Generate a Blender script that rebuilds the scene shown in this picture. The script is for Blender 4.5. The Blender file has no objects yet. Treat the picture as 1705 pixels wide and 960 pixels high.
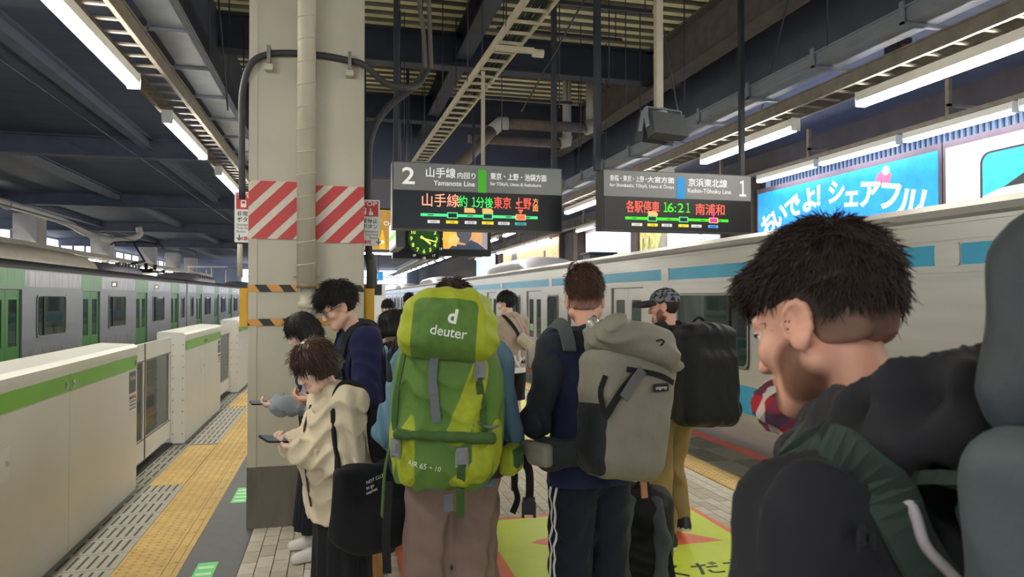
import bpy, math, random
import numpy as np
from mathutils import Vector, Matrix, Euler

random.seed(7)
np.random.seed(7)
SC = bpy.context.scene
COL = SC.collection
R = math.radians

# ---------------------------------------------------------------- camera, world, exposure
cam_data = bpy.data.cameras.new('camera')
cam = bpy.data.objects.new('camera', cam_data)
COL.objects.link(cam)
cam_data.sensor_width = 36.0
cam_data.lens = 1170.0 / 1705.0 * 36.0
cam_data.clip_start = 0.02
cam_data.clip_end = 300
cam.location = (0, 0, 1.70)
cam.rotation_euler = (R(90) + math.atan(15 / 1170.0), 0, R(-13.9))
SC.camera = cam
cam_data.dof.use_dof = True
cam_data.dof.focus_distance = 5.0
cam_data.dof.aperture_fstop = 8.0

world = bpy.data.worlds.new('world')
SC.world = world
world.use_nodes = True
wb = world.node_tree.nodes['Background']
wb.inputs[0].default_value = (0.80, 0.88, 1.0, 1)
wb.inputs[1].default_value = 1.2
SC.view_settings.view_transform = 'Standard'
SC.view_settings.look = 'None'
SC.view_settings.exposure = 0.62
SC.view_settings.gamma = 1.0
SC.view_settings.use_curve_mapping = False
TUBE = 46.0       # strength of the fluorescent tubes
POSTER = 1.0      # strength of the backlit posters

# ---------------------------------------------------------------- helpers
def tag(o, label=None, cat=None, group=None, kind=None):
    if label: o['label'] = label
    if cat: o['category'] = cat
    if group: o['group'] = group
    if kind: o['kind'] = kind
    return o

def thing(name, label, cat, loc=(0, 0, 0), rz=0.0, group=None, kind=None):
    o = bpy.data.objects.new(name, None)
    o.empty_display_size = 0.1
    COL.objects.link(o)
    o.location = loc
    o.rotation_euler = (0, 0, rz)
    return tag(o, label, cat, group, kind)

def copy_tree(o, parent=None):
    c = o.copy()
    COL.objects.link(c)
    if parent is not None:
        c.parent = parent
        c.matrix_parent_inverse = o.matrix_parent_inverse.copy()
    for ch in list(o.children):
        copy_tree(ch, c)
    return c

def link_mesh(name, me, parent=None, mats=()):
    for m in mats:
        me.materials.append(m)
    o = bpy.data.objects.new(name, me)
    COL.objects.link(o)
    if parent is not None:
        o.parent = parent
    return o

def basis(d):
    d = Vector(d).normalized()
    a = Vector((0, 0, 1)) if abs(d.z) < 0.9 else Vector((1, 0, 0))
    u = d.cross(a).normalized()
    return u, u.cross(d).normalized(), d

class MB:
    """collects faces; build() links them as one mesh object"""
    def __init__(s):
        s.v = []; s.f = []; s.m = []; s.sm = []
    def face(s, pts, mi=0):
        n = len(s.v); s.v += [tuple(p) for p in pts]
        s.f.append(tuple(range(n, n + len(pts)))); s.m.append(mi); s.sm.append(False)
    def box(s, a, b, mi=0, M=None):
        x0, y0, z0 = a; x1, y1, z1 = b
        if x0 > x1: x0, x1 = x1, x0
        if y0 > y1: y0, y1 = y1, y0
        if z0 > z1: z0, z1 = z1, z0
        P = [(x0, y0, z0), (x1, y0, z0), (x1, y1, z0), (x0, y1, z0), (x0, y0, z1), (x1, y0, z1), (x1, y1, z1), (x0, y1, z1)]
        if M is not None: P = [tuple(M @ Vector(p)) for p in P]
        n = len(s.v); s.v += P
        for q in ((0, 3, 2, 1), (4, 5, 6, 7), (0, 1, 5, 4), (1, 2, 6, 5), (2, 3, 7, 6), (3, 0, 4, 7)):
            s.f.append(tuple(n + i for i in q)); s.m.append(mi); s.sm.append(False)
        return s
    def cbox(s, c, h, mi=0, M=None):
        return s.box([c[i] - h[i] for i in range(3)], [c[i] + h[i] for i in range(3)], mi, M)
    def bevel_box(s, a, b, r, mi=0, M=None, axis=2):
        """box whose four edges along `axis` are chamfered in three steps"""
        i, j = [k for k in range(3) if k != axis]
        (i0, i1), (j0, j1), (k0, k1) = sorted((a[i], b[i])), sorted((a[j], b[j])), sorted((a[axis], b[axis]))
        prof = []
        for (ci, cj, a0) in ((i1 - r, j1 - r, 0), (i0 + r, j1 - r, 90), (i0 + r, j0 + r, 180), (i1 - r, j0 + r, 270)):
            for t in (0, 30, 60, 90):
                prof.append((ci + r * math.cos(R(a0 + t)), cj + r * math.sin(R(a0 + t))))
        s.extrude(prof, k0, k1, axis, mi, M, smooth=False)
        return s
    def extrude(s, prof, k0, k1, axis=2, mi=0, M=None, smooth=False, cap=True):
        i, j = [k for k in range(3) if k != axis]
        n = len(prof); base = len(s.v)
        for k in (k0, k1):
            for (a, b) in prof:
                p = [0, 0, 0]; p[i] = a; p[j] = b; p[axis] = k
                s.v.append(tuple(M @ Vector(p)) if M is not None else tuple(p))
        fl = (axis == 1)
        for q in range(n):
            w = (base + q, base + (q + 1) % n, base + n + (q + 1) % n, base + n + q)
            s.f.append(w[::-1] if fl else w); s.m.append(mi); s.sm.append(smooth)
        if cap:
            lo = tuple(range(base, base + n)); hi = tuple(range(base + n, base + 2 * n))
            s.f.append(lo if fl else lo[::-1]); s.f.append(hi[::-1] if fl else hi)
            s.m += [mi, mi]; s.sm += [False, False]
        return s
    def cyl(s, p0, p1, r, n=12, mi=0, r1=None, cap=True):
        return s.tube([p0, p1], r, n, mi, cap, [r, r if r1 is None else r1])
    def tube(s, path, r, n=8, mi=0, cap=True, radii=None, flat=None):
        path = [Vector(p) for p in path]; base = len(s.v); L = len(path)
        u = None
        for i, p in enumerate(path):
            d = (path[min(i + 1, L - 1)] - path[max(i - 1, 0)])
            if d.length < 1e-9: d = Vector((0, 0, 1))
            d.normalize()
            if u is None: u = basis(d)[0]
            u = (u - d * u.dot(d))
            if u.length < 1e-6: u = basis(d)[0]
            u.normalize(); w = d.cross(u)
            rr = radii[i] if radii else r
            for q in range(n):
                a = 2 * math.pi * q / n
                s.v.append(tuple(p + (u * math.cos(a) + w * math.sin(a)) * rr))
        for i in range(L - 1):
            for q in range(n):
                a = base + i * n + q; b = base + i * n + (q + 1) % n
                s.f.append((a, b, b + n, a + n)); s.m.append(mi); s.sm.append(True)
        if cap:
            s.f.append(tuple(range(base, base + n))[::-1]); s.f.append(tuple(range(base + (L - 1) * n, base + L * n)))
            s.m += [mi, mi]; s.sm += [False, False]
        return s
    def ribbon(s, path, w, t, up=None, mi=0):
        """a flat webbing strap: rectangle w x t swept along path; `up` = approximate face normal (vector or list)"""
        path = [Vector(p) for p in path]; L = len(path); base = len(s.v)
        for i, p in enumerate(path):
            d = (path[min(i + 1, L - 1)] - path[max(i - 1, 0)]).normalized()
            nrm = Vector(up[i] if isinstance(up, list) else up)
            side = d.cross(nrm)
            if side.length < 1e-6: side = basis(d)[0]
            side.normalize(); nn = side.cross(d).normalized()
            for (a, b) in ((-.5, -.5), (.5, -.5), (.5, .5), (-.5, .5)):
                s.v.append(tuple(p + side * (a * w) + nn * (b * t)))
        for i in range(L - 1):
            for q in range(4):
                a = base + i * 4 + q; b = base + i * 4 + (q + 1) % 4
                s.f.append((a, b, b + 4, a + 4)); s.m.append(mi); s.sm.append(False)
        s.f.append((base + 3, base + 2, base + 1, base)); e = base + (L - 1) * 4
        s.f.append((e, e + 1, e + 2, e + 3)); s.m += [mi, mi]; s.sm += [False, False]
        return s
    def disc(s, c, nrm, r, n=20, mi=0, t=0.004):
        c = Vector(c); d = Vector(nrm).normalized()
        return s.cyl(c - d * t / 2, c + d * t / 2, r, n, mi)
    def mesh(s, name):
        me = bpy.data.meshes.new(name)
        me.from_pydata(s.v, [], s.f)
        me.polygons.foreach_set('material_index', s.m)
        me.polygons.foreach_set('use_smooth', s.sm)
        me.update()
        return me
    def build(s, name, mats, parent=None, world_of=None):
        if world_of is not None:
            l = world_of.location
            s.v = [(x - l.x, y - l.y, z - l.z) for x, y, z in s.v]
        if not isinstance(mats, (list, tuple)): mats = [mats]
        return link_mesh(name, s.mesh(name), parent, mats)

def smooth_path(pts, n=8):
    """Catmull-Rom through pts"""
    P = [Vector(p) for p in pts]; P = [P[0] * 2 - P[1]] + P + [P[-1] * 2 - P[-2]]
    out = []
    for i in range(1, len(P) - 2):
        for k in range(n):
            t = k / n
            a, b, c, d = P[i - 1], P[i], P[i + 1], P[i + 2]
            out.append(0.5 * ((2 * b) + (c - a) * t + (2 * a - 5 * b + 4 * c - d) * t * t + (3 * b - a - 3 * c + d) * t ** 3))
    out.append(P[-2])
    return out

# ---------------------------------------------------------------- text
_txt = {}
def text_mesh(body, size=1.0, align='LEFT', extrude=0.0, bold=0.0, squeeze=1.0):
    key = (body, align, extrude / size, bold)
    if key not in _txt:
        c = bpy.data.curves.new('txt', 'FONT')
        c.body = body; c.align_x = align; c.size = 1.0; c.extrude = extrude / size; c.offset = bold
        c.resolution_u = 3
        o = bpy.data.objects.new('txt', c)
        if not bpy.data.scenes.get('lettering_bench'): bpy.data.scenes.new('lettering_bench')
        S2 = bpy.data.scenes['lettering_bench']
        S2.collection.objects.link(o)
        S2.view_layers[0].update()
        me = bpy.data.meshes.new_from_object(o, depsgraph=S2.view_layers[0].depsgraph)
        v = np.empty(len(me.vertices) * 3); me.vertices.foreach_get('co', v)
        f = [tuple(p.vertices) for p in me.polygons]
        _txt[key] = (v.reshape(-1, 3), f)
        bpy.data.objects.remove(o); bpy.data.curves.remove(c); bpy.data.meshes.remove(me)
    v, f = _txt[key]
    v = v * size
    v[:, 0] *= squeeze
    return v, f

def add_text(mb, body, origin, xdir, ydir, size, align='LEFT', mi=0, fit=None, bold=0.0, extrude=0.0005, squeeze=1.0):
    v, f = text_mesh(body, size, align, extrude, bold, squeeze)
    if not len(v): return
    if fit:
        w = v[:, 0].max() - v[:, 0].min(); k = fit / max(w, 1e-6)
        v = v.copy(); v[:, 0] *= k
    o = np.array(origin, float); x = np.array(xdir, float); y = np.array(ydir, float); z = np.cross(x, y)
    P = o + v[:, :1] * x + v[:, 1:2] * y + v[:, 2:3] * z
    n = len(mb.v); mb.v += [tuple(p) for p in P]
    for q in f:
        mb.f.append(tuple(n + i for i in q)); mb.m.append(mi); mb.sm.append(False)

# ---------------------------------------------------------------- materials
_mats = {}
def lin(c):
    return tuple(((x / 255.0) / 12.92 if x / 255.0 <= 0.04045 else ((x / 255.0 + 0.055) / 1.055) ** 2.4) for x in c)

def mat(name, rgb, rough=0.6, metal=0.0, var=0.12, scale=6.0, bump=0.0, bscale=40.0, spec=0.5, stretch=(1, 1, 1),
        emit=0.0, alpha=1.0, trans=0.0, rgb2=None, sheen=0.0, detail=4.0, contrast=None):
    """Principled material whose colour varies with a noise; rgb in 0..255 sRGB"""
    if name in _mats: return _mats[name]
    m = bpy.data.materials.new(name); _mats[name] = m
    m.use_nodes = True
    nt = m.node_tree; N = nt.nodes; L = nt.links
    b = N['Principled BSDF']
    c1 = lin(rgb); c2 = lin(rgb2) if rgb2 else tuple(x * (1 - var) for x in c1)
    tc = N.new('ShaderNodeTexCoord'); mp = N.new('ShaderNodeMapping'); mp.inputs['Scale'].default_value = stretch
    L.new(tc.outputs['Object'], mp.inputs[0])
    nz = N.new('ShaderNodeTexNoise'); nz.inputs['Scale'].default_value = scale; nz.inputs['Detail'].default_value = detail
    L.new(mp.outputs[0], nz.inputs['Vector'])
    rp = N.new('ShaderNodeValToRGB')
    lo, hi = contrast or (0.3, 0.7)
    rp.color_ramp.elements[0].position = lo; rp.color_ramp.elements[1].position = hi
    rp.color_ramp.elements[0].color = (*c2, 1); rp.color_ramp.elements[1].color = (*c1, 1)
    L.new(nz.outputs['Fac'], rp.inputs[0]); L.new(rp.outputs[0], b.inputs['Base Color'])
    b.inputs['Roughness'].default_value = rough; b.inputs['Metallic'].default_value = metal
    b.inputs['Specular IOR Level'].default_value = spec
    if sheen: b.inputs['Sheen Weight'].default_value = sheen
    if trans: b.inputs['Transmission Weight'].default_value = trans
    if alpha < 1: b.inputs['Alpha'].default_value = alpha
    if emit:
        L.new(rp.outputs[0], b.inputs['Emission Color']); b.inputs['Emission Strength'].default_value = emit
    if bump:
        n2 = N.new('ShaderNodeTexNoise'); n2.inputs['Scale'].default_value = bscale; n2.inputs['Detail'].default_value = 3
        L.new(mp.outputs[0], n2.inputs['Vector'])
        bp = N.new('ShaderNodeBump'); bp.inputs['Strength'].default_value = bump; bp.inputs['Distance'].default_value = 0.01
        L.new(n2.outputs['Fac'], bp.inputs['Height']); L.new(bp.outputs[0], b.inputs['Normal'])
    return m

def emat(name, rgb, strength=1.0, var=0.0):
    return mat(name, rgb, rough=0.5, var=var, emit=strength * .68)

def glass(name, rgb, alpha=0.35, rough=0.05):
    """window pane: part mirror, part see-through"""
    if name in _mats: return _mats[name]
    m = bpy.data.materials.new(name); _mats[name] = m
    m.use_nodes = True; nt = m.node_tree; N = nt.nodes; L = nt.links
    b = N['Principled BSDF']; out = N['Material Output']
    tc = N.new('ShaderNodeTexCoord'); nz = N.new('ShaderNodeTexNoise'); nz.inputs['Scale'].default_value = 3
    L.new(tc.outputs['Object'], nz.inputs['Vector'])
    rp = N.new('ShaderNodeValToRGB'); c = lin(rgb)
    rp.color_ramp.elements[0].color = (*[x * .8 for x in c], 1); rp.color_ramp.elements[1].color = (*c, 1)
    L.new(nz.outputs['Fac'], rp.inputs[0]); L.new(rp.outputs[0], b.inputs['Base Color'])
    b.inputs['Roughness'].default_value = rough
    b.inputs['Specular IOR Level'].default_value = 0.8
    t = N.new('ShaderNodeBsdfTransparent'); t.inputs[0].default_value = (*[min(1, x + .6) for x in c], 1)
    mx = N.new('ShaderNodeMixShader'); mx.inputs[0].default_value = alpha
    L.new(t.outputs[0], mx.inputs[1]); L.new(b.outputs[0], mx.inputs[2]); L.new(mx.outputs[0], out.inputs[0])
    return m

def stripes(name, c1, c2, period, angle, axes='XZ', rough=0.5, duty=0.5, offset=0.0):
    """diagonal two-colour hazard stripes in object space"""
    if name in _mats: return _mats[name]
    m = bpy.data.materials.new(name); _mats[name] = m
    m.use_nodes = True; nt = m.node_tree; N = nt.nodes; L = nt.links; b = N['Principled BSDF']
    tc = N.new('ShaderNodeTexCoord'); sp = N.new('ShaderNodeSeparateXYZ'); L.new(tc.outputs['Object'], sp.inputs[0])
    def mth(op, a, v=None, w=None):
        n = N.new('ShaderNodeMath'); n.operation = op
        if hasattr(a, 'links') or hasattr(a, 'is_linked'): L.new(a, n.inputs[0])
        else: n.inputs[0].default_value = a
        if v is not None:
            if isinstance(v, (int, float)): n.inputs[1].default_value = v
            else: L.new(v, n.inputs[1])
        return n.outputs[0]
    A = mth('MULTIPLY', sp.outputs[axes[0]], math.cos(R(angle)) / period)
    B = mth('MULTIPLY', sp.outputs[axes[1]], math.sin(R(angle)) / period)
    S = mth('FRACT', mth('ADD', mth('ADD', A, B), 50.0 + offset))
    T = mth('LESS_THAN', S, duty)
    nz = N.new('ShaderNodeTexNoise'); nz.inputs['Scale'].default_value = 25; L.new(tc.outputs['Object'], nz.inputs['Vector'])
    mx = N.new('ShaderNodeMix'); mx.data_type = 'RGBA'
    mx.inputs[6].default_value = (*lin(c2), 1); mx.inputs[7].default_value = (*lin(c1), 1)
    L.new(T, mx.inputs[0])
    hs = N.new('ShaderNodeHueSaturation'); L.new(mx.outputs[2], hs.inputs['Color'])
    mr = N.new('ShaderNodeMapRange'); mr.inputs[3].default_value = 0.85; mr.inputs[4].default_value = 1.1
    L.new(nz.outputs['Fac'], mr.inputs[0]); L.new(mr.outputs[0], hs.inputs['Value'])
    L.new(hs.outputs[0], b.inputs['Base Color']); b.inputs['Roughness'].default_value = rough
    return m

M_STEEL_DARK = mat('dark_painted_steel', (66, 70, 84), .55, .0, .3, 3, spec=.4)
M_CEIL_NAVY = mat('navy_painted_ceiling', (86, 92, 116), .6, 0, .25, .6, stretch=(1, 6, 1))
M_DECK = mat('pale_corrugated_deck', (234, 226, 188), .55, .0, .10, 1.5)
M_GREY_DUCT = mat('grey_galvanised', (150, 156, 166), .5, .3, .2, 5)
M_CREAM_STEEL = mat('cream_painted_steel', (205, 196, 172), .5, 0, .2, 6)
M_RAIL_BROWN = mat('dusty_steel_channel', (150, 140, 128), .55, .2, .3, 9)
M_WHITE = mat('white_enamel', (236, 236, 230), .4, 0, .05, 5)
M_BLACK = mat('black_plastic', (24, 25, 28), .45, 0, .2, 8)
M_TUBE = mat('fluorescent_tube', (255, 250, 236), .4, 0, .0, emit=TUBE)
M_TUBE_COOL = mat('cool_fluorescent_tube', (240, 240, 255), .4, 0, .0, emit=14)
M_GREYPOLE = mat('grey_pole_paint', (92, 98, 106), .45, .2, .15, 8)
M_DARKPOLE = mat('dark_pole_paint', (58, 62, 70), .45, .2, .15, 8)
# ================================================================ THE SETTING
def struct(name, mb, m, label, parent=None):
    return tag(mb.build(name, m, parent), label, 'structure', kind='structure')

M_SLAB = mat('platform_asphalt', (120, 118, 112), .8, 0, .2, 12, bump=.2)
M_BALLAST = mat('track_ballast', (64, 60, 56), .9, 0, .6, 30, bump=1.0, bscale=60)
PL, PR = -2.05, 4.45            # platform edges
Y0, Y1 = -14.0, 75.0
floor = struct('floor', MB().box((PL, Y0, -1.1), (PR, Y1, -0.012)), M_SLAB, 'long station platform slab between the two tracks')
tag(MB().box((-10.2, Y0, -1.5), (PL, Y1, -1.1)).build('trackbed_left', M_BALLAST), 'dark track bed beside the white gates', 'track bed', kind='structure')
tag(MB().box((PR, Y0, -1.5), (9.2, Y1, -1.1)).build('trackbed_right', M_BALLAST), 'dark track bed under the blue striped train', 'track bed', kind='structure')
# rails
M_RAIL = mat('rail_steel', (120, 105, 95), .35, .8, .3, 10)
for i, x in enumerate((-3.05, -4.12, -7.0, -8.07, 5.45, 6.52)):
    m = MB(); m.box((x - .035, Y0, -1.1), (x + .035, Y1, -.96)); m.box((x - .07, Y0, -1.1), (x + .07, Y1, -1.08))
    o = m.build('rail', M_RAIL)
    tag(o, ['nearest steel rail of the empty left track', 'farther steel rail of the empty left track', 'near steel rail under the green train',
            'far steel rail under the green train', 'near steel rail under the blue train', 'far steel rail under the blue train'][i], 'rail', 'track rails')

# pavers: bricks 10 x 20 cm in running bond
M_PAVER = [mat('paver_a', (202, 194, 176), .75, 0, .18, 14, bump=.2), mat('paver_b', (190, 181, 163), .75, 0, .18, 14, bump=.2), mat('paver_c', (210, 203, 188), .75, 0, .15, 14, bump=.2)]
tiles = []
for iy in range(-2, 62):
    for ix in range(40):
        x = -.60 + ix * .0996; y = 2.6 + iy * .2 + (.1 if ix % 2 else 0)
        tiles.append((x, y))
def tile_rank(t):
    # tiles that people or the sticker do not hide come first, nearest first
    x, y = t
    seen = (x < -.15 and 3.9 < y < 5.4) or (y > 4.35 and .9 < x < 3.4 and y < 9.0)
    return (0 if seen else 1, y)
tiles.sort(key=tile_rank)
pm = MB().box((0, 0, -.03), (.0936, .194, 0)).mesh('paver')
pms = []
for m in M_PAVER:
    c = pm.copy(); c.materials.append(m); pms.append(c)
for k, (x, y) in enumerate(tiles[:290]):
    o = bpy.data.objects.new('paver', pms[(k * 7 + int(x * 31)) % 3]); COL.objects.link(o); o.parent = floor; o.location = (x + .003, y + .003, random.uniform(-.0008, .0008))
pv = MB()
for k, (x, y) in enumerate(tiles[290:]):
    pv.box((x + .003, y + .003, -.03), (x + .0966, y + .197, random.uniform(-.0008, .0008)), k % 3)
tag(pv.build('paving', M_PAVER, floor), kind='stuff')
far = MB().box((-.6, 15.0, -.02), (3.38, Y1, 0)).box((-.6, Y0, -.02), (3.38, 2.2, 0))
far.build('far_paving', mat('far_paving', (194, 186, 168), .75, 0, .2, 9), floor)

# dark grey walking strip, edge panels and tactile strips of the left side
M_STRIP = mat('dark_grey_strip', (96, 98, 100), .6, 0, .15, 10)
MB().box((-.95, Y0, -.02), (-.60, Y1, .0015)).build('dark_strip', M_STRIP, floor)
M_TACT = [mat('tactile_yellow_a', (218, 184, 110), .65, 0, .18, 9, bump=.15), mat('tactile_yellow_b', (210, 176, 104), .65, 0, .2, 9, bump=.15)]
def tactile(w, l, dots, bars):
    m = MB().box((.002, .002, -.02), (w - .002, l - .002, .001))
    if dots:
        nx = int(w / .06); ny = int(l / .06)
        for i in range(nx):
            for j in range(ny):
                c = (.03 + i * (w / nx), .03 + j * (l / ny))
                b = len(m.v)
                for (r, z) in ((.0125, .001), (.008, .006)):
                    for q in range(6): m.v.append((c[0] + r * math.cos(q * 1.0472), c[1] + r * math.sin(q * 1.0472), z))
                for q in range(6):
                    m.f.append((b + q, b + (q + 1) % 6, b + 6 + (q + 1) % 6, b + 6 + q)); m.m.append(0); m.sm.append(False)
                m.f.append(tuple(range(b + 6, b + 12))); m.m.append(0); m.sm.append(False)
    for x in bars:
        m.box((x - .012, .01, .001), (x + .012, l - .01, .006))
    return m
tm = tactile(.40, .40, False, ()); tm = tactile(.30, .30, True, ()).mesh('tactile_tile'); tb = tactile(.10, .30, False, (.05,)).mesh('tactile_bar')
tms = []
for m in M_TACT:
    for src in (tm, tb):
        c = src.copy(); c.materials.append(m); tms.append(c)
ny = 0
for j in range(-1, 44):
    y = 3.4 + j * .30
    k = (j // 3) % 2
    for (src, x, nm) in ((tms[k * 2], -1.35, 'tactile_tile'), (tms[k * 2 + 1], -1.05, 'tactile_bar')):
        o = bpy.data.objects.new(nm, src); COL.objects.link(o); o.parent = floor; o.location = (x, y, 0)
# tactile squares in front of each gate opening, left of the strip
for y0 in (6.95, 11.55):
    for j in range(6):
        o = bpy.data.objects.new('tactile_tile', tms[(j // 2 % 2) * 2]); COL.objects.link(o); o.parent = floor; o.location = (-1.655, y0 + .3 * j, 0)
MB().box((-1.35, 16.6, -.02), (-.95, Y1, .003)).build('far_tactile', M_TACT[0], floor)
# right tactile strip
for j in range(14):
    o = bpy.data.objects.new('tactile_tile', tms[(j // 4 % 2) * 2]); COL.objects.link(o); o.parent = floor; o.location = (3.40, 4.7 + .3 * j, 0)
MB().box((3.40, Y0, -.02), (3.70, 4.7, .003)).box((3.40, 8.9, -.02), (3.70, Y1, .003)).build('far_tactile', M_TACT[0], floor)
M_EDGE = mat('edge_paving_dark', (136, 130, 118), .8, 0, .25, 18, bump=.25)
M_EDGE2 = mat('edge_paving_light', (160, 154, 140), .8, 0, .2, 18, bump=.25)
for j in range(-6, 40):
    y = 3.0 + j * .6
    for i in range(2):
        MB().box((3.703 + i * .29, y + .003, -.02), (3.987 + i * .29, y + .597, 0)).build('edge_slab', (M_EDGE, M_EDGE2)[(i + j) % 2], floor)
MB().box((4.28, Y0, -.06), (4.45, Y1, .004)).build('red_edge_line', mat('red_edge_rubber', (226, 104, 92), .6, 0, .12, 8), floor)
# grey panels with drainage slots along the gates
M_PANEL = mat('grey_edge_panel', (176, 172, 160), .6, .1, .2, 12, bump=.15)
M_SLOT = mat('panel_slot', (74, 70, 64), .7, 0, .3, 20)
pl = MB().box((.003, .003, -.02), (.387, .297, .0))
pl.mesh
for i in range(6):
    pl.box((.035 + i * .058, .04, .0), (.050 + i * .058, .26, .0015), 1)
pmesh = pl.mesh('edge_panel'); pmesh.materials.append(M_PANEL); pmesh.materials.append(M_SLOT)
for j in range(-4, 48):
    y = 2.2 + .30 * j
    if 6.93 < y < 8.7 or 11.5 < y < 13.3: x = -2.04
    else: x = -1.74
    o = bpy.data.objects.new('edge_panel', pmesh); COL.objects.link(o); o.parent = floor; o.location = (x, y, 0)
MB().box((-2.05, Y0, -.02), (-1.74, Y1, -.006)).build('gate_footing', mat('gate_footing', (120, 116, 108), .7, 0, .2, 12), floor)
# green arrow stickers on the dark strip
M_GST = mat('green_floor_sticker', (96, 222, 120), .5, 0, .08, 9)
for i, (y, lab) in enumerate(((4.62, 'green and white floor sticker nearest the camera on the dark strip'), (6.45, 'green and white floor sticker beside the column base'), (8.4, 'green and white floor sticker hidden beyond the column'))):
    t = thing('floor_sticker', lab, 'floor sticker', (-.80, y, .002), 0, 'green stickers on the dark strip')
    MB().box((-.06, -.24, 0), (.06, .24, .002)).build('sheet', M_GST, t)
    for q in range(4):
        m = MB()
        m.face([(-.045, -.2 + q * .11, .0026), (.045, -.2 + q * .11, .0026), (.045, -.155 + q * .11, .0026), (-.045, -.155 + q * .11, .0026)])
        m.build('arrow_print', mat('pale_green_print', (196, 246, 196), .5, 0, .05, 9), t)

# big yellow warning sheet with orange border and lettering
M_YG = mat('yellow_green_sheet', (206, 224, 62), .45, 0, .1, 4)
M_OR = mat('orange_print', (232, 116, 78), .45, 0, .1, 6)
M_INK = mat('black_print', (30, 30, 26), .5, 0, .1, 9)
def warn_sheet(name, lab, x0, x1, y0, y1, arrows, text):
    t = thing(name, lab, 'floor sticker', ((x0 + x1) / 2, y0, .001))
    c = .10; b = .05
    def poly(e):
        return [(x0 + e, y0 + e), (x1 - e, y0 + e), (x1 - e, y1 - c - e * .4), (x1 - c - e * .4, y1 - e), (x0 + c + e * .4, y1 - e), (x0 + e, y1 - c - e * .4)]
    MB().extrude(poly(0), .001, .0022).build('border', M_OR, t, t)
    MB().extrude(poly(b), .001, .0030).build('sheet', M_YG, t, t)
    for pts in arrows:
        MB().extrude(pts, .003, .0038).build('triangle_print', M_OR, t, t)
    m = MB()
    for (s, x, y, sz) in text:
        add_text(m, s, (x, y, .0040), (1, 0, 0), (0, 1, 0), sz, 'LEFT', bold=.012, extrude=.0003)
    m.build('lettering', M_INK, t, t)
    return t
warn_sheet('warning_floor_sheet', 'large yellow green floor sheet with orange border under the backpackers', .38, 2.80, 2.3, 5.30,
           [[(1.30, 4.72), (1.80, 4.3), (1.80, 4.95)], [(2.02, 4.42), (2.62, 4.44), (2.02, 5.1)], [(.62, 4.25), (.85, 4.1), (.85, 4.4)], [(.95, 3.6), (1.05, 3.6), (1.05, 4.6), (.95, 4.6)]],
           [('止まらないでください', .68, 3.93, .21)])
warn_sheet('warning_floor_sheet', 'farther yellow green floor sheet by the feet of the man in shorts', 1.15, 3.05, 8.1, 11.6,
           [[(2.1, 8.6), (2.9, 8.6), (2.5, 9.6)], [(2.0, 10.0), (2.8, 10.2), (2.1, 10.8)]], [('止まらないで', 1.35, 8.1, .22)])

# -------- ceilings
ZD = 6.2
pts = []
m = MB()
y = 2.0; ribs = 0
prof = []
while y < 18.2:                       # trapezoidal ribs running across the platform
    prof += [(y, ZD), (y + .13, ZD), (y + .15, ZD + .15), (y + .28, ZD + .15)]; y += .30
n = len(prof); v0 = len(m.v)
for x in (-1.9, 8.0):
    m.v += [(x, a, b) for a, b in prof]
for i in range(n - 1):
    m.f.append((v0 + i, v0 + i + 1, v0 + n + i + 1, v0 + n + i)); m.m.append(0 if i % 4 == 0 else 1); m.sm.append(False)  # risers and recesses coloured darker to paint in the shade inside the flutes
ceil = tag(m.build('ceiling', [M_DECK, mat('shaded_deck_flutes', (150, 147, 128), .5, .2, .2, 3)]), 'pale corrugated metal roof deck above the platform', 'structure', kind='structure')
# darker deck further along and over the tracks
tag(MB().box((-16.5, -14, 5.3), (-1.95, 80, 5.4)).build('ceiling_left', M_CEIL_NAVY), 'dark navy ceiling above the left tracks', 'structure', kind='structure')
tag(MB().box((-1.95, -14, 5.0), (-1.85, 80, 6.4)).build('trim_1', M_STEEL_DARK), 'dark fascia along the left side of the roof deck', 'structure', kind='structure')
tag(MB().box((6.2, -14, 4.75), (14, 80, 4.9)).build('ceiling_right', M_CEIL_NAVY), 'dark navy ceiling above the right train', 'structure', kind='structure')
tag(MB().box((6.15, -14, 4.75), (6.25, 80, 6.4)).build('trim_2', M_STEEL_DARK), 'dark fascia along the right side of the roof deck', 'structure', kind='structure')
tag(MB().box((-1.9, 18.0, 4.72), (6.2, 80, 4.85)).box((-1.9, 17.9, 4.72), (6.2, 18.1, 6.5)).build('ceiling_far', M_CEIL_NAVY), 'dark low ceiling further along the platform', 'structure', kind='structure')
tag(MB().box((-1.9, -14, 6.45), (8, 18, 6.5)).build('ceiling_slab', M_STEEL_DARK), 'dark slab over the roof deck', 'structure', kind='structure')

def ibeam(mb, a, b, w, h, t=.03):
    """I-section from a to b (axis aligned in x or y); a,b = centre of the bottom flange"""
    a = Vector(a); b = Vector(b); d = (b - a).normalized(); s = Vector((-d.y, d.x, 0))
    L = (b - a).length
    M = Matrix(((s.x, d.x, 0, a.x), (s.y, d.y, 0, a.y), (0, 0, 1, a.z), (0, 0, 0, 1)))
    mb.box((-w / 2, 0, 0), (w / 2, L, t), 0, M); mb.box((-t / 2, 0, t), (t / 2, L, h - t), 0, M); mb.box((-w / 2, 0, h - t), (w / 2, L, h), 0, M)
    return mb
M_GIRD = mat('dusty_girder', (112, 104, 98), .6, .0, .35, 5)
bl = [('cross girder nearest the camera under the roof deck', 5.2), ('cross girder between the hanging signs and the column', 11.9), ('last cross girder before the low dark ceiling', 15.75)]
for lab, y in bl:
    tag(ibeam(MB(), (-1.85, y, 5.62), (6.15, y, 5.62), .30, .58).build('roof_girder', M_STEEL_DARK), 'dark steel ' + lab, 'girder', 'cross girders under the roof', 'structure')
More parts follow.
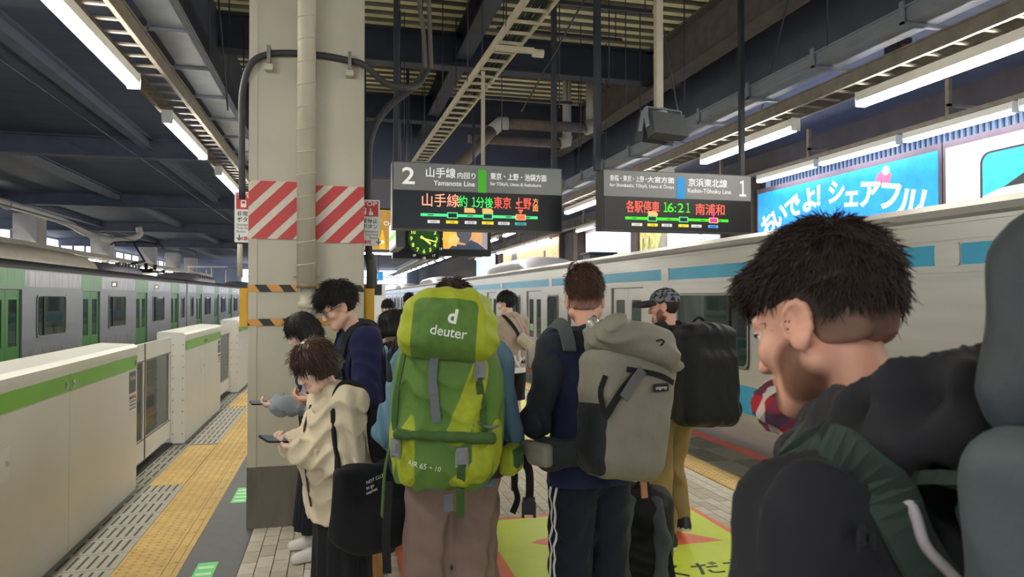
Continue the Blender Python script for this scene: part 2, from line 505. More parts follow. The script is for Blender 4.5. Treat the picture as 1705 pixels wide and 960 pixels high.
tag(ibeam(MB(), (5.62, -6, 5.45), (5.62, 18, 5.45), .34, .75).build('roof_girder', M_GIRD), 'long dusty brown girder above the right train side', 'girder', kind='structure')
tag(ibeam(MB(), (2.05, -6, 5.75), (2.05, 18, 5.75), .26, .45).build('roof_girder', M_STEEL_DARK), 'long dark girder above the cable ladder', 'girder', kind='structure')
for i, y in enumerate((8.5, 17.5, 27, 37, 48)):
    tag(ibeam(MB(), (-16.5, y, 4.85), (-1.95, y, 4.85), .3, .45).build('left_roof_girder', mat('navy_girder', (96, 102, 122), .55, 0, .2, 3)), ['nearest', 'second', 'third', 'fourth', 'farthest'][i] + ' navy girder across the left track ceiling', 'girder', 'girders over the left tracks', 'structure')
for i, x in enumerate((-4.2, -7.4, -11)):
    tag(ibeam(MB(), (x, 6, 5.05), (x, 60, 5.05), .2, .25).build('left_roof_joist', mat('navy_girder', (96, 102, 122))), ['first', 'second', 'third'][i] + ' navy joist running along the left track ceiling', 'girder', 'joists over the left tracks', 'structure')

# -------- outer walls
M_WALLD = mat('dark_side_wall', (70, 66, 70), .8, 0, .3, 3)
tag(MB().box((8.75, -14, -1.5), (8.95, 80, 4.8)).build('wall_right', M_WALLD), 'dark wall behind the billboards', 'structure', kind='structure')
tag(MB().box((-16.7, -14, -1.5), (-16.5, 80, 4.0)).box((-16.7, -14, 5.2), (-16.5, 80, 5.45)).build('wall_left', mat('pale_far_wall', (176, 178, 184), .8, 0, .2, 1)), 'pale wall at the far left', 'structure', kind='structure')
tag(MB().box((-16.7, 80, -1.5), (9, 80.2, 6.5)).build('wall_far', mat('far_end_wall', (150, 156, 168), .8, 0, .2, 1)), 'end wall at the far end of the tracks', 'structure', kind='structure')
# ================================================================ PLATFORM GATES
M_GATE = mat('gate_ivory_panel', (226, 224, 214), .33, 0, .05, 2, spec=.5)
M_GATE2 = mat('gate_ivory_cap', (232, 231, 222), .4, 0, .05, 3)
M_GGREEN = mat('gate_green_stripe', (122, 194, 52), .3, 0, .08, 5)
M_CHROME = mat('chrome_lock', (200, 200, 200), .2, .9, .1, 20)
M_NOTE = mat('notice_grey', (92, 90, 96), .5, 0, .05, 9)
M_GPANE = glass('gate_pane', (96, 100, 100), .45, .04)
M_RED = mat('red_print', (206, 60, 66), .5, 0, .1, 9)
GX = -1.73
def gate_housing(y0, y1, lab, no):
    t = thing('platform_gate', lab, 'platform gate', ((-1.88), (y0 + y1) / 2, 0), 0, 'platform screen gates along the left edge')
    def b(name, a, c, m, par=None): return MB().box(a, c).build(name, m, par or t, t)
    body = MB().box((-2.02, y0, .015), (GX, y1, 1.235)).build('housing', M_GATE, t, t)
    n = max(1, round((y1 - y0) / 1.65)); w = (y1 - y0) / n
    for i in range(n):
        b('front_panel', (GX - .004, y0 + i * w + .004, .03), (GX + .006, y0 + (i + 1) * w - .004, 1.075), M_GATE)
    for i in range(n):
        b('stripe', (GX - .004, y0 + i * w + .004, 1.082), (GX + .008, y0 + (i + 1) * w - .004, 1.19), M_GGREEN)
        for e in (.06, w - .06):
            m = MB(); yy = y0 + i * w + e
            m.bevel_box((GX + .006, yy - .022, 1.10), (GX + .016, yy + .022, 1.15), .012, axis=0); m.disc((GX + .018, yy, 1.125), (1, 0, 0), .012, 10)
            m.build('lock', M_CHROME, t, t)
    MB().extrude([(-2.03, 1.235), (GX + .012, 1.235), (GX + .012, 1.265), (GX - .02, 1.29), (-2.01, 1.305), (-2.03, 1.29)], y0, y1, 1).build('top_cap', M_GATE2, t, t)
    m = MB().box((-2.025, y0 - .004, .0), (GX + .004, y0 + .0, 1.24)); pl = m.build('end_plate', M_GATE2, t, t)
    m = MB()
    for z in np.linspace(.12, 1.15, 9):
        for x in (-1.855, GX - .02): m.disc((x, y0 - .006, z), (0, 1, 0), .007, 8)
    o = m.build('bolts', M_CHROME, t, t); o['kind'] = 'stuff'
    b('base_plate', (-2.05, y0 - .02, 0), (GX + .02, y1 + .0, .014), mat('gate_base', (150, 150, 146), .5, .3, .1, 8))
    # access hatch
    yy = y0 + .52 * (y1 - y0) - .35
    h = b('hatch', (GX + .006, yy, .72), (GX + .010, yy + .18, .90), M_GATE2)
    m = MB().disc((GX + .013, yy + .15, .81), (1, 0, 0), .014, 12); m.build('hatch_lock', M_CHROME, h, t)
    # notice at the far end
    nn = b('notice', (GX + .006, y1 - .24, .88), (GX + .0085, y1 - .05, 1.06), M_NOTE)
    m = MB(); add_text(m, str(no) + ' No.2 Door', (GX + .0095, y1 - .23, .99), (0, 1, 0), (0, 0, 1), .05, fit=.165, bold=.01); m.build('notice_lettering', M_WHITE, nn, t)
    n2 = b('small_notice', (GX + .006, y1 - .24, .71), (GX + .0085, y1 - .05, .875), M_WHITE)
    for q in range(4):
        m = MB().disc((GX + .0095, y1 - .215 + q * .047, .84), (1, 0, 0), .017, 14, t=.002); m.build('pictogram', M_RED if q else M_INK, n2, t)
    m = MB()
    for q in range(4):
        for k in range(3): add_text(m, '禁止事', (GX + .0095, y1 - .235 + q * .047, .80 - k * .03), (0, 1, 0), (0, 0, 1), .014)
    m.build('notice_lettering', M_NOTE, n2, t)
    return t
def gate_doors(y0, y1, lab):
    t = thing('sliding_gate_door', lab, 'platform gate', (-1.88, (y0 + y1) / 2, 0), 0, 'glazed sliding gate doors')
    ym = (y0 + y1) / 2 - .12
    for (a, c) in ((y0, ym - .004), (ym + .004, y1)):
        m = MB(); x0, x1 = -1.905, -1.875
        m.box((x0, a, .09), (x1, c, .30)); m.box((x0, a, 1.06), (x1, c, 1.24)); m.box((x0, a, .30), (x1, a + .05, 1.06)); m.box((x0, c - .05, .30), (x1, c, 1.06))
        lf = m.build('door_leaf', M_GATE2, t, t)
        MB().box((-1.893, a + .05, .30), (-1.887, c - .05, 1.06)).build('pane', M_GPANE, lf, t)
        mm = MB().box((-1.874, a, .285), (-1.871, c, .30)).box((-1.874, a, 1.06), (-1.871, c, 1.075))
        o = mm.build('glazing_bead', mat('grey_gasket', (130, 130, 128), .5, .2, .1, 9), lf, t)
    MB().box((-1.88, ym - .012, .09), (-1.868, ym + .012, 1.24)).build('rubber_seal', mat('brown_grey_seal', (96, 88, 80), .6, 0, .1, 9), t, t)
    MB().box((-1.93, y0, 0), (-1.85, y1, .03)).build('threshold', M_BLACK, t, t)
gate_housing(2.0, 6.84, 'white platform gate nearest the camera with green stripe', 7)
gate_housing(8.86, 11.4, 'second white platform gate with green stripe and bolted end plate', 7)
gate_housing(13.4, 15.95, 'third white platform gate just left of the column', 8)
gate_housing(18.0, 20.5, 'fourth white platform gate hidden behind the column', 8)
gate_doors(6.845, 8.82, 'glazed sliding gate doors between first and second white gates')
gate_doors(11.405, 13.36, 'glazed sliding gate doors between second and third white gates')
gate_doors(15.955, 17.96, 'glazed sliding gate doors beyond the third white gate')

# ================================================================ TRAINS
M_STAIN = mat('stainless_body', (214, 212, 208), .36, .5, .12, 3, stretch=(1, .3, 3))
M_STAIN_D = mat('streaked_stainless', (178, 180, 184), .35, .6, .45, 3.0, stretch=(1, 5, .6))
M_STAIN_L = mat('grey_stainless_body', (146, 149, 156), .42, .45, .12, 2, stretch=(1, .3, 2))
M_BLUE = mat('train_blue_belt', (64, 190, 238), .35, .0, .08, 4)
M_GREEN = mat('train_green', (72, 136, 66), .35, 0, .12, 4)
M_GREEN_P = mat('train_pale_green', (120, 168, 120), .4, 0, .2, 3, stretch=(1, 4, .5))
M_ROOF = mat('train_roof_grey', (150, 146, 140), .5, .2, .2, 3)
M_ROOF_D = mat('train_roof_black', (46, 46, 50), .6, 0, .2, 4)
M_TGLASS = glass('train_glass', (60, 78, 74), .35, .03)
M_TFRAME = mat('window_gasket', (150, 150, 146), .4, .5, .1, 6)
M_TINT = mat('train_interior', (206, 204, 196), .6, 0, .1, 3)
M_TSEAT = mat('train_seat_teal', (64, 110, 100), .8, 0, .2, 10)
M_TLIGHT = mat('train_ceiling_light', (250, 250, 240), .5, 0, 0, emit=5)
M_GRAB = mat('yellow_grab_pole', (222, 180, 60), .35, 0, .1, 6)
M_UNDER = mat('train_underframe', (44, 42, 42), .8, 0, .4, 10)
def rounded(y0, y1, z0, z1, r, n=4):
    P = []
    for (cy, cz, a0) in ((y1 - r, z1 - r, 0), (y0 + r, z1 - r, 90), (y0 + r, z0 + r, 180), (y1 - r, z0 + r, 270)):
        for k in range(n + 1):
            a = R(a0 + 90 * k / n); P.append((cy + r * math.cos(a), cz + r * math.sin(a)))
    return P
def train_car(lab, xf, s, y0, y1, doors, wins, style, group, detail=True, ac=()):
    """side face at x = xf, interior towards s; doors = centre list, wins = (ya, yb, bars)"""
    t = thing('train_car', lab, 'train car', (xf + s * 1.45, (y0 + y1) / 2, -.1), 0, group)
    X = lambda q: xf + s * q
    def bx(mb, q0, a, z0, q1, c, z1, mi=0): mb.box((X(q0), a, z0), (X(q1), c, z1), mi)
    DW = .66; ZS, ZW, ZD_, ZT = .86, 1.76, 1.86, 2.30
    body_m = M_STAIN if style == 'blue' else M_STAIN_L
    ops = sorted([(c - DW, c + DW, 'd') for c in doors] + [(a, b, 'w') for a, b, _ in wins])
    def spans(kinds):
        cur = y0; out = []
        for a, b, k in ops:
            if k in kinds:
                if a > cur: out.append((cur, a))
                cur = b
        if cur < y1: out.append((cur, y1))
        return out
    m = MB()
    for a, c in spans('d'):
        bx(m, 0, a, -.15, .06, c, ZS); bx(m, 0, a, ZW, .06, c, ZD_)
    for a, c in spans('dw'): bx(m, 0, a, ZS, .06, c, ZW)
    bx(m, 0, y0, ZD_, .06, y1, ZT)
    for e in (y0, y1 - .04): bx(m, .06, e, -.15, 2.84, e + .04, ZT)      # end walls
    bx(m, 2.84, y0, -.15, 2.9, y1, ZT)
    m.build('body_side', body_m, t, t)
    # skirt + roof
    m = MB(); bx(m, .12, y0 + .1, -.75, 2.78, y1 - .1, -.15); m.build('underframe', M_UNDER, t, t)
    prof = [(0, ZT - .02), (0.005, ZT + .03), (.04, ZT + .09), (.14, ZT + .15), (.45, ZT + .19), (1.45, ZT + .25), (2.45, ZT + .19), (2.85, ZT + .10), (2.9, ZT - .02)]
    m = MB(); m.extrude([(X(q), z) for q, z in prof][::int(s)], y0, y1, 1, smooth=False)
    m.build('roof', M_ROOF if style == 'blue' else M_ROOF_D, t, t)
    m = MB(); bx(m, -.012, y0, ZT - .03, .01, y1, ZT + .0); m.build('gutter', body_m if style == 'blue' else M_ROOF_D, t, t)
    # interior
    m = MB(); bx(m, .06, y0 + .05, -.05, 2.84, y1 - .05, .0); bx(m, .06, y0 + .05, 2.16, 2.84, y1 - .05, 2.2); m.build('interior_shell', M_TINT, t, t)
    if detail:
        m = MB(); bx(m, 1.0, y0 + .3, 2.13, 1.15, y1 - .3, 2.155); m.build('ceiling_light', M_TLIGHT, t, t)
        m = MB(); bx(m, 1.75, y0 + .3, 2.13, 1.9, y1 - .3, 2.155); m.build('ceiling_light', M_TLIGHT, t, t)
        for a, c in spans('d'):
            if c - a > 2:
                m = MB(); bx(m, 2.4, a + .2, .38, 2.8, c - .2, .46); bx(m, 2.7, a + .2, .46, 2.8, c - .2, .9); m.build('bench_seat', M_TSEAT, t, t)
        m = MB(); bx(m, 2.80, y0 + .3, .95, 2.83, y1 - .3, 1.75); m.build('opposite_window', mat('opposite_window', (90, 104, 108), .15, 0, .5, 1.5), t, t)
        for c in doors:
            for e in (-.75, .75):
                mm = MB(); mm.tube([(X(.3), c + e, .3), (X(.3), c + e, 1.3), (X(.36), c + e, 1.75), (X(.5), c + e, 2.15)], .017, 8); mm.build('grab_pole', M_GRAB, t, t)
        for a, b, _ in wins:
            for k in range(int((b - a) / .3)):
                yy = a + .15 + k * .3
                mm = MB().ribbon([(X(.55), yy, 2.1), (X(.55), yy, 1.78)], .02, .006, (1, 0, 0)); mm.tube([(X(.55), yy + .05 * math.cos(q), 1.73 + .05 * math.sin(q)) for q in np.linspace(0, 6.28, 13)], .008, 5)
                mm.build('hanging_strap', M_WHITE, t, t)
    # windows
    for a, b, bars in wins:
        m = MB(); P = rounded(a + .0, b - .0, ZS, ZW, .12); Q = rounded(a + .035, b - .035, ZS + .035, ZW - .035, .1)
        base = len(m.v); n = len(P)
        for (prf, q) in ((P, -.014), (Q, -.014), (Q, .03), (P, .03)):
            m.v += [(X(q), y, z) for y, z in prf]
        for k in range(3):
            for i in range(n):
                w = (base + k * n + i, base + k * n + (i + 1) % n, base + (k + 1) * n + (i + 1) % n, base + (k + 1) * n + i)
                m.f.append(w); m.m.append(0); m.sm.append(False)
        w = m.build('window', M_TFRAME, t, t)
        cm = MB()                                   # corner fillets behind the rounded frame
        for (cy, cz) in ((a, ZS), (a, ZW - .07), (b - .07, ZS), (b - .07, ZW - .07)):
            bx(cm, .02, cy, cz, .05, cy + .07, cz + .07)
        o = cm.build('corner_fillet', body_m, w, t)
        m = MB(); m.extrude([(y, z) for y, z in Q], X(.008), X(.016), 0); m.build('pane', M_TGLASS, w, t)
        for y in bars:
            m = MB(); bx(m, -.01, y - .025, ZS + .03, .03, y + .025, ZW - .03); m.build('mullion', M_BLACK, w, t)
    # doors
    for c in doors:
        for sd in (-1, 1):
            a, b = (c - DW + .02, c - .006) if sd < 0 else (c + .006, c + DW - .02)
            m = MB(); wa, wb = a + .13, b - .13
            bx(m, .035, a, -.02, .06, b, .74); bx(m, .035, a, 1.66, .06, b, ZD_ - .01); bx(m, .035, a, .74, .06, wa, 1.66); bx(m, .035, wb, .74, .06, b, 1.66)
            lf = m.build('door_leaf', M_GREEN if style == 'green' else M_STAIN, t, t)
            m = MB(); m.extrude(rounded(wa, wb, .74, 1.66, .05), X(.042), X(.05), 0); m.build('pane', M_TGLASS, lf, t)
            m = MB(); m.extrude(rounded(wa - .02, wb + .02, .72, 1.68, .06), X(.05), X(.058), 0, cap=False); m.build('pane_gasket', M_BLACK, lf, t)
            if style == 'blue' and sd > 0:
                m = MB(); bx(m, .036, wa + .05, .9, .040, wb - .05, 1.06); m.build('sticker', mat('pale_green_sticker', (170, 226, 190), .5, 0, .1, 9), lf, t)
        m = MB(); bx(m, .03, c - DW, -.03, .06, c - DW + .02, ZD_); bx(m, .03, c + DW - .02, -.03, .06, c + DW, ZD_); bx(m, .03, c - DW, ZD_ - .012, .06, c + DW, ZD_)
        m.build('door_frame', M_BLACK, t, t)
        m = MB(); bx(m, -.02, c - DW, -.1, .06, c + DW, -.05); m.build('door_step', M_UNDER, t, t)
    # belts
    if style == 'blue':
        cuts = sorted([y0 + .02, y1 - .02] + [c for c in doors])
        edges = [y0 + .02]
        for c in doors: edges += [c - 1.55, c - 1.30]
        edges.append(y1 - .02)
        edges = [e for e in edges if y0 < e < y1 + .1]
        for i in range(0, len(edges) - 1, 2):
            m = MB(); bx(m, -.005, edges[i], 1.95, .01, edges[i + 1], 2.11); m.build('upper_belt', M_BLUE, t, t)
        for i in range(1, len(edges) - 2, 2):
            m = MB(); m.extrude(rounded(edges[i] + .01, edges[i + 1] - .01, 1.94, 2.12, .03), X(-.012), X(.0), 0); m.build('speaker_plate', M_STAIN, t, t)
        for a, c in spans('d'):
            m = MB(); bx(m, -.005, a + .01, .36, .01, c - .01, .68); m.build('lower_belt', M_BLUE, t, t)
        for z in (1.90, 2.15):
            m = MB(); bx(m, -.012, y0, z - .008, .0, y1, z + .008); m.build('body_rib', M_STAIN, t, t)
        m = MB(); bx(m, -.010, y0, .74, .0, y1, .76); 
        for a, c in spans('d'):
            m = MB(); bx(m, -.010, a, .74, .0, c, .76); m.build('body_rib', M_STAIN, t, t)
    else:
        for c in doors:
            m = MB(); bx(m, -.006, c - .75, 1.90, .0, c + .75, 2.26); m.build('green_panel', M_GREEN_P, t, t)
        for a, c in spans('d'):
            m = MB(); bx(m, -.006, a + .02, -.1, .0, c - .02, .62); m.build('lower_panel', M_STAIN_D, t, t)
            a2, c2 = a + .1, c - .1
            m = MB(); bx(m, -.006, a2, 1.92, .0, c2, 2.24); m.build('upper_panel', M_STAIN_D, t, t)
        for c in doors[1:3]:
            m = MB(); bx(m, -.012, c + 1.6, 2.0, 0, c + 2.1, 2.14); w = m.build('side_display', M_BLACK, t, t)
            m = MB(); add_text(m, '山手線', (X(-.014), c + 2.05 if s > 0 else c + 1.65, 2.03), (0, -s, 0), (0, 0, 1), .1); m.build('display_lettering', emat('display_amber', (255, 236, 200), 2.5), w, t)
    for (a, c, h, shade) in ac:
        m = MB(); n = 14; base = len(m.v)
        secs = [(a, .0), (a + .15, .35), (a + .5, .75), (a + 1.0, .95), ((a + c) / 2, 1), (c - 1.0, .95), (c - .5, .75), (c - .15, .35), (c, 0)]
        for (yy, k) in secs:
            for q in range(n + 1):
                th = math.pi * q / n
                m.v.append((X(1.45 - 1.02 * math.cos(th) * (0.85 + .15 * k)), yy, ZT + .17 + max(.0, (h + .06) * k) * (math.sin(th) ** .55) ))
        for i in range(len(secs) - 1):
            for q in range(n):
                p = base + i * (n + 1) + q; w = (p, p + 1, p + n + 2, p + n + 1)
                m.f.append(w); m.m.append(0); m.sm.append(True)
        o = m.build('air_conditioner', shade, t, t)
        if style == 'blue' or c - a > 6: continue
        m = MB()
        for q in range(7):
            yy = a + 1.0 + q * (c - a - 2.0) / 6.5
            bx(m, .44, yy, ZT + .36, .47, yy + .22, ZT + .50)
        g = m.build('vent_grille', M_ROOF_D, o, t); g['kind'] = 'stuff'
    return t
M_AC_PALE = mat('pale_ac_cover', (190, 182, 166), .35, .1, .15, 3)
M_AC_GREY = mat('grey_ac_cover', (150, 148, 154), .4, .1, .15, 3)
# right train (blue belts), face at x = 4.57
def bw(ds): return ds
near_d = [-3.76, 1.06, 5.88, 10.70]
wn = []
for c in near_d: 
    wn += [(c + 1.28, c + 3.05, [c + 1.72])]
wn = [(a, b, k) for a, b, k in wn if b < 13.0] 
wn += [(11.95, 12.75, [])]
wn += [(3.1, 4.27, [])] if not any(a < 4 < b for a, b, _ in wn) else []
train_car('silver train car with blue belts beside the right platform edge', 4.57, 1, -6.5, 13.5, near_d, wn, 'blue', 'blue belted train on the right track')
fd = [16.3, 21.1, 25.9, 30.7]
fw_ = [(14.35, 15.15, [])] + [(c + 1.28, c + 3.05, [c + 1.72]) for c in fd[:3]] + [(31.9, 32.7, [])]
train_car('second silver train car with blue belts behind the man in beige', 4.57, 1, 13.72, 33.5, fd, fw_, 'blue', 'blue belted train on the right track', ac=[(19.3, 24.5, .42, M_AC_GREY)])
fd2 = [c + 20.1 for c in fd]; fw2 = [(a + 20.1, b + 20.1, [q + 20.1 for q in k]) for a, b, k in fw_]
train_car('third silver train car with blue belts near the far column', 4.57, 1, 33.7, 53.6, fd2, fw2, 'blue', 'blue belted train on the right track', detail=False, ac=[(39.3, 45.5, .42, M_AC_GREY)])
fd3 = [c + 40.2 for c in fd]; fw3 = [(a + 40.2, b + 40.2, []) for a, b, k in fw_]
train_car('farthest silver train car with blue belts', 4.57, 1, 53.8, 73.6, fd3, fw3, 'blue', 'blue belted train on the right track', detail=False, ac=[(60, 65, .42, M_AC_GREY)])
# gangway between the right cars
t = thing('gangway_bellows', 'dark gangway between the first two blue belted cars', 'gangway', (6.0, 13.6, -.1))
for k in range(3):
    MB().box((4.63, 13.51 + k * .068, -.1), (7.4, 13.56 + k * .068, 2.42)).build('fold', mat('gangway_rubber', (70, 62, 56), .7, 0, .2, 8), t, t)
t = thing('roof_antenna', 'black box antenna on the roof of the second blue belted car', 'antenna', (6.0, 15.7, 2.53))
MB().bevel_box((5.62, 15.35, 2.53), (6.38, 16.05, 2.58), .03, axis=2).build('base', M_BLACK, t, t)
MB().bevel_box((5.70, 15.42, 2.58), (6.30, 15.98, 2.72), .06, axis=2).build('case', M_BLACK, t, t)
MB().bevel_box((5.64, 15.36, 2.72), (6.36, 16.04, 2.76), .04, axis=2).build('lid', M_BLACK, t, t)
# left train (green doors), face at x = -6.1
ld = [15.25, 19.97, 24.7, 29.4]; lw = [(c + 1.35, c + 3.0, [c + 1.75]) for c in ld[:3]] + [(30.55, 31.2, [])] + [(13.2, 13.9, [])]
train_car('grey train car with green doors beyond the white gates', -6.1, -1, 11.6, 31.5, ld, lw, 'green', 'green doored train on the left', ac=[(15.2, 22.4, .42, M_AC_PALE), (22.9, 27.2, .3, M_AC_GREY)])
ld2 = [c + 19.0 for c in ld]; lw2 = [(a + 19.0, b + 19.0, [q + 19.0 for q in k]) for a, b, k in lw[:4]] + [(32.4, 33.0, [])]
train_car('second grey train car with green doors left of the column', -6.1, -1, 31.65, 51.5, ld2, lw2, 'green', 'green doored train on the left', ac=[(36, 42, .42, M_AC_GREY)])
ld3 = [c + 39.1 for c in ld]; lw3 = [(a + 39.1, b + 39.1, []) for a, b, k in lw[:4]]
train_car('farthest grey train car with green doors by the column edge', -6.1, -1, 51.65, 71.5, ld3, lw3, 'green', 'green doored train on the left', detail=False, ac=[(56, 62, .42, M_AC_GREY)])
# pantograph
t = thing('pantograph', 'dark folding pantograph on the green doored train roof', 'pantograph', (-7.5, 29.6, 2.66))
def part_t(name, pts, r, m=M_BLACK): return MB().tube(pts, r, 6).build(name, m, t, t)
MB().box((-8.3, 28.6, 2.68), (-6.7, 28.75, 2.78)).box((-8.3, 30.4, 2.68), (-6.7, 30.55, 2.78)).box((-8.25, 28.6, 2.7), (-8.1, 30.5, 2.76)).box((-6.9, 28.6, 2.7), (-6.75, 30.5, 2.76)).build('base_frame', M_BLACK, t, t)
for sx in (-8.0, -7.0): part_t('insulator', [(sx, 28.9, 2.76), (sx, 28.9, 2.98)], .07)
for sx in (-8.0, -7.0): part_t('insulator', [(sx, 30.2, 2.76), (sx, 30.2, 2.98)], .07)
part_t('lower_arm', [(-7.5, 28.9, 2.95), (-7.5, 30.7, 3.15)], .05)
part_t('upper_arm', [(-7.5, 30.7, 3.15), (-7.5, 29.2, 3.75)], .04)
part_t('contact_head', smooth_path([(-8.3, 29.2, 3.68), (-8.1, 29.2, 3.78), (-7.5, 29.2, 3.8), (-6.9, 29.2, 3.78), (-6.7, 29.2, 3.68)], 4), .03)
part_t('horn', smooth_path([(-6.9, 29.4, 3.78), (-6.6, 29.4, 3.74), (-6.5, 29.4, 3.55)], 4), .02)

# ================================================================ COLUMN
M_COLP = mat('cream_column_paint', (206, 198, 176), .5, 0, .16, 2.2, bump=.12, bscale=90)
M_COLB = mat('column_base_paint', (128, 122, 108), .65, 0, .4, 7, bump=.3, bscale=40, stretch=(1, 1, .25))
CX0, CX1, CY = -.645, .192, 5.50
col = thing('station_column', 'wide cream painted steel column with hazard stripes', 'column', ((CX0 + CX1) / 2, CY + .3, 0))
MB().box((CX0, CY, .45), (CX1, CY + .62, 6.3)).build('shaft', M_COLP, col, col)
MB().box((CX0 - .004, CY - .004, 0), (CX1 + .004, CY + .624, .45)).build('base_band', M_COLB, col, col)
for x in (CX0 + .012, CX1 - .062):
    MB().box((x, CY - .008, .45), (x + .05, CY, 6.3)).build('edge_flange', M_COLP, col, col)
M_RW = stripes('red_white_hazard', (206, 58, 50), (226, 216, 196), .128, -45, 'XZ', .4, .62)
MB().box((CX0 + .002, CY - .012, 2.135), (-.295, CY - .006, 2.565)).build('hazard_board', M_RW, col, col)
MB().box((-.165, CY - .012, 2.115), (CX1 - .002, CY - .006, 2.545)).build('hazard_board', M_RW, col, col)
M_YB = stripes('yellow_black_hazard', (38, 34, 28), (222, 158, 70), .135, 38, 'XZ', .45, .48)
for z0, z1 in ((1.742, 1.795), (1.492, 1.542)):
    MB().box((CX0 - .001, CY - .011, z0), (-.295, CY - .005, z1)).build('hazard_tape', M_YB, col, col)
    MB().box((-.165, CY - .011, z0), (CX1 + .001, CY - .005, z1)).build('hazard_tape', M_YB, col, col)
M_YPAD = mat('yellow_rubber_guard', (226, 176, 44), .5, 0, .2, 8)
for x0, x1 in ((CX0 - .075, CX0 - .004), (CX1 + .004, CX1 + .085)):
    o = MB().bevel_box((x0, CY + .1, 1.48), (x1, CY + .52, 1.77), .02, axis=2).build('corner_guard', M_YPAD, col, col)
# drain pipe on its face
dp = thing('drain_pipe', 'cream wrapped drain pipe running down the column face', 'pipe', (-.23, 5.4, 0))
MB().cyl((-.23, 5.37, 1.80), (-.23, 5.37, 6.3), .066, 24).build('wrapped_pipe', M_COLP, dp, dp)
for i in range(22):
    z = 1.95 + i * .165
    pth = [(-.23 + .0675 * math.cos(a), 5.37 + .0675 * math.sin(a), z + .016 * math.sin(a + .8)) for a in np.linspace(math.pi * .9, math.pi * 2.1, 14)]
    MB().tube(pth, .0045, 5).build('wrap_ridge', M_COLP, dp, dp)
MB().cyl((-.23, 5.39, 0), (-.23, 5.39, 1.80), .043, 20).build('lower_pipe', M_COLP, dp, dp)
MB().cyl((-.23, 5.37, 1.77), (-.23, 5.37, 1.805), .07, 24).build('collar', mat('rusty_cream', (170, 150, 120), .7, 0, .5, 20), dp, dp)
for z in (1.62, .9): MB().cyl((-.23, 5.39, z), (-.23, 5.39, z + .05), .056, 20).build('coupling', M_COLP, dp, dp)
for z in (1.86,):
    MB().box((-.33, 5.44, z), (-.285, 5.495, z + .09)).build('bracket', M_COLP, dp, dp); MB().box((-.175, 5.44, z), (-.13, 5.495, z + .09)).build('bracket', M_COLP, dp, dp)
# black conduit strapped around the column
cd = thing('conduit', 'black conduit strapped around the top of the cream column', 'conduit', (-.66, 5.42, 2.4))
M_COND = mat('grey_black_conduit', (66, 66, 70), .6, 0, .25, 12)
MB().tube(smooth_path([(-.685, 5.47, 2.42), (-.69, 5.47, 2.9), (-.685, 5.46, 3.2), (-.63, 5.44, 3.4), (-.53, 5.46, 3.49), (-.36, 5.472, 3.525), (-.10, 5.472, 3.525), (.07, 5.46, 3.50), (.19, 5.42, 3.46), (.37, 5.5, 3.35), (.6, 5.65, 3.40), (.72, 5.85, 3.6)], 6), .024, 10).build('duct', M_COND, cd, cd)
for x, z in ((-.50, 3.42), (.08, 3.42)):
    c = MB().box((x - .012, 5.40, z), (x + .012, 5.49, z + .13)).build('clamp', mat('clamp_steel', (150, 146, 140), .4, .5, .2, 10), cd, cd)
    MB().bevel_box((x - .03, 5.42, z - .045), (x + .03, 5.49, z), .008, axis=1).build('clamp_foot', M_CREAM_STEEL, c, cd)
cd2 = thing('conduit', 'black conduit curving up beside the column to the hanging cables', 'conduit', (.24, 5.9, 2.0))
MB().tube(smooth_path([(.245, 5.9, 2.02), (.24, 5.9, 2.67), (.26, 5.9, 3.02), (.38, 5.9, 3.26), (.64, 5.9, 3.5), (.73, 5.9, 3.68)], 6), .03, 10).build('duct', M_COND, cd2, cd2)
for dx, lab in ((-.02, 'left'), (.025, 'right')):
    tag(MB().tube(smooth_path([(.73 + dx, 5.88, 3.62), (.715 + dx * 1.2, 5.9, 3.95), (.69 + dx * 2, 5.95, 4.4), (.68 + dx * 2, 6.0, 5.9)], 6), .019, 8).build('hanging_cable', mat('grey_brown_cable', (104, 98, 92), .6, 0, .2, 10)), lab + ' thick grey cable dropping from the roof beside the column', 'cable', 'thick cables beside the column')
tag(MB().cyl((-.715, 5.6, 1.85), (-.715, 5.6, 2.1), .02).build('conduit', M_CREAM_STEEL), 'thin cream conduit running up the left column side', 'conduit')
tag(MB().tube(smooth_path([(.245, 5.95, 2.06), (.27, 5.95, 1.95), (.27, 5.95, 1.76)], 5), .045, 10).build('conduit', mat('dark_pipe', (84, 82, 78), .6, 0, .2, 9)), 'thick dark pipe at the right column side above the yellow guard', 'conduit')
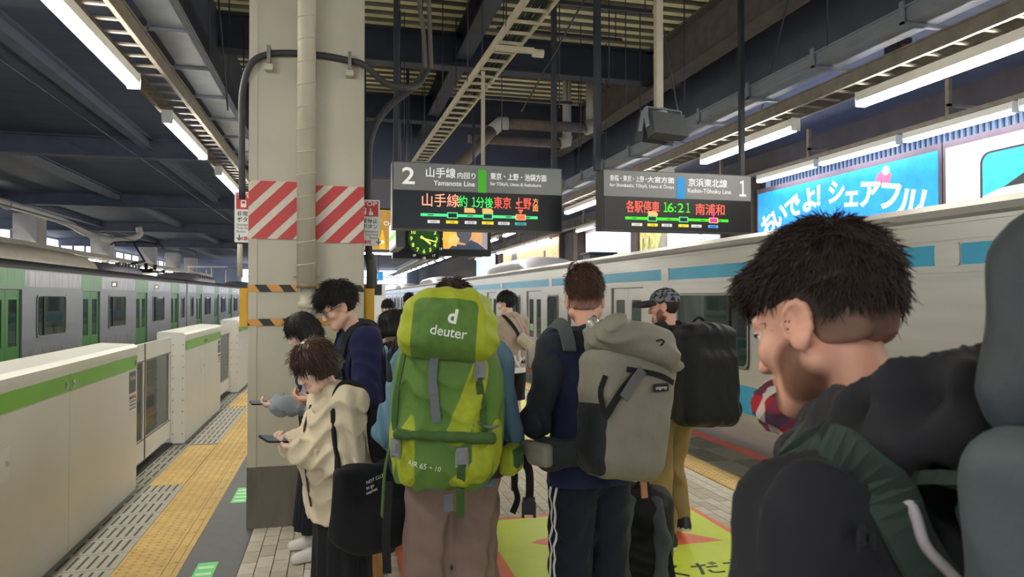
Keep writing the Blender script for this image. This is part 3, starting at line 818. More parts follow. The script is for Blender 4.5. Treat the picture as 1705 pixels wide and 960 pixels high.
# flag signs
def stop_sign(x0, x1, z0, z1, y, lab, arrow_left):
    t = thing('emergency_stop_sign', lab, 'sign', ((x0 + x1) / 2, y, z0), 0, 'emergency stop signs on the column')
    MB().bevel_box((x0, y, z0), (x1, y + .012, z1), .008, axis=1).build('plate', M_WHITE, t, t)
    w = x1 - x0; cx = (x0 + x1) / 2
    rp = MB().box((x0 + .012, y - .002, z1 - .135), (x1 - .012, y, z1 - .012)).build('red_panel', M_RED, t, t)
    m = MB(); add_text(m, 'STOP', (cx, y - .003, z1 - .05), (1, 0, 0), (0, 0, 1), .05, 'CENTER', fit=w * .75, bold=.015); m.build('heading', M_WHITE, rp, t)
    m = MB(); m.bevel_box((cx - .05, y - .003, z1 - .12), (cx - .01, y - .0022, z1 - .065), .008, axis=1); m.build('train_pictogram', M_WHITE, rp, t)
    m = MB(); m.bevel_box((cx - .043, y - .0036, z1 - .09), (cx - .017, y - .003, z1 - .073), .003, axis=1); m.build('train_window', M_RED, rp, t)
    m = MB(); m.bevel_box((cx + .01, y - .003, z1 - .125), (cx + .045, y - .0022, z1 - .095), .01, axis=1); m.bevel_box((cx + .018, y - .003, z1 - .1), (cx + .028, y - .0022, z1 - .066), .004, axis=1); m.build('hand_pictogram', M_WHITE, rp, t)
    m = MB(); al = ('LEFT', x0 + .015) if arrow_left else ('RIGHT', x1 - .015)
    add_text(m, '非常停止', (al[1], y - .001, z1 - .185), (1, 0, 0), (0, 0, 1), .042, al[0], bold=.01); add_text(m, 'ボタン', (al[1], y - .001, z1 - .23), (1, 0, 0), (0, 0, 1), .042, al[0], bold=.01)
    for i, s in enumerate(('Emergency', 'Train Stop', 'Button')): add_text(m, s, (al[1], y - .001, z1 - .262 - i * .026), (1, 0, 0), (0, 0, 1), .024, al[0])
    add_text(m, '↓', ((x0 + .01) if arrow_left else (x1 - .035), y - .001, z0 + .015), (1, 0, 0), (0, 0, 1), .06, 'LEFT', bold=.02); m.build('lettering', M_INK, t, t)
    m = MB(); add_text(m, '2番線用' if arrow_left else '1番線用', ((x0 + .05) if arrow_left else x0 + .01, y - .001, z0 + .018), (1, 0, 0), (0, 0, 1), .034, 'LEFT', bold=.02, fit=w * .55); m.build('red_lettering', M_RED, t, t)
stop_sign(-.775, -.585, 2.125, 2.515, 5.75, 'white and red emergency stop sign at the left of the column', True)
stop_sign(.13, .325, 2.115, 2.485, 5.75, 'white and red emergency stop sign at the right of the column', False)
# ================================================================ LAMPS AND OVERHEAD RUNS
def make_lamp(L, tube_m):
    t = thing('fluorescent_lamp', '', 'lamp')
    MB().extrude([(-.045, .10), (.045, .10), (.052, .035), (.052, .008), (-.052, .008), (-.052, .035)][::-1], .0, L, 1).build('housing', M_WHITE, t)
    MB().extrude([(-.05, .008), (.05, .008), (.05, -.03), (.025, -.05), (-.025, -.05), (-.05, -.03)], .03, L - .03, 1).build('diffuser', tube_m, t)
    for y in (-.012, L):
        MB().extrude([(-.055, .105), (.055, .105), (.06, .03), (.055, -.045), (-.055, -.045), (-.06, .03)][::-1], y, y + .012, 1).build('end_cap', M_WHITE, t)
    return t
proto = make_lamp(2.08, M_TUBE)
first = True
ordn = ['first', 'second', 'third', 'fourth', 'fifth', 'sixth', 'seventh', 'eighth', 'ninth', 'tenth', 'eleventh', 'twelfth', 'thirteenth', 'fourteenth', 'fifteenth', 'sixteenth', 'seventeenth', 'eighteenth', 'nineteenth', 'twentieth']
def lamp_row(x, z, ys, word, group):
    global first
    n = 0
    for y in ys:
        o = proto if first else copy_tree(proto)
        first = False
        o.location = (x, y, z)
        if y < 3.0: lab = ordn[int(round((y + 12) / 3.2))] + ' lamp of the row overhead behind the camera above the ' + word; g = group + ' behind the camera'
        else:
            lab = ordn[min(n, 19)] + ' lit fluorescent lamp from the camera above the ' + word; n += 1; g = group
        o['label'] = lab; o['group'] = g
lamp_row(-1.83, 3.66, [5.0 + 3.4 * k for k in range(-4, 17)], 'white gates', 'lamps above the white gates')
lamp_row(5.10, 3.66, [3.92 + 3.12 * k for k in range(-4, 20)], 'right train edge', 'lamps above the right train')

def light_rail(x, lab):
    t = thing('lighting_rail', lab, 'lighting rail', (x, 3, 3.77))
    for e in (-.17, .17):
        m = MB(); m.box((x + e - .02, -12, 3.77), (x + e + .02, 70, 3.90)); m.box((x + e - .035, -12, 3.89), (x + e + .035, 70, 3.905)); m.build('side_rail', M_RAIL_BROWN, t, t)
    for k in range(60):
        y = 3.0 + k * .28
        MB().box((x - .15, y, 3.785), (x + .15, y + .04, 3.80)).build('cross_bar', M_RAIL_BROWN, t, t)
    return t
light_rail(-1.75, 'dusty steel lighting rail running above the white gates')
light_rail(5.02, 'dusty steel lighting rail running above the right train edge')

def cable_duct(x0, x1, z, lab, ya, yb, side):
    t = thing('cable_duct', lab, 'cable duct', ((x0 + x1) / 2, ya, z))
    MB().box((x0, ya, z), (x1, yb, z + .11)).build('trough', M_GREY_DUCT, t, t)
    MB().box((x0 - .012, ya, z + .11), (x1 + .012, yb, z + .13)).build('lid', M_GREY_DUCT, t, t)
    k = 0
    y = ya + .6
    while y < min(yb, 26):
        a, b = (x0 - .03, x1 + .22) if side > 0 else (x0 - .16, x1 + .03)
        MB().box((a, y, z - .035), (b, y + .04, z - .005)).build('bracket', M_GREY_DUCT, t, t)
        MB().box((x0 - .03, y, z - .03), (x0 - .012, y + .05, z + .17)).build('clip', M_GREY_DUCT, t, t)
        y += 1.15
    return t
cable_duct(4.62, 4.93, 4.02, 'grey galvanised cable duct above the right train edge', 2, 60, 1)
cable_duct(-1.72, -1.42, 4.25, 'grey galvanised cable duct above the white gates', 2, 60, -1)

# cream cable ladder
lad = thing('cable_ladder', 'cream cable ladder full of black cables above the signs', 'cable ladder', (1.7, 3, 4.4))
def lx(y): return 1.70 - .026 * (y - 6.0)
for e in (-.02, .24):
    m = MB(); m.v = []; 
    a = Vector((lx(3) + e, 3, 4.40)); b = Vector((lx(16) + e, 16, 4.40))
    m.ribbon([a + Vector((0, 0, .05)), b + Vector((0, 0, .05))], .10, .022, (1, 0, 0)); m.build('side_rail', M_CREAM_STEEL, lad, lad)
for k in range(44):
    y = 3.1 + k * .295
    MB().box((lx(y) - .01, y, 4.40), (lx(y) + .23, y + .035, 4.425)).build('rung', M_CREAM_STEEL, lad, lad)
m = MB()
for k in range(9):
    e = .02 + k * .023
    pts_ = [(lx(y) + e + .008 * math.sin(y * 2.3 + k), y, 4.445 + .012 * math.sin(y * 1.7 + k * 2)) for y in np.arange(3, 16.2, .5)]
    m.tube(pts_, .012, 5)
o = m.build('cables', M_BLACK, lad, lad); o['kind'] = 'stuff'
tag(MB().box((1.655, 8.19, 3.27), (1.695, 8.23, 4.40)).build('support_post', M_CREAM_STEEL), 'thin cream post between the left sign and cable ladder', 'post')
t = thing('support_bracket', 'short cream bracket clamped to the right of the cable ladder', 'bracket', (2.0, 7.3, 4.36))
MB().box((1.62, 7.28, 4.345), (2.05, 7.34, 4.398)).build('arm', M_CREAM_STEEL, t, t); MB().cyl((2.04, 7.31, 4.35), (2.16, 7.31, 4.35), .045, 12).build('end_fitting', M_CREAM_STEEL, t, t)

# hanger rods
M_ROD = mat('thin_rod', (70, 72, 78), .5, .4, .2, 9)
rods = []
for k in range(9): rods.append((4.60, 4.4 + k * 1.45, 4.14, 6.2, 'above the right cable duct'))
for k in range(7): rods.append((-1.44, 5.6 + k * 1.5, 4.38, 5.9, 'above the left cable duct'))
for k in range(6): rods.append((lx(5 + k * 1.9) - .03, 5.0 + k * 1.9, 4.45, 6.2, 'left of the cable ladder'))
for k in range(6): rods.append((lx(5 + k * 1.9) + .26, 5.5 + k * 1.9, 4.45, 6.2, 'right of the cable ladder'))
for k, (x, y, z) in enumerate(((2.95, 9.2, 4.3), (3.25, 10.4, 4.1), (3.6, 9.0, 4.6), (3.9, 11.0, 4.2), (2.6, 11.2, 4.4), (4.1, 9.6, 4.5), (1.1, 9.5, 4.6), (1.0, 11.1, 4.2), (.75, 9.0, 4.4))):
    rods.append((x, y, z, 6.2, 'hanging between the two signs'))
cnt = {}
for (x, y, z0, z1, w) in rods:
    cnt[w] = cnt.get(w, 0)
    tag(MB().cyl((x, y, z0), (x, y, 6.34 if z1 > 6 else z1), .008, 6).build('hanger_rod', M_ROD), ordn[cnt[w]] + ' thin steel hanger rod ' + w + ', counting from the camera', 'rod', 'hanger rods ' + w)
    cnt[w] += 1
for i, (a, b, lab) in enumerate((((3.3, 7.2, 5.9), (4.3, 8.3, 3.95), 'thin diagonal brace running down to the right duct'), ((3.15, 7.4, 5.9), (2.2, 8.4, 4.0), 'thin diagonal brace left of the loudspeakers'),
                               ((-1.36, 8.2, 5.9), (-1.38, 9.6, 4.1), 'thin diagonal brace above the left lighting rail'), ((4.6, 6.2, 5.4), (5.02, 7.6, 3.95), 'thin diagonal brace above the right lighting rail'),)):
    tag(MB().cyl(a, b, .011, 6).build('brace_rod', M_ROD), lab, 'rod')
for i, (y, z, x0, x1) in enumerate(((8.9, 5.62, 2.4, 4.2), (12.9, 5.45, 2.4, 4.4), (10.2, 5.7, 2.3, 4.3))):
    t = thing('strut_channel', ['nearest', 'farthest', 'middle'][i] + ' thin strut channel under the deck between the signs', 'strut', (x0, y, z))
    MB().box((x0, y, z), (x1, y + .05, z + .05)).build('channel', M_ROD, t, t)
    for x in (x0 + .1, x1 - .1): MB().cyl((x, y + .025, z + .05), (x, y + .025, 6.2), .008, 6).build('drop_rod', M_ROD, t, t)

# drain pipes in the roof space
dr = thing('roof_drain_pipe', 'brown and white drain pipes with elbows under the roof', 'pipe', (3.5, 13.5, 4.8))
M_PIPEB = mat('brown_drain_pipe', (126, 112, 100), .6, 0, .3, 5); M_PIPEW = mat('white_pvc_pipe', (196, 194, 188), .45, 0, .15, 5)
for pts_, r, m_ in (([(1.95, 13.5, 3.85), (2.95, 13.5, 5.0)], .11, M_PIPEB), ([(2.95, 13.5, 5.0), (3.1, 13.5, 5.14), (3.25, 13.5, 5.15)], .13, M_PIPEW), ([(3.25, 13.5, 5.15), (5.0, 13.5, 5.15)], .10, M_PIPEB), ([(2.5, 13.7, 4.85), (4.5, 13.7, 4.85)], .09, M_PIPEB),
                    ([(4.52, 13.6, 4.85), (4.52, 13.6, 6.15)], .09, M_PIPEW), ([(5.0, 13.5, 5.15), (5.0, 13.5, 6.15)], .10, M_PIPEW), ([(4.4, 13.65, 4.85), (4.52, 13.65, 4.87), (4.52, 13.6, 5.0)], .12, M_PIPEW), ([(4.88, 13.5, 5.13), (5.0, 13.5, 5.16), (5.0, 13.5, 5.3)], .13, M_PIPEW)):
    MB().tube(pts_, r, 14).build('pipe_run' if len(pts_) == 2 else 'elbow', m_, dr, dr)

# loudspeakers on a cream drop pole
sp = thing('loudspeaker_cluster', 'two grey box loudspeakers under a cream drop pole', 'loudspeaker', (3.1, 6.42, 3.2))
M_SPK = mat('grey_speaker_cloth', (84, 86, 90), .8, 0, .15, 40, bump=.2, bscale=300)
MB().box((3.06, 6.39, 3.55), (3.13, 6.46, 6.2)).build('drop_pole', M_CREAM_STEEL, sp, sp)
for s_, nm in ((1, 'speaker_box'), (-1, 'speaker_box')):
    Mx = Matrix.Translation((3.12 - s_ * .02, 6.42 - s_ * .05, 3.36)) @ Matrix.Rotation(R(12 if s_ > 0 else 196), 4, 'Z') @ Matrix.Rotation(R(-14), 4, 'X')
    c = MB().extrude([(-.20, -.12), (.20, -.12), (.20, .11), (-.20, .11)], -.14, -.11, 1, 0, Mx).extrude([(-.20, -.12), (.20, -.12), (.20, .11), (-.20, .11)], -.11, -.02, 1, 0, Mx).extrude([(-.15, -.09), (.15, -.09), (.15, .09), (-.15, .09)], -.02, .05, 1, 0, Mx)
    b_ = c.build(nm, M_SPK, sp, sp)
    MB().box((-.215, -.09, -.02), (-.202, -.03, .17), 0, Mx).box((.202, -.09, -.02), (.215, -.03, .17), 0, Mx).box((-.215, -.09, .17), (.215, -.03, .182), 0, Mx).build('yoke', M_GREY_DUCT, b_, sp)
MB().cyl((3.095, 6.425, 3.50), (3.095, 6.425, 3.57), .09, 16).build('mount_plate', M_GREY_DUCT, sp, sp)

# small red alarm box and small white boxes on the right duct
t = thing('alarm_box', 'small dark box with red sign above the right lamps', 'box', (5.15, 5.6, 3.905))
MB().box((5.08, 5.5, 3.905), (5.25, 5.66, 4.15)).build('case', M_STEEL_DARK, t, t); MB().box((5.13, 5.494, 4.02), (5.19, 5.499, 4.08)).build('red_sign', M_RED, t, t)

# ================================================================ HANGING SIGNS
M_HDR = mat('sign_header_grey', (156, 158, 156), .45, 0, .05, 5)
M_SCR = mat('led_screen_black', (24, 25, 27), .35, 0, .1, 9)
M_CASE = mat('sign_case_grey', (92, 94, 96), .4, .2, .1, 6)
E_RED = emat('led_red', (255, 84, 66), 1.6); E_PINK = emat('led_pale_red', (255, 150, 120), 1.5); E_GRN = emat('led_green', (60, 230, 90), 1.3)
E_LGRN = emat('led_line_green', (70, 220, 130), 1.1); E_BGRN = emat('led_bright_green', (60, 230, 20), 1.2); E_ORG = emat('led_orange', (255, 150, 90), 1.4)
E_WHT = emat('print_white_glow', (236, 236, 232), .55); E_YEL = emat('label_yellow', (240, 210, 40), .8); E_TEAL = emat('label_teal', (60, 170, 170), .8); E_BLU = emat('label_blue', (70, 150, 230), .8); E_MAG = emat('led_magenta', (240, 20, 130), 1.3)
M_SGRN = emat('line_green', (70, 170, 40), .5); M_SBLU = emat('line_blue', (20, 140, 205), .5)
SY = 8.10
def hang_sign(lab, x0, x1, z0, z1, zh, poles, hdr, bar, led, line_m, marks, ptop=6.2, shrink=1.0):
    t = thing('hanging_departure_sign', lab, 'sign', ((x0 + x1) / 2, SY + .1, z0), 0, 'hanging departure signs')
    MB().box((x0 - .012, SY + .012, z0 - .012), (x1 + .012, SY + .26, z1 + .012)).build('case', M_CASE, t, t)
    MB().box((x0, SY, zh), (x1, SY + .012, z1)).build('header_panel', M_HDR, t, t)
    sc = MB().box((x0, SY, z0), (x1, SY + .012, zh - .004)).build('led_screen', M_SCR, t, t)
    X, Z = (1, 0, 0), (0, 0, 1)
    for (s, a, b, z, sz, bold) in hdr:
        m = MB(); add_text(m, s, (x0 + a, SY - .002, z), X, Z, sz, fit=(b - a) if b > a else None, bold=bold); m.build('lettering', E_WHT, t, t)
    MB().box((x0 + bar[0], SY - .004, zh - .004), (x0 + bar[1], SY, z1 - .05)).build('line_colour_bar', bar[2], t, t)
    for (s, a, b, z, sz, em) in led:
        m = MB(); add_text(m, s, (x0 + a, SY - .002, z), X, Z, sz, fit=(b - a) if b > a else None, bold=.0); m.build('led_lettering', em, sc, t)
    a, b, zl = marks['line']
    ln = MB().box((x0 + a, SY - .003, zl - .016), (x0 + b, SY - .001, zl + .016)).build('route_line', line_m, sc, t)
    for k in range(6):
        xx = x0 + a + .08 + k * (b - a - .1) / 5.6
        MB().box((xx, SY - .0042, zl - .006), (xx + .07, SY - .0032, zl + .006)).build('line_gap', M_SCR, sc, t)
    for (xx, em, fill) in marks['boxes']:
        xx += x0
        MB().box((xx - .062, SY - .0055, zl - .034), (xx + .062, SY - .0034, zl + .034)).build('station_frame', em, sc, t)
        MB().box((xx - .05, SY - .0066, zl - .025), (xx + .05, SY - .0056, zl + .025)).build('station_box', fill, sc, t)
    for xx in marks['trains']:
        xx += x0; m = MB()
        m.extrude([(xx - .065, zl + .038), (xx + .065, zl + .038), (xx + .065, zl + .066), (xx + .04, zl + .092), (xx - .065, zl + .092)], SY - .003, SY - .001, 1); m.build('train_mark', E_ORG, sc, t)
    xx = x0 + marks['tri'][0]
    MB().extrude([(xx - .032, zl + .09), (xx, zl + .038), (xx + .032, zl + .09)][::-1], SY - .003, SY - .001, 1).build('triangle_mark', marks['tri'][1], sc, t)
    for i, (xx, em) in enumerate(marks['labels']):
        xx += x0
        l_ = MB().box((xx - .07, SY - .003, zl - .095), (xx + .07, SY - .001, zl - .06)).build('station_label', em, sc, t)
        m = MB(); add_text(m, marks['names'][i], (xx, SY - .004, zl - .09), X, Z, .03, 'CENTER', fit=None, bold=.0); m.build('label_lettering', M_INK, l_, t)
    for (px_, wd) in poles:
        MB().box((px_ - wd / 2, SY + .10, z1 + .012), (px_ + wd / 2, SY + .10 + wd, ptop)).build('support_pole', M_DARKPOLE, t, t)
    if shrink != 1.0:
        t.location = Vector((0, 0, 1.7)) + (t.location - Vector((0, 0, 1.7))) * shrink; t.scale = (shrink,) * 3
    return t
hang_sign('dark hanging sign with green bar and large number 2', .61, 2.62, 2.50, 3.25, 2.935, [(.645, .055), (2.565, .06)],
    [('2', .09, .235, 3.005, .27, .012), ('山手線', .36, .705, 3.10, .125, .012), ('内回り', .73, .945, 3.095, .08, .008), ('Yamanote Line', .46, .945, 3.0, .085, .006), ('東京・上野・池袋方面', 1.13, 1.82, 3.10, .088, .01), ('for Tōkyō, Ueno & Ikebukuro', 1.13, 1.755, 3.025, .056, .004)],
    (.983, 1.083, M_SGRN),
    [('山手線', .31, .74, 2.765, .165, E_PINK), ('約', .745, .85, 2.765, .15, E_GRN), ('１', .885, .935, 2.765, .15, E_GRN), ('分後', .955, 1.16, 2.765, .14, E_GRN), ('東京', 1.17, 1.375, 2.765, .15, E_RED), ('・', 1.39, 1.42, 2.765, .15, E_RED), ('上野', 1.43, 1.625, 2.765, .15, E_RED), ('方', 1.645, 1.715, 2.815, .085, E_ORG), ('面', 1.645, 1.715, 2.738, .085, E_ORG)],
    E_LGRN, dict(line=(.31, 1.71, 2.655), boxes=[(.68, E_LGRN, M_SCR), (1.10, E_LGRN, M_SCR), (1.50, E_ORG, E_RED)], trains=[.885, 1.10], tri=(1.50, E_RED),
    labels=[(.46, E_WHT), (.675, E_YEL), (.895, E_WHT), (1.10, E_YEL), (1.295, E_WHT), (1.50, E_TEAL)], names=['浜松町', '大崎', '田町駅', '品川', '有楽町', '新橋駅']))
hang_sign('dark hanging sign with blue bar and large number 1', 3.17, 5.20, 2.545, 3.27, 2.95, [(3.135, .075), (5.15, .06)],
    [('新橋・東京・上野・', .08, .565, 3.145, .08, .006), ('大宮方面', .575, .94, 3.145, .08, .014), ('for Shimbashi, Tōkyō, Ueno & Ōmiya', .075, .94, 3.07, .06, .004), ('京浜東北線', 1.134, 1.684, 3.12, .11, .012), ('Keihin-Tōhoku Line', 1.125, 1.737, 3.03, .08, .006), ('１', 1.825, 1.92, 3.01, .27, .012)],
    (.977, 1.094, M_SBLU),
    [('各駅停車', .29, .735, 2.77, .16, E_RED), ('１', .775, .825, 2.775, .165, E_BGRN), ('6', .84, .925, 2.775, .165, E_BGRN), (':', .94, .94, 2.778, .15, E_BGRN), ('2', .985, 1.065, 2.775, .165, E_BGRN), ('１', 1.085, 1.135, 2.775, .165, E_BGRN), ('南浦和', 1.23, 1.64, 2.765, .155, E_RED)],
    E_BGRN, dict(line=(.28, 1.70, 2.685), boxes=[(.64, E_LGRN, M_SCR), (1.07, E_LGRN, M_SCR), (1.49, E_ORG, E_MAG)], trains=[.65], tri=(1.49, E_MAG),
    labels=[(.435, E_WHT), (.645, E_YEL), (.84, E_WHT), (1.07, E_YEL), (1.25, E_WHT), (1.485, E_BLU)], names=['大井町', '大崎', '田町駅', '品川', '有楽町', '新橋駅']), ptop=6.87, shrink=.87)

# ================================================================ CLOCK BOARD, SCREENS, FAR SIGNS
cb = thing('station_clock_board', 'black board with green clock and orange video screen', 'clock', (1.85, 12.5, 2.39))
CYb = 12.5
MB().box((.93, CYb, 2.39), (1.74, CYb + .25, 3.12)).build('clock_case', M_BLACK, cb, cb)
face = MB().disc((1.48, CYb - .005, 2.745), (0, 1, 0), .285, 40, t=.01).build('clock_face', emat('clock_green', (28, 70, 24), .6), cb, cb)
m = MB(); E_NUM = emat('clock_yellow', (226, 240, 110), .9)
for h in range(1, 13):
    a = R(90 - 30 * h); add_text(m, str(h), (1.48 + .225 * math.cos(a), CYb - .012, 2.745 + .225 * math.sin(a) - .032), (1, 0, 0), (0, 0, 1), .095, 'CENTER', bold=.02)
m.build('numerals', E_NUM, face, cb)
m = MB()
for h in range(13, 20):
    a = R(90 - 30 * (h - 12)); add_text(m, str(h), (1.48 + .345 * math.cos(a), CYb - .003, 2.745 + .345 * math.sin(a) - .02), (1, 0, 0), (0, 0, 1), .06, 'CENTER', bold=.01)
m.build('outer_numerals', E_WHT, cb, cb)
def hand(L, w, ang):
    a = R(90 - ang); d = Vector((math.cos(a), 0, math.sin(a))); n = Vector((-d.z, 0, d.x)); c = Vector((1.48, CYb - .014, 2.745))
    return MB().face([c - d * .07 + n * w, c + d * L + n * w * .6, c + d * L - n * w * .6, c - d * .07 - n * w]) or None
for L_, w_, an, nm in ((.15, .016, 128, 'hour_hand'), (.24, .011, 104, 'minute_hand')):
    a = R(90 - an); m = MB()
    Mx = Matrix.Translation((1.48, CYb - .014, 2.745)) @ Matrix.Rotation(-a, 4, 'Y')
    m.box((-.07, -.003, -w_), (L_, .003, w_), 0, Mx); m.build(nm, E_NUM, face, cb)
scb = MB().box((1.76, CYb, 2.45), (2.70, CYb + .25, 3.12)).build('screen_case', M_BLACK, cb, cb)
scr = MB().box((1.82, CYb - .004, 2.57), (2.63, CYb, 2.99)).build('video_screen', emat('screen_tan', (214, 160, 110), .9, .25), cb, cb)
def prt(name, pts, em, k): MB().extrude(pts, CYb - .004 - .0015 * k, CYb - .004 - .0015 * (k - 1), 1).build(name, em, scr, cb)
prt('yellow_area', [(1.82, 2.6), (2.03, 2.57), (2.1, 2.8), (2.0, 2.99), (1.82, 2.99)][::-1], emat('screen_yellow', (244, 176, 70), 1.0, .2), 1)
prt('grey_edge', [(2.52, 2.57), (2.63, 2.57), (2.63, 2.99), (2.55, 2.99)][::-1], emat('screen_grey', (150, 146, 150), .8, .1), 1)
prt('shoulder_shape', [(1.92, 2.57), (2.60, 2.57), (2.46, 2.68), (2.32, 2.74), (2.22, 2.64), (2.02, 2.66)], emat('screen_navy', (60, 74, 92), .8, .2), 2)
prt('head_shape', [(2.12, 2.70), (2.26, 2.66), (2.33, 2.80), (2.36, 2.99), (2.06, 2.99), (2.06, 2.86)], emat('screen_slate', (84, 84, 96), .8, .2), 3)
prt('hand_shape', [(1.9, 2.64), (2.06, 2.62), (2.12, 2.76), (2.02, 2.84), (1.93, 2.78)], emat('screen_orange', (255, 190, 110), 1.1, .3), 4)
for x in (1.2, 2.4): MB().cyl((x, CYb + .12, 3.12), (x, CYb + .12, 6.2), .03, 8).build('hanger', M_DARKPOLE, cb, cb)
# drinks poster
dk = thing('drinks_poster', 'gold backlit poster with printed drink bottles beside the column', 'poster', (.85, 14.0, 2.6))
MB().box((.40, 14.0, 2.58), (1.2, 14.12, 3.45)).build('frame', M_BLACK, dk, dk)
MB().box((.43, 13.99, 2.64), (1.17, 14.0, 3.42)).build('print', emat('poster_gold', (176, 136, 66), .8, .3), dk, dk)
m = MB(); add_text(m, 'CHO', (.86, 13.985, 3.12), (1, 0, 0), (0, 0, 1), .11, 'LEFT', bold=.01); m.build('lettering', E_WHT, dk, dk)
for x, c, sc_ in ((.60, (240, 200, 90), .8), (.84, (244, 180, 50), 1), (1.04, (206, 70, 90), .95)):
    P = [(x - .05, 2.66), (x + .05, 2.66), (x + .055, 2.78), (x + .05, 2.86), (x + .018, 2.96), (x + .016, 3.02 * 1.0), (x - .016, 3.02), (x - .018, 2.96), (x - .05, 2.86), (x - .055, 2.78)]
    b_ = MB().extrude(P, 13.982, 13.989, 1).build('printed_bottle', emat('bottle_%d' % c[1], c, .8, .2), dk, dk)
    MB().disc((x, 13.98, 2.79), (0, 1, 0), .036, 16, t=.003).build('bottle_label', E_WHT, b_, dk)
MB().box((.30, 13.96, 2.545), (1.22, 14.06, 2.575)).build('lamp_strip', M_TUBE_COOL, dk, dk)
for x in (.5, 1.1): MB().cyl((x, 14.06, 3.45), (x, 14.06, 6.2), .02, 8).build('hanger', M_DARKPOLE, dk, dk)
gb = thing('station_name_box', 'white and green lightbox seen edge on by the clock', 'sign', (.95, 11.5, 2.45))
MB().box((.86, 10.9, 2.48), (1.0, 12.3, 2.95)).build('box', M_CASE, gb, gb)
MB().box((.852, 10.95, 2.52), (.86, 12.25, 2.92)).build('panel', emat('lightbox_white', (236, 240, 240), .9), gb, gb)
MB().box((.846, 10.95, 2.64), (.852, 12.25, 2.72)).build('green_band', emat('lightbox_green', (110, 180, 60), .9), gb, gb)
for y in (11.1, 12.1): MB().cyl((.93, y, 2.95), (.93, y, 6.2), .02, 8).build('hanger', M_DARKPOLE, gb, gb)
bsn = thing('direction_sign', 'small blue sign hanging far along the platform', 'sign', (2.2, 40, 2.6))
MB().box((1.95, 40, 2.65), (2.45, 40.1, 3.15)).build('plate', emat('small_sign_blue', (50, 140, 200), .7), bsn, bsn)
MB().box((2.05, 39.98, 2.75), (2.15, 40, 3.05)).build('pictogram', E_WHT, bsn, bsn); MB().cyl((2.2, 40.05, 3.15), (2.2, 40.05, 4.7), .03, 6).build('hanger', M_DARKPOLE, bsn, bsn)
wb_ = thing('map_board', 'white information board with black heading far behind the column', 'board', (.55, 15.5, 0))
MB().box((.42, 15.5, .6), (1.0, 15.56, 2.0)).build('panel', M_WHITE, wb_, wb_); MB().box((.5, 15.49, 1.75), (.92, 15.5, 1.98)).build('heading', M_BLACK, wb_, wb_)
m = MB(); add_text(m, 'INFO', (.71, 15.485, 1.83), (1, 0, 0), (0, 0, 1), .09, 'CENTER'); 
for x in (.45, .95): MB().cyl((x, 15.53, 0), (x, 15.53, .62), .025, 8).build('leg', M_GREYPOLE, wb_, wb_)

# ================================================================ RIGHT SIDE BILLBOARDS
BX = 8.55
M_BFRAME = mat('billboard_frame', (112, 96, 104), .5, .2, .15, 5)
M_BDARK = mat('billboard_dark_frame', (52, 48, 48), .5, 0, .2, 5)
def billboard(name, lab, ya, yb, z0, z1, em, group='lit billboards on the right wall'):
    t = thing(name, lab, 'billboard', (BX + .1, (ya + yb) / 2, z0), 0, group)
    MB().box((BX + .01, ya - .06, z0 - .06), (BX + .19, yb + .06, z1 + .10)).build('frame', M_BFRAME, t, t)
    MB().box((BX, ya, z0), (BX + .012, yb, z1)).build('print', em, t, t)
    return t
def bprint(t, name, pts, em, k=1):
    MB().extrude([(y, z) for y, z in pts], BX - .002 * k, BX - .002 * (k - 1), 0).build(name, em, t, t)
def btext(t, s, y, z, sz, em, bold=.03, rot=0, align='CENTER'):
    a = R(rot); m = MB(); add_text(m, s, (BX - .003, y, z), (0, -math.cos(a), math.sin(a)), (0, math.sin(a), math.cos(a)), sz, align, bold=bold); return m.build('lettering', em, t, t)
blue = billboard('billboard', 'bright blue billboard with white lettering above the right train', 8.50, 13.05, 2.45, 3.86, emat('billboard_blue', (20, 150, 248), POSTER, .28))
EW = emat('billboard_white', (244, 246, 252), POSTER)
for s_, y, z, sz, rt_ in (('お', 12.62, 3.02, .5, 25), ('い', 12.25, 3.16, .5, 22), ('で', 11.83, 3.28, .5, 18), ('よ', 11.38, 3.36, .48, 8), ('！', 11.02, 3.40, .46, 0), ('シ', 10.68, 3.40, .46, -5), ('ェ', 10.30, 3.28, .44, -5), ('ア', 9.90, 3.24, .50, -8), ('フ', 9.46, 3.14, .52, -12), ('ル', 9.07, 2.98, .50, -14), ('！', 8.72, 2.92, .48, -16)):
    btext(blue, s_, y, z, sz, EW, .035, rt_)
E_PK = emat('print_pink', (236, 96, 130), POSTER); E_SKIN = emat('print_skin', (250, 200, 180), POSTER)
bprint(blue, 'pink_figure', [(9.75, 3.55), (9.45, 3.48), (9.38, 3.66), (9.55, 3.78), (9.7, 3.7)], E_PK); MB().disc((BX - .004, 9.5, 3.74), (1, 0, 0), .075, 18, t=.004).build('face_print', E_SKIN, blue, blue)
white = billboard('billboard', 'white billboard with teal vehicle picture at the right edge', 3.2, 8.36, 2.45, 3.86, emat('billboard_pale', (236, 236, 250), POSTER))
bprint(white, 'picture_border', rounded(3.6, 7.80, 2.5, 3.68, .15), emat('print_dark_outline', (60, 60, 66), .6), 1)
bprint(white, 'teal_sky', rounded(3.63, 7.76, 2.5, 3.65, .13), emat('print_teal', (60, 190, 215), POSTER, .2), 2)
bprint(white, 'vehicle_front', [(3.63, 2.5), (7.78, 2.5), (7.76, 3.08), (7.5, 3.15), (6.8, 3.22), (3.63, 3.5)], emat('print_cream', (226, 222, 206), POSTER, .1), 3)
bprint(white, 'windscreen', [(3.63, 3.25), (7.45, 3.16), (7.05, 3.36), (6.3, 3.55), (3.63, 3.6)], emat('print_charcoal', (60, 64, 64), .6, .3), 4)
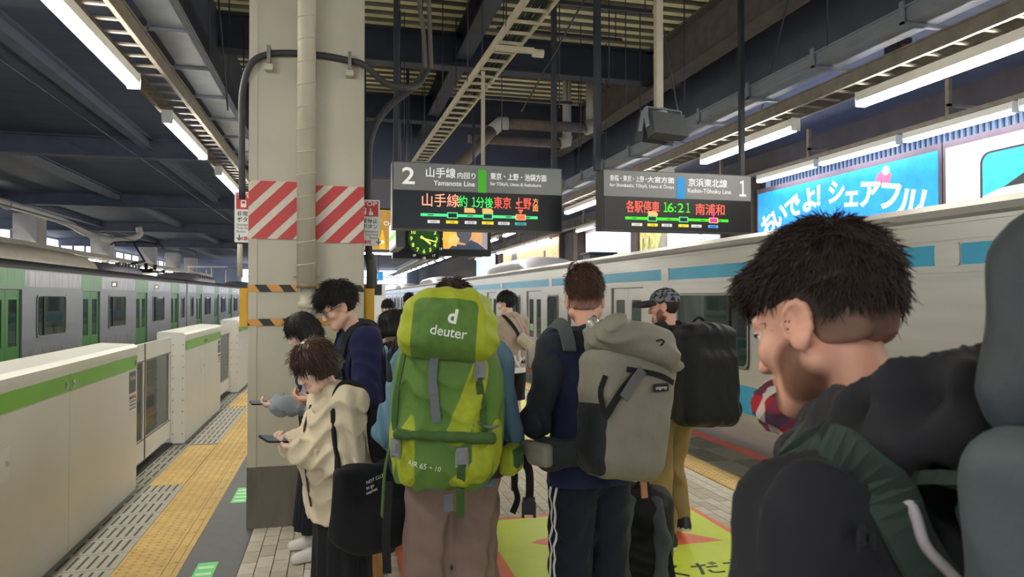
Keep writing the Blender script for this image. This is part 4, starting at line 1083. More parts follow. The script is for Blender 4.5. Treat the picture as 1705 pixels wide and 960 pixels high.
for r_ in range(3):
    for c_ in range(4):
        y = 7.5 - c_ * .24 - (.12 if r_ % 2 else 0); z = 3.0 - r_ * .08
        bprint(white, 'grille_slot', rounded(y - .19, y, z - .05, z, .02), emat('print_black', (30, 30, 30), .4), 5)
og = billboard('billboard', 'orange brown billboard behind the second right train car', 26.8, 36.5, 2.7, 4.15, emat('billboard_orange', (226, 168, 116), POSTER, .35))
bprint(og, 'dark_figure', [(33.2, 2.7), (35.0, 2.7), (34.6, 3.9), (33.6, 3.9)], emat('print_slate', (70, 66, 70), .7, .2)); bprint(og, 'dark_bar', [(28.6, 3.0), (28.9, 3.0), (28.9, 3.7), (28.6, 3.7)], emat('print_slate', (70, 66, 70))); btext(og, 'ABURI', 31, 3.25, .45, E_WHT)
w1 = billboard('billboard', 'plain white billboard behind the roof antenna', 19.7, 23.6, 2.45, 3.95, emat('billboard_pale', (236, 236, 250)))
btext(w1, '美しい朝', 21.0, 3.35, .28, emat('print_ochre', (170, 150, 100), .7), .0)
w2 = billboard('billboard', 'white billboard with green and gold plant picture under the right sign', 14.6, 19.0, 2.45, 3.95, emat('billboard_pale', (236, 236, 250)))
bprint(w2, 'plant_picture', [(17.3, 2.45), (19.0, 2.45), (19.0, 3.95), (17.5, 3.95)], emat('print_gold_green', (206, 196, 120), .8, .5), 1)
for k in range(6):
    y = 18.9 - k * .14; bprint(w2, 'reed_print', [(y, 2.45), (y + .03, 2.45), (y + .12 * (k % 3 - 1) + .02, 3.4 + .1 * (k % 2)), (y + .12 * (k % 3 - 1), 3.4)], emat('print_olive', (96, 104, 60), .6), 2)
bprint(w2, 'rock_print', [(17.2, 2.45), (17.9, 2.45), (17.8, 3.1), (17.5, 3.6), (17.25, 3.9)], emat('print_stone', (150, 146, 128), .7, .3), 2)
btext(w2, '和の暮らし', 16.4, 3.2, .16, emat('print_grey', (150, 150, 160), .7), 0)
for dy in (0, .22):
    for dz in (0, .18): bprint(w2, 'grid_print', [(15.2 + dy, 3.1 + dz), (15.38 + dy, 3.1 + dz), (15.38 + dy, 3.24 + dz), (15.2 + dy, 3.24 + dz)], emat('print_ink', (40, 40, 50), .4), 1); bprint(w2, 'grid_print', [(15.215 + dy, 3.115 + dz), (15.365 + dy, 3.115 + dz), (15.365 + dy, 3.225 + dz), (15.215 + dy, 3.225 + dz)], EW, 2)
w3 = billboard('billboard', 'pale blue billboard farthest along the right wall', 38.5, 44, 2.7, 4.2, emat('billboard_skyblue', (170, 220, 236), POSTER, .2))
for i, y in enumerate((13.5, 19.3, 24.6, 37.3)):
    tag(MB().box((BX - .05, y - .22, 1.0), (BX + .2, y + .22, 4.3)).build('wall_pier', mat('brown_pier', (110, 96, 90), .7, 0, .3, 4)), ['nearest', 'second', 'third', 'farthest'][i] + ' brown pier between the right wall billboards', 'pier', 'piers between billboards', 'structure')
# strip lights above the billboards
p2_ = make_lamp(1.75, M_TUBE_COOL); p2_.name = 'billboard_strip_light'
ys = [5.15, 7.0, 8.02, 9.2, 10.95]; ys = [5.2, 7.05, 8.95, 10.85, 14.8, 16.8, 20.0, 22.0, 27.0, 29.0, 31.0, 33.0, 35.0, 38.8, 41.0]
for i, y in enumerate(ys):
    o = p2_ if i == 0 else copy_tree(p2_)
    o.location = (8.28, y, 4.07); o['label'] = ordn[i] + ' cool white strip light above the right wall billboards'; o['category'] = 'lamp'; o['group'] = 'strip lights above the billboards'
tag(MB().box((8.2, 4, 4.175), (8.36, 45, 4.23)).build('strip_light_rail', M_RAIL_BROWN), 'long steel rail carrying the billboard strip lights', 'rail')
for i, y in enumerate(np.arange(5.0, 44, 3.0)):
    tag(MB().box((8.24, y, 4.23), (8.30, y + .06, 4.75)).box((8.24, y, 4.36), (8.75, y + .04, 4.40)).build('rail_bracket', M_RAIL_BROWN), ordn[i] + ' bracket of the billboard strip light rail from the camera', 'bracket', 'strip light brackets')
# translucent blue louvre above the billboards
lv = thing('louvre_strip', 'pale blue slatted strip between billboards and strip lights', 'louvre', (8.7, 9, 4.0))
MB().box((8.70, 4.0, 3.98), (8.74, 13.0, 4.30)).build('backing', emat('louvre_glow', (120, 150, 200), .5), lv, lv)
for k in range(88):
    MB().box((8.67, 4.05 + k * .1, 3.98), (8.70, 4.08 + k * .1, 4.30)).build('slat', M_GREYPOLE, lv, lv)
tag(MB().tube([(6.6, -2, 4.35), (6.6, 40, 4.35)], .012, 6).build('catenary_wire', M_ROD), 'overhead contact wire above the right train', 'wire')
tag(MB().tube([(-3.6, -2, 4.3), (-3.6, 60, 4.3)], .012, 6).build('catenary_wire', M_ROD), 'overhead contact wire above the empty left track', 'wire')
tag(MB().tube([(-7.5, -2, 3.84), (-7.5, 60, 3.84)], .012, 6).build('catenary_wire', M_ROD), 'overhead contact wire touching the pantograph', 'wire')

# ================================================================ FAR LEFT PLATFORM
tag(MB().box((-16.5, Y0, -1.1), (-10.3, Y1, 0)).build('floor_left', M_SLAB), 'far left platform behind the green doored train', 'structure', kind='structure')
M_FCOL = mat('white_far_column', (214, 210, 202), .6, 0, .15, 2)
for i, y in enumerate((25.5, 34.6, 44.3, 54.2, 61.8, 69)):
    tag(MB().bevel_box((-13.5, y - .45, 0), (-12.5, y + .45, 5.3), .06).build('far_column', M_FCOL), ordn[i] + ' white column from the camera on the far left platform', 'column', 'white columns of the far left platform')
fl = make_lamp(2.08, M_TUBE); fl.name = 'far_fluorescent_lamp'
for i in range(14):
    o = fl if i == 0 else copy_tree(fl)
    o.location = (-12.2, 26 + i * 3.3, 3.62); o['label'] = ordn[i] + ' lit lamp from the camera along the far left platform'; o['category'] = 'lamp'; o['group'] = 'lamps of the far left platform'
tag(MB().box((-12.35, 20, 3.74), (-12.05, 74, 3.95)).build('lighting_rail', M_CREAM_STEEL), 'cream lighting rail over the far left platform', 'lighting rail')
# daylight windows of the far left wall
wl = thing('window_1', 'row of bright daylight windows high on the far left wall', 'window', (-16.6, 40, 4.0), kind='structure')
E_DAY = emat('daylight_pane', (236, 242, 255), 2.2)
for k in range(24):
    y = 22 + k * 2.2
    for z0, z1 in ((4.03, 4.35), (4.40, 4.75), (4.80, 5.17)):
        MB().box((-16.62, y + .05, z0), (-16.58, y + 2.1, z1)).build('pane', E_DAY, wl, wl)
for k in range(25):
    MB().box((-16.63, 21.95 + k * 2.2, 4.0), (-16.5, 22.05 + k * 2.2, 5.2)).build('mullion', M_STEEL_DARK, wl, wl)
wf = thing('window_2', 'bright glazed daylight panes at the far end', 'window', (3, 79.9, 2), kind='structure')
for i in range(16):
    for j in range(4):
        MB().box((-10 + i * 1.1, 79.85, 1.6 + j * .8), (-10 + i * 1.1 + 1.0, 79.9, 1.6 + j * .8 + .7)).build('pane', E_DAY, wf, wf)
# pipes over the far left platform
t = thing('grey_ceiling_pipe', 'pale pipe with bends under the far left ceiling', 'pipe', (-9.5, 30, 4.5))
MB().tube(smooth_path([(-10.5, 24, 4.75), (-10.4, 30, 4.7), (-10.4, 34, 4.4), (-9.5, 34.5, 4.25), (-8.8, 35, 4.5), (-8.8, 35, 4.9)], 5), .14, 10).build('run', M_PIPEW, t, t)
for k, y in enumerate((26.0, 34.2)): MB().cyl((-10.45, y, 4.72 if k == 0 else 4.4), (-10.45, y + .12, 4.72 if k == 0 else 4.4), .17, 12).build('collar', M_PIPEW, t, t)
t = thing('stair_canopy', 'small white roofed stair canopy beyond the green doored train', 'canopy', (-9.6, 62, 0))
MB().extrude([(58, 4.0), (66, 4.35), (66, 4.45), (58, 4.1)], -11.2, -9.4, 0).build('roof', M_WHITE, t, t)
for x in (-11.1, -9.5):
    for y in (58.4, 65.5): MB().cyl((x, y, 0), (x, y, 4.1), .06, 8).build('post', M_WHITE, t, t)
# ================================================================ SOFT SHAPES (signed distance fields meshed with surface nets)
def nv(v):
    v = np.asarray(v, float); return v / (np.linalg.norm(v) + 1e-12)

class SDF:
    def __init__(s): s.p = []
    def cone(s, a, b, ra, rb, m=0, k=.02, n=None, f=1.0, op='u'):
        """tapered capsule; n, f: flatten by f along direction n"""
        a = np.asarray(a, float); b = np.asarray(b, float); r = max(ra, rb)
        ab = b - a; L2 = max(float(ab @ ab), 1e-9)
        nn = nv(n) if n is not None else None
        def fn(P):
            q = P - a
            t = np.clip((q @ ab) / L2, 0, 1)
            q = q - t[..., None] * ab
            if nn is not None:
                c = q @ nn; q = q + nn * (c * (1 / f - 1))[..., None]
            d = np.sqrt((q * q).sum(-1)) - (ra + t * (rb - ra))
            return d * (min(1.0, f) if nn is not None else 1.0)
        s.p.append((fn, np.minimum(a, b) - r, np.maximum(a, b) + r, m, k, op)); return s
    def ell(s, c, r, m=0, k=.02, Rm=None, op='u'):
        c = np.asarray(c, float); r = np.asarray(r, float); RR = np.asarray(Rm, float) if Rm is not None else None
        rm = r.max()
        def fn(P):
            q = P - c
            if RR is not None: q = q @ RR
            k0 = np.sqrt(((q / r) ** 2).sum(-1)); k1 = np.sqrt(((q / (r * r)) ** 2).sum(-1)) + 1e-9
            return np.where(k0 < .2, -r.min() * .8, k0 * (k0 - 1) / k1)
        e = rm if RR is not None else r
        s.p.append((fn, c - e, c + e, m, k, op)); return s
    def box(s, c, h, r, m=0, k=.02, Rm=None, op='u', taper=None):
        """rounded box, half size h; taper = (axis, amount) shrinks the other axes towards +axis"""
        c = np.asarray(c, float); h = np.asarray(h, float); RR = np.asarray(Rm, float) if Rm is not None else None
        def fn(P):
            q = P - c
            if RR is not None: q = q @ RR
            if taper:
                ax, am = taper; sc = 1 - am * np.clip(q[..., ax] / h[ax], -1, 1)
                q = q.copy()
                for j in range(3):
                    if j != ax: q[..., j] = q[..., j] / sc
            d = np.abs(q) - (h - r)
            return np.sqrt((np.maximum(d, 0) ** 2).sum(-1)) + np.minimum(d.max(-1), 0) - r
        e = (np.linalg.norm(h) if RR is not None else h) * (1.3 if taper else 1.0)
        s.p.append((fn, c - e, c + e, m, k, op)); return s
    def chain(s, pts, radii, m=0, k=.02, n=None, f=1.0):
        for i in range(len(pts) - 1): s.cone(pts[i], pts[i + 1], radii[i], radii[i + 1], m, k, n, f)
        return s
    def mesh(s, h, cuts=(), disp=None, pad=None):
        """cuts: list of (point, normal): keep the side the normal points away from"""
        un = [p for p in s.p if p[5] == 'u']; s.paints = [p for p in s.p if p[5] == 'p']
        lo = np.min([p[1] for p in un], 0) - 3 * h; hi = np.max([p[2] for p in un], 0) + 3 * h
        n = np.ceil((hi - lo) / h).astype(int) + 1
        ax = [lo[i] + h * np.arange(n[i]) for i in range(3)]
        F = np.full(n, .25, np.float32); B = np.full(n, 9.0, np.float32); Mi = np.zeros(n, np.int8)
        for (fn, a, b, m, k, op) in s.p:
            if op == 'p': continue
            mg = k + 3 * h
            i0 = np.maximum(np.floor((a - mg - lo) / h).astype(int), 0); i1 = np.minimum(np.ceil((b + mg - lo) / h).astype(int) + 1, n)
            if (i1 <= i0).any(): continue
            sl = tuple(slice(i0[j], i1[j]) for j in range(3))
            P = np.stack(np.meshgrid(*[ax[j][sl[j]] for j in range(3)], indexing='ij'), -1)
            d = fn(P).astype(np.float32)
            Fs = F[sl]
            if op == 'u':
                w = np.maximum(k - np.abs(Fs - d), 0) / k
                F[sl] = np.minimum(Fs, d) - w * w * k * .25
                Bs = B[sl]; better = d < Bs
                Bs[better] = d[better]; Ms = Mi[sl]; Ms[better] = m
            elif op == 's':
                w = np.maximum(k - np.abs(-Fs - d), 0) / k
                F[sl] = np.maximum(Fs, -d) + w * w * k * .25
        if disp is not None or cuts:
            P = np.stack(np.meshgrid(*ax, indexing='ij'), -1)
            if disp is not None:
                near = np.abs(F) < .05
                F[near] += disp(P[near]).astype(np.float32)
            for (c, nn) in cuts:
                F = np.maximum(F, (P - np.asarray(c, float)) @ nv(nn)).astype(np.float32)
        F = np.pad(F, 1, constant_values=.25); Mi = np.pad(Mi, 1, mode='edge'); lo = lo - h
        return surface_nets(F, Mi, lo, h)

def paint_of(sdf, V):
    if not getattr(sdf, 'paints', None): return np.full(len(V), -.05, np.float32)
    return np.max([-p[0](V) for p in sdf.paints], 0).astype(np.float32)

def surface_nets(F, Mi, lo, h):
    ins = F < 0
    c = [(i, j, k) for i in (0, 1) for j in (0, 1) for k in (0, 1)]
    N = np.array(F.shape) - 1
    def S(A, o): return A[o[0]:o[0] + N[0], o[1]:o[1] + N[1], o[2]:o[2] + N[2]]
    cnt = sum(S(ins, o).astype(np.int8) for o in c)
    act = (cnt > 0) & (cnt < 8)
    idx = np.argwhere(act)
    if len(idx) == 0: return np.zeros((0, 3)), np.zeros((0, 4), int), np.zeros(0, int)
    vals = np.stack([F[idx[:, 0] + o[0], idx[:, 1] + o[1], idx[:, 2] + o[2]] for o in c], 1)
    acc = np.zeros((len(idx), 3)); num = np.zeros(len(idx))
    for a in range(8):
        for b in range(a + 1, 8):
            d = np.abs(np.subtract(c[a], c[b])).sum()
            if d != 1: continue
            va, vb = vals[:, a], vals[:, b]
            x = (va < 0) != (vb < 0)
            t = np.where(x, va / np.where(x, va - vb, 1), 0)
            pt = np.array(c[a])[None] + t[:, None] * (np.subtract(c[b], c[a]))[None]
            acc += np.where(x[:, None], pt, 0); num += x
    V = lo + h * (idx + acc / num[:, None])
    vid = np.full(N, -1, np.int64); vid[act] = np.arange(len(idx))
    mv = Mi[idx[:, 0], idx[:, 1], idx[:, 2]]
    faces = []
    for axis in range(3):
        o = [0, 0, 0]; o[axis] = 1
        A = ins[:-1, :-1, :-1]; Bq = ins[o[0]:, o[1]:, o[2]:][:N[0], :N[1], :N[2]]
        ch = np.argwhere(A != Bq)
        u, v = [(1, 2), (2, 0), (0, 1)][axis]
        ok = (ch[:, u] > 0) & (ch[:, v] > 0); ch = ch[ok]
        def cell(du, dv):
            q = ch.copy(); q[:, u] -= du; q[:, v] -= dv
            return vid[q[:, 0], q[:, 1], q[:, 2]]
        q = np.stack([cell(1, 1), cell(0, 1), cell(0, 0), cell(1, 0)], 1)
        fl = ~A[ch[:, 0], ch[:, 1], ch[:, 2]]
        q[fl] = q[fl][:, ::-1]
        faces.append(q[(q >= 0).all(1)])
    Fq = np.concatenate(faces)
    return V, Fq, mv[Fq[:, 2]]

def np_mesh(name, parts, paint=None):
    """parts: list of (V, quads, matids) joined in one mesh"""
    V = np.concatenate([p[0] for p in parts]); off = 0; Q = []; Mm = []
    for p in parts:
        Q.append(p[1] + off); Mm.append(p[2]); off += len(p[0])
    Q = np.concatenate(Q); Mm = np.concatenate(Mm)
    me = bpy.data.meshes.new(name)
    nf = len(Q); k = Q.shape[1]
    me.vertices.add(len(V)); me.vertices.foreach_set('co', V.astype(np.float32).ravel())
    me.loops.add(nf * k); me.loops.foreach_set('vertex_index', Q.astype(np.int32).ravel())
    me.polygons.add(nf); me.polygons.foreach_set('loop_start', np.arange(0, nf * k, k, dtype=np.int32))
    me.polygons.foreach_set('material_index', Mm.astype(np.int32)); me.polygons.foreach_set('use_smooth', np.ones(nf, bool))
    me.update(calc_edges=True)
    if paint is not None:
        pa = np.full(len(V), -.05, np.float32); pa[:len(paint)] = paint
        at = me.attributes.new('paint', 'FLOAT', 'POINT'); at.data.foreach_set('value', pa)
    return me

def soft(name, sdf, h, mats, parent, cuts=(), disp=None, extra=()):
    m0 = sdf.mesh(h, cuts, disp)
    me = np_mesh(name, [m0] + list(extra), paint_of(sdf, m0[0]) if sdf.paints else None)
    return link_mesh(name, me, parent, mats if isinstance(mats, (list, tuple)) else [mats])

def rotm(yaw=0, pitch=0, roll=0):
    """degrees: yaw about z (left +), pitch about x (up +), roll about y"""
    return np.array((Matrix.Rotation(R(yaw), 3, 'Z') @ Matrix.Rotation(R(pitch), 3, 'X') @ Matrix.Rotation(R(roll), 3, 'Y')))

def folds(amp=.004, f=60.0, seed=0, vert=.7):
    """cloth folds: warped sine creases in a few directions, stronger in patches"""
    rs = np.random.RandomState(seed); ph = rs.rand(16) * 6.28
    D = [nv(rs.randn(3) * np.array([1, 1, vert])) for _ in range(8)]
    def fn(P):
        w = np.sin(P @ D[0] * f * .28 + ph[0]) * 2.2 + np.sin(P @ D[1] * f * .21 + ph[1]) * 1.8
        a = np.sin(P @ D[2] * f * .62 + w + ph[2]); b = np.sin(P @ D[3] * f + w * 1.4 + ph[3]); c = np.sin(P @ D[4] * f * .2 + ph[4])
        msk = .55 + .45 * np.sin(P @ D[5] * f * .16 + ph[5] + w * .3)
        return amp * (1.1 * (np.abs(a) - .6) * (.4 + msk) + .55 * b * msk + .8 * c)
    return fn

def strands(V, Q, sel, n, length, lift, flow, seed, width=.0016, jitter=.35, curl=0.0):
    """thin three-sided hair strands rooted on the mesh V,Q"""
    rs = np.random.RandomState(seed)
    a, b, c, d = (V[Q[:, i]] for i in range(4))
    nrm = np.cross(c - a, d - b); nrm /= (np.linalg.norm(nrm, axis=1)[:, None] + 1e-12)
    cen = (a + b + c + d) / 4
    ok = np.where(sel(cen, nrm))[0]
    pick = rs.choice(ok, n); u = rs.rand(n, 2)
    root = a[pick] * ((1 - u[:, :1]) * (1 - u[:, 1:])) + b[pick] * (u[:, :1] * (1 - u[:, 1:])) + c[pick] * (u[:, :1] * u[:, 1:]) + d[pick] * ((1 - u[:, :1]) * u[:, 1:])
    N_ = nrm[pick]
    fl = flow(root); fl = fl - N_ * (fl * N_).sum(1)[:, None]; fl /= (np.linalg.norm(fl, axis=1)[:, None] + 1e-9)
    fl = fl + rs.randn(n, 3) * jitter; fl -= N_ * (fl * N_).sum(1)[:, None] * .7
    fl /= (np.linalg.norm(fl, axis=1)[:, None] + 1e-9)
    Ls = length * (.6 + .7 * rs.rand(n))[:, None]
    lf = lift * (.4 + 1.2 * rs.rand(n))[:, None]
    p0 = root - N_ * .002
    p1 = root + fl * Ls * .35 + N_ * Ls * lf * .55
    cv = rs.randn(n, 3) * curl
    p2 = root + fl * Ls * .7 + N_ * Ls * lf * .8 + cv * Ls * .5
    p3 = root + fl * Ls * 1.0 + N_ * Ls * lf * .75 + cv * Ls
    side = np.cross(fl, N_)
    rings = []
    for p, w in ((p0, 1), (p1, 1), (p2, .8), (p3, .15)):
        rings += [p + side * width * w, p - side * width * w * .6 + N_ * width * w, p - side * width * w * .6 - N_ * width * w]
    VV = np.stack(rings, 1).reshape(-1, 3)
    base = (np.arange(n) * 12)[:, None]
    fq = []
    for s_ in range(3):
        for e in range(3):
            e2 = (e + 1) % 3
            fq.append(np.concatenate([base + s_ * 3 + e, base + s_ * 3 + e2, base + (s_ + 1) * 3 + e2, base + (s_ + 1) * 3 + e], 1))
    FQ = np.concatenate(fq)
    return VV, FQ, np.zeros(len(FQ), int)

# ---------------------------------------------------------------- people
M_SKIN = mat('skin_warm', (232, 184, 156), .5, 0, .12, 14, spec=.4)
M_SKIN_L = mat('skin_light', (240, 202, 180), .5, 0, .1, 14, spec=.4)
M_SKIN_R = mat('skin_ruddy', (238, 178, 152), .5, 0, .15, 14, spec=.4)
M_LIP = mat('lips', (222, 164, 148), .45, 0, .1, 20)
M_EYEW = mat('eye_white', (230, 226, 220), .3, 0, .03, 20)
M_EYED = mat('eye_dark', (34, 26, 22), .3, 0, .1, 20)
M_BEARD = mat('stubble_skin', (150, 106, 86), .7, 0, .3, 120, contrast=(.4, .6))
M_HAIR_BK = mat('hair_black', (30, 28, 28), .62, 0, .4, 60, spec=.5)
M_HAIR_DB = mat('hair_dark_brown', (58, 42, 34), .62, 0, .4, 60, spec=.5)
M_HAIR_BR = mat('hair_brown', (92, 62, 44), .62, 0, .4, 60, spec=.5)
M_HAIR_FADE = mat('hair_fade_skin', (150, 112, 92), .6, 0, .4, 160, contrast=(.35, .65))

def two_tone(name, base, rgb_b, soft_=.0015):
    """copy of a material whose colour turns to rgb_b where the mesh attribute 'paint' is positive"""
    if name in _mats: return _mats[name]
    m = base.copy(); m.name = name; _mats[name] = m
    nt = m.node_tree; N = nt.nodes; L = nt.links; b = N['Principled BSDF']
    src = b.inputs['Base Color'].links[0].from_socket
    at = N.new('ShaderNodeAttribute'); at.attribute_name = 'paint'
    mr = N.new('ShaderNodeMapRange'); mr.inputs[1].default_value = -soft_; mr.inputs[2].default_value = soft_
    L.new(at.outputs['Fac'], mr.inputs[0])
    nz = N.new('ShaderNodeTexNoise'); nz.inputs['Scale'].default_value = 30; tc = N.new('ShaderNodeTexCoord'); L.new(tc.outputs['Object'], nz.inputs['Vector'])
    rp = N.new('ShaderNodeValToRGB'); c = lin(rgb_b); rp.color_ramp.elements[0].color = (*[x * .8 for x in c], 1); rp.color_ramp.elements[1].color = (*c, 1); rp.color_ramp.elements[0].position = .35; rp.color_ramp.elements[1].position = .65
    L.new(nz.outputs['Fac'], rp.inputs[0])
    mx = N.new('ShaderNodeMix'); mx.data_type = 'RGBA'; L.new(mr.outputs[0], mx.inputs[0]); L.new(src, mx.inputs[6]); L.new(rp.outputs[0], mx.inputs[7]); L.new(mx.outputs[2], b.inputs['Base Color'])
    return m

def cloth(name, rgb, var=.18, rough=.85, weave=500, rgb2=None):
    return mat(name, rgb, rough, 0, var, 7, bump=.45, bscale=24, sheen=.05, spec=.3, rgb2=rgb2)

class Person:
    """facing +Y in its own frame, right hand at +X; built for a height of 1.75 m and scaled"""
    def __init__(s, label, loc, yaw, H, pose=None, skin=M_SKIN, beard=False, group=None, fine=.0045, female=False, child=False):
        s.k = H / 1.75; s.pose = p = dict(lean=0, twist=0, head=(0, 0, 0), neck=(0, 0, 0)); p.update(pose or {})
        s.loc = Vector(loc); s.yaw = yaw; s.label = label; s.skin = skin; s.beard = beard; s.fine = fine; s.female = female; s.group = group
        k = s.k
        c = np.array([0, 0, .95]) * k
        Rt = rotm(p['twist'], -p['lean'])
        s.T = lambda q: (Rt @ (np.asarray(q, float) * k - c)) + c
        s.Rt = Rt
        sw = .178 if not female else .158
        s.sw = sw
        J = s.J = {}
        J['hipL'] = np.array([-.09, 0, .93]) * k; J['hipR'] = np.array([.09, 0, .93]) * k
        sz = p.get('shz', 1.43); J['shL'] = s.T((-sw, -.01, sz)); J['shR'] = s.T((sw, -.01, sz))
        df = dict(elL=(-sw - .05, -.03, 1.15), wrL=(-sw - .03, .05, .90), elR=(sw + .05, -.03, 1.15), wrR=(sw + .03, .05, .90))
        for q in ('elL', 'wrL', 'elR', 'wrR'): J[q] = s.T(p.get(q, df[q]))
        for sd, x in (('L', -1), ('R', 1)):
            J['kn' + sd] = np.asarray(p.get('kn' + sd, (x * .10, .015, .50)), float) * k
            J['an' + sd] = np.asarray(p.get('an' + sd, (x * .105, -.02, .085)), float) * k
            d = np.asarray(p.get('ft' + sd, (x * .03, .16, -.05)), float) * k
            J['to' + sd] = J['an' + sd] + d
        J['neck'] = s.T((0, -.012, 1.46)); 
        J['skull'] = s.T(np.array((0, .012, 1.545)) + np.array(p['neck']))
        hy, hp, hr = p['head']
        s.Rh = Rt @ rotm(hy, hp, hr)
        s.Hd = lambda q: J['skull'] + s.Rh @ (np.asarray(q, float) * k)
    def hand(s, side, u=None, n=None, curl=(25, 30, 25), spread=.0, thumb=.6):
        """adds a hand; u finger direction, n palm normal (person frame)"""
        return side, u, n, curl, spread, thumb
    def build_body(s, hands=None):
        k, J, T = s.k, s.J, s.T
        b = SDF()
        b.ell(J['hipL'] * .5 + J['hipR'] * .5 + np.array([0, 0, .02 * k]), np.array([.155, .105, .12]) * k, 0, .04)
        b.ell(T((0, 0, 1.10)), np.array([.13, .09, .14]) * k, 0, .05, s.Rt); b.ell(T((0, .0, 1.29)), np.array([.155 if not s.female else .135, .10, .17]) * k, 0, .05, s.Rt)
        b.cone(J['shL'], J['shR'], .05 * k, .05 * k, 0, .05)
        for sd in 'LR':
            b.chain([J['hip' + sd], J['kn' + sd], J['an' + sd]], [.074 * k, .045 * k, .034 * k], 0, .03)
            b.ell(J['kn' + sd] * .68 + J['an' + sd] * .32 + np.array([0, -.02 * k, 0]), np.array([.040, .042, .10]) * k, 0, .03)
            b.chain([J['an' + sd] * 1.0, J['to' + sd]], [.036 * k, .026 * k], 0, .02)
            b.chain([J['sh' + sd], J['el' + sd], J['wr' + sd]], [.047 * k, .037 * k, .026 * k], 0, .025)
        b.cone(J['neck'], J['skull'], .05 * k, .047 * k, 0, .03)
        parts = [b.mesh(.014)]
        # head
        h = SDF(); Hd = s.Hd; A = lambda *r: np.array(r) * k; f = .92 if s.female else 1.0
        nk = .050 * k * (f * .95)
        h.cone(s.T((0, -.02, 1.40)), Hd((0, -.012, .045)), nk * 1.12, nk, 0, .03)
        h.ell(Hd((0, -.008, .137)), A(.0745, .095, .089), 0, .02, s.Rh)
        h.ell(Hd((0, .034, .075)), A(.060 * f, .058, .078), 0, .025, s.Rh)
        jm = 0
        h.ell(Hd((0, .060, .022)), A(.034 * f, .034, .026), jm, .03, s.Rh); h.ell(Hd((0, .083, .010)), A(.018, .016, .016), jm, .02, s.Rh)
        for x in (-1, 1):
            h.cone(Hd((x * .055 * f, .0, .045)), Hd((x * .022, .072, .008)), .020 * k, .016 * k, jm, .025)       # jaw line
            h.ell(Hd((x * .040, .064, .080)), A(.022, .022, .020), 0, .02, s.Rh)                               # cheek
            h.cone(Hd((x * .012, .090, .128)), Hd((x * .046, .074, .127)), .009 * k, .007 * k, 0, .015)          # brow ridge
            h.ell(Hd((x * .033, .098, .109)), A(.019, .014, .011), 0, .012, s.Rh, op='s')                       # eye socket
            h.ell(Hd((x * .032, .0775, .109)), A(.0125, .0125, .0115), 1, .002, s.Rh)
            h.ell(Hd((x * .032, .0865, .108)), A(.0058, .005, .0058), 2, .001, s.Rh)
            h.cone(Hd((x * .020, .088, .1145)), Hd((x * .045, .082, .113)), .0048 * k, .004 * k, 0, .004)       # upper lid
            h.cone(Hd((x * .019, .091, .1115)), Hd((x * .046, .084, .1095)), .0022 * k, .002 * k, 2, .001)      # lash line
            h.cone(Hd((x * .014, .0965, .136)), Hd((x * .050, .079, .137)), .0046 * k, .003 * k, 4, .002)       # eyebrow
            Re = s.Rh @ rotm(x * -22, 0, 0) @ rotm(0, 12, 0)
            e = Hd((x * .077, -.006, .094))
            h.ell(e, A(.0065, .018, .030), 0, .008, Re); h.chain([e + Re @ A(x * .004, .016 * math.cos(q), .029 * math.sin(q)) for q in np.linspace(-.6, 3.9, 9)], [.0046 * k] * 9, 0, .004); h.ell(e + s.Rh @ A(x * .007, .003, .002), A(.006, .011, .020), 0, .005, Re, op='s'); h.ell(e + s.Rh @ A(x * .002, .003, -.026), A(.006, .009, .009), 0, .008, Re)
            h.ell(Hd((x * .013, .105, .070)), A(.008, .010, .008), 0, .008, s.Rh)                              # nostril wing
        h.chain([Hd((0, .088, .122)), Hd((0, .104, .092)), Hd((0, .113, .074))], [.0075 * k, .0085 * k, .0105 * k], 0, .012)
        h.cone(Hd((-.021, .086, .0435)), Hd((.021, .086, .0435)), .0065 * k, .0065 * k, 5, .008); h.ell(Hd((0, .0925, .0455)), A(.014, .007, .0055), 5, .006, s.Rh); h.ell(Hd((0, .0915, .034)), A(.016, .008, .0065), 5, .006, s.Rh)
        h.cone(Hd((-.022, .101, .040)), Hd((.022, .101, .040)), .0018 * k, .0018 * k, 5, .003, op='s')
        if s.beard:
            for x in (-1, 1): h.ell(Hd((x * .056, .024, .035)), A(.024, .036, .050), 3, .01, s.Rh, op='p')
            h.ell(Hd((0, .085, .02)), A(.045, .035, .030), 3, .01, s.Rh, op='p'); h.ell(Hd((0, .10, .057)), A(.026, .014, .007), 3, .01, s.Rh, op='p')
        parts.insert(0, h.mesh(s.fine)); pnt = paint_of(h, parts[0][0])
        # hands
        hands = hands or {}
        s.hf = {}
        for sd in 'LR':
            u, n, curl, thumb = hands.get(sd, (None, None, (22, 28, 22), .5))
            w = J['wr' + sd]
            if u is None: u = w - J['el' + sd]
            else: u = s.Rt @ np.asarray(u, float)
            u = nv(u)
            x = -1 if sd == 'L' else 1
            if n is None: n = s.Rt @ np.array([-x, .2, 0.])
            else: n = s.Rt @ np.asarray(n, float)
            n = nv(n - u * (n @ u))
            th = np.cross(u, n) * (1 if sd == 'L' else -1)       # towards the thumb
            s.hf[sd] = (w.copy(), u, n, th)
            g = SDF(); rm = np.stack([th, u, n], 1)
            kk = k * (.94 if s.female else 1.0)
            g.cone(w - u * .06 * kk, w + u * .015 * kk, .027 * kk, .025 * kk, 0, .02, n, .8)
            g.box(w + u * .052 * kk, np.array([.040, .046, .0135]) * kk, .012 * kk, 0, .014, rm)
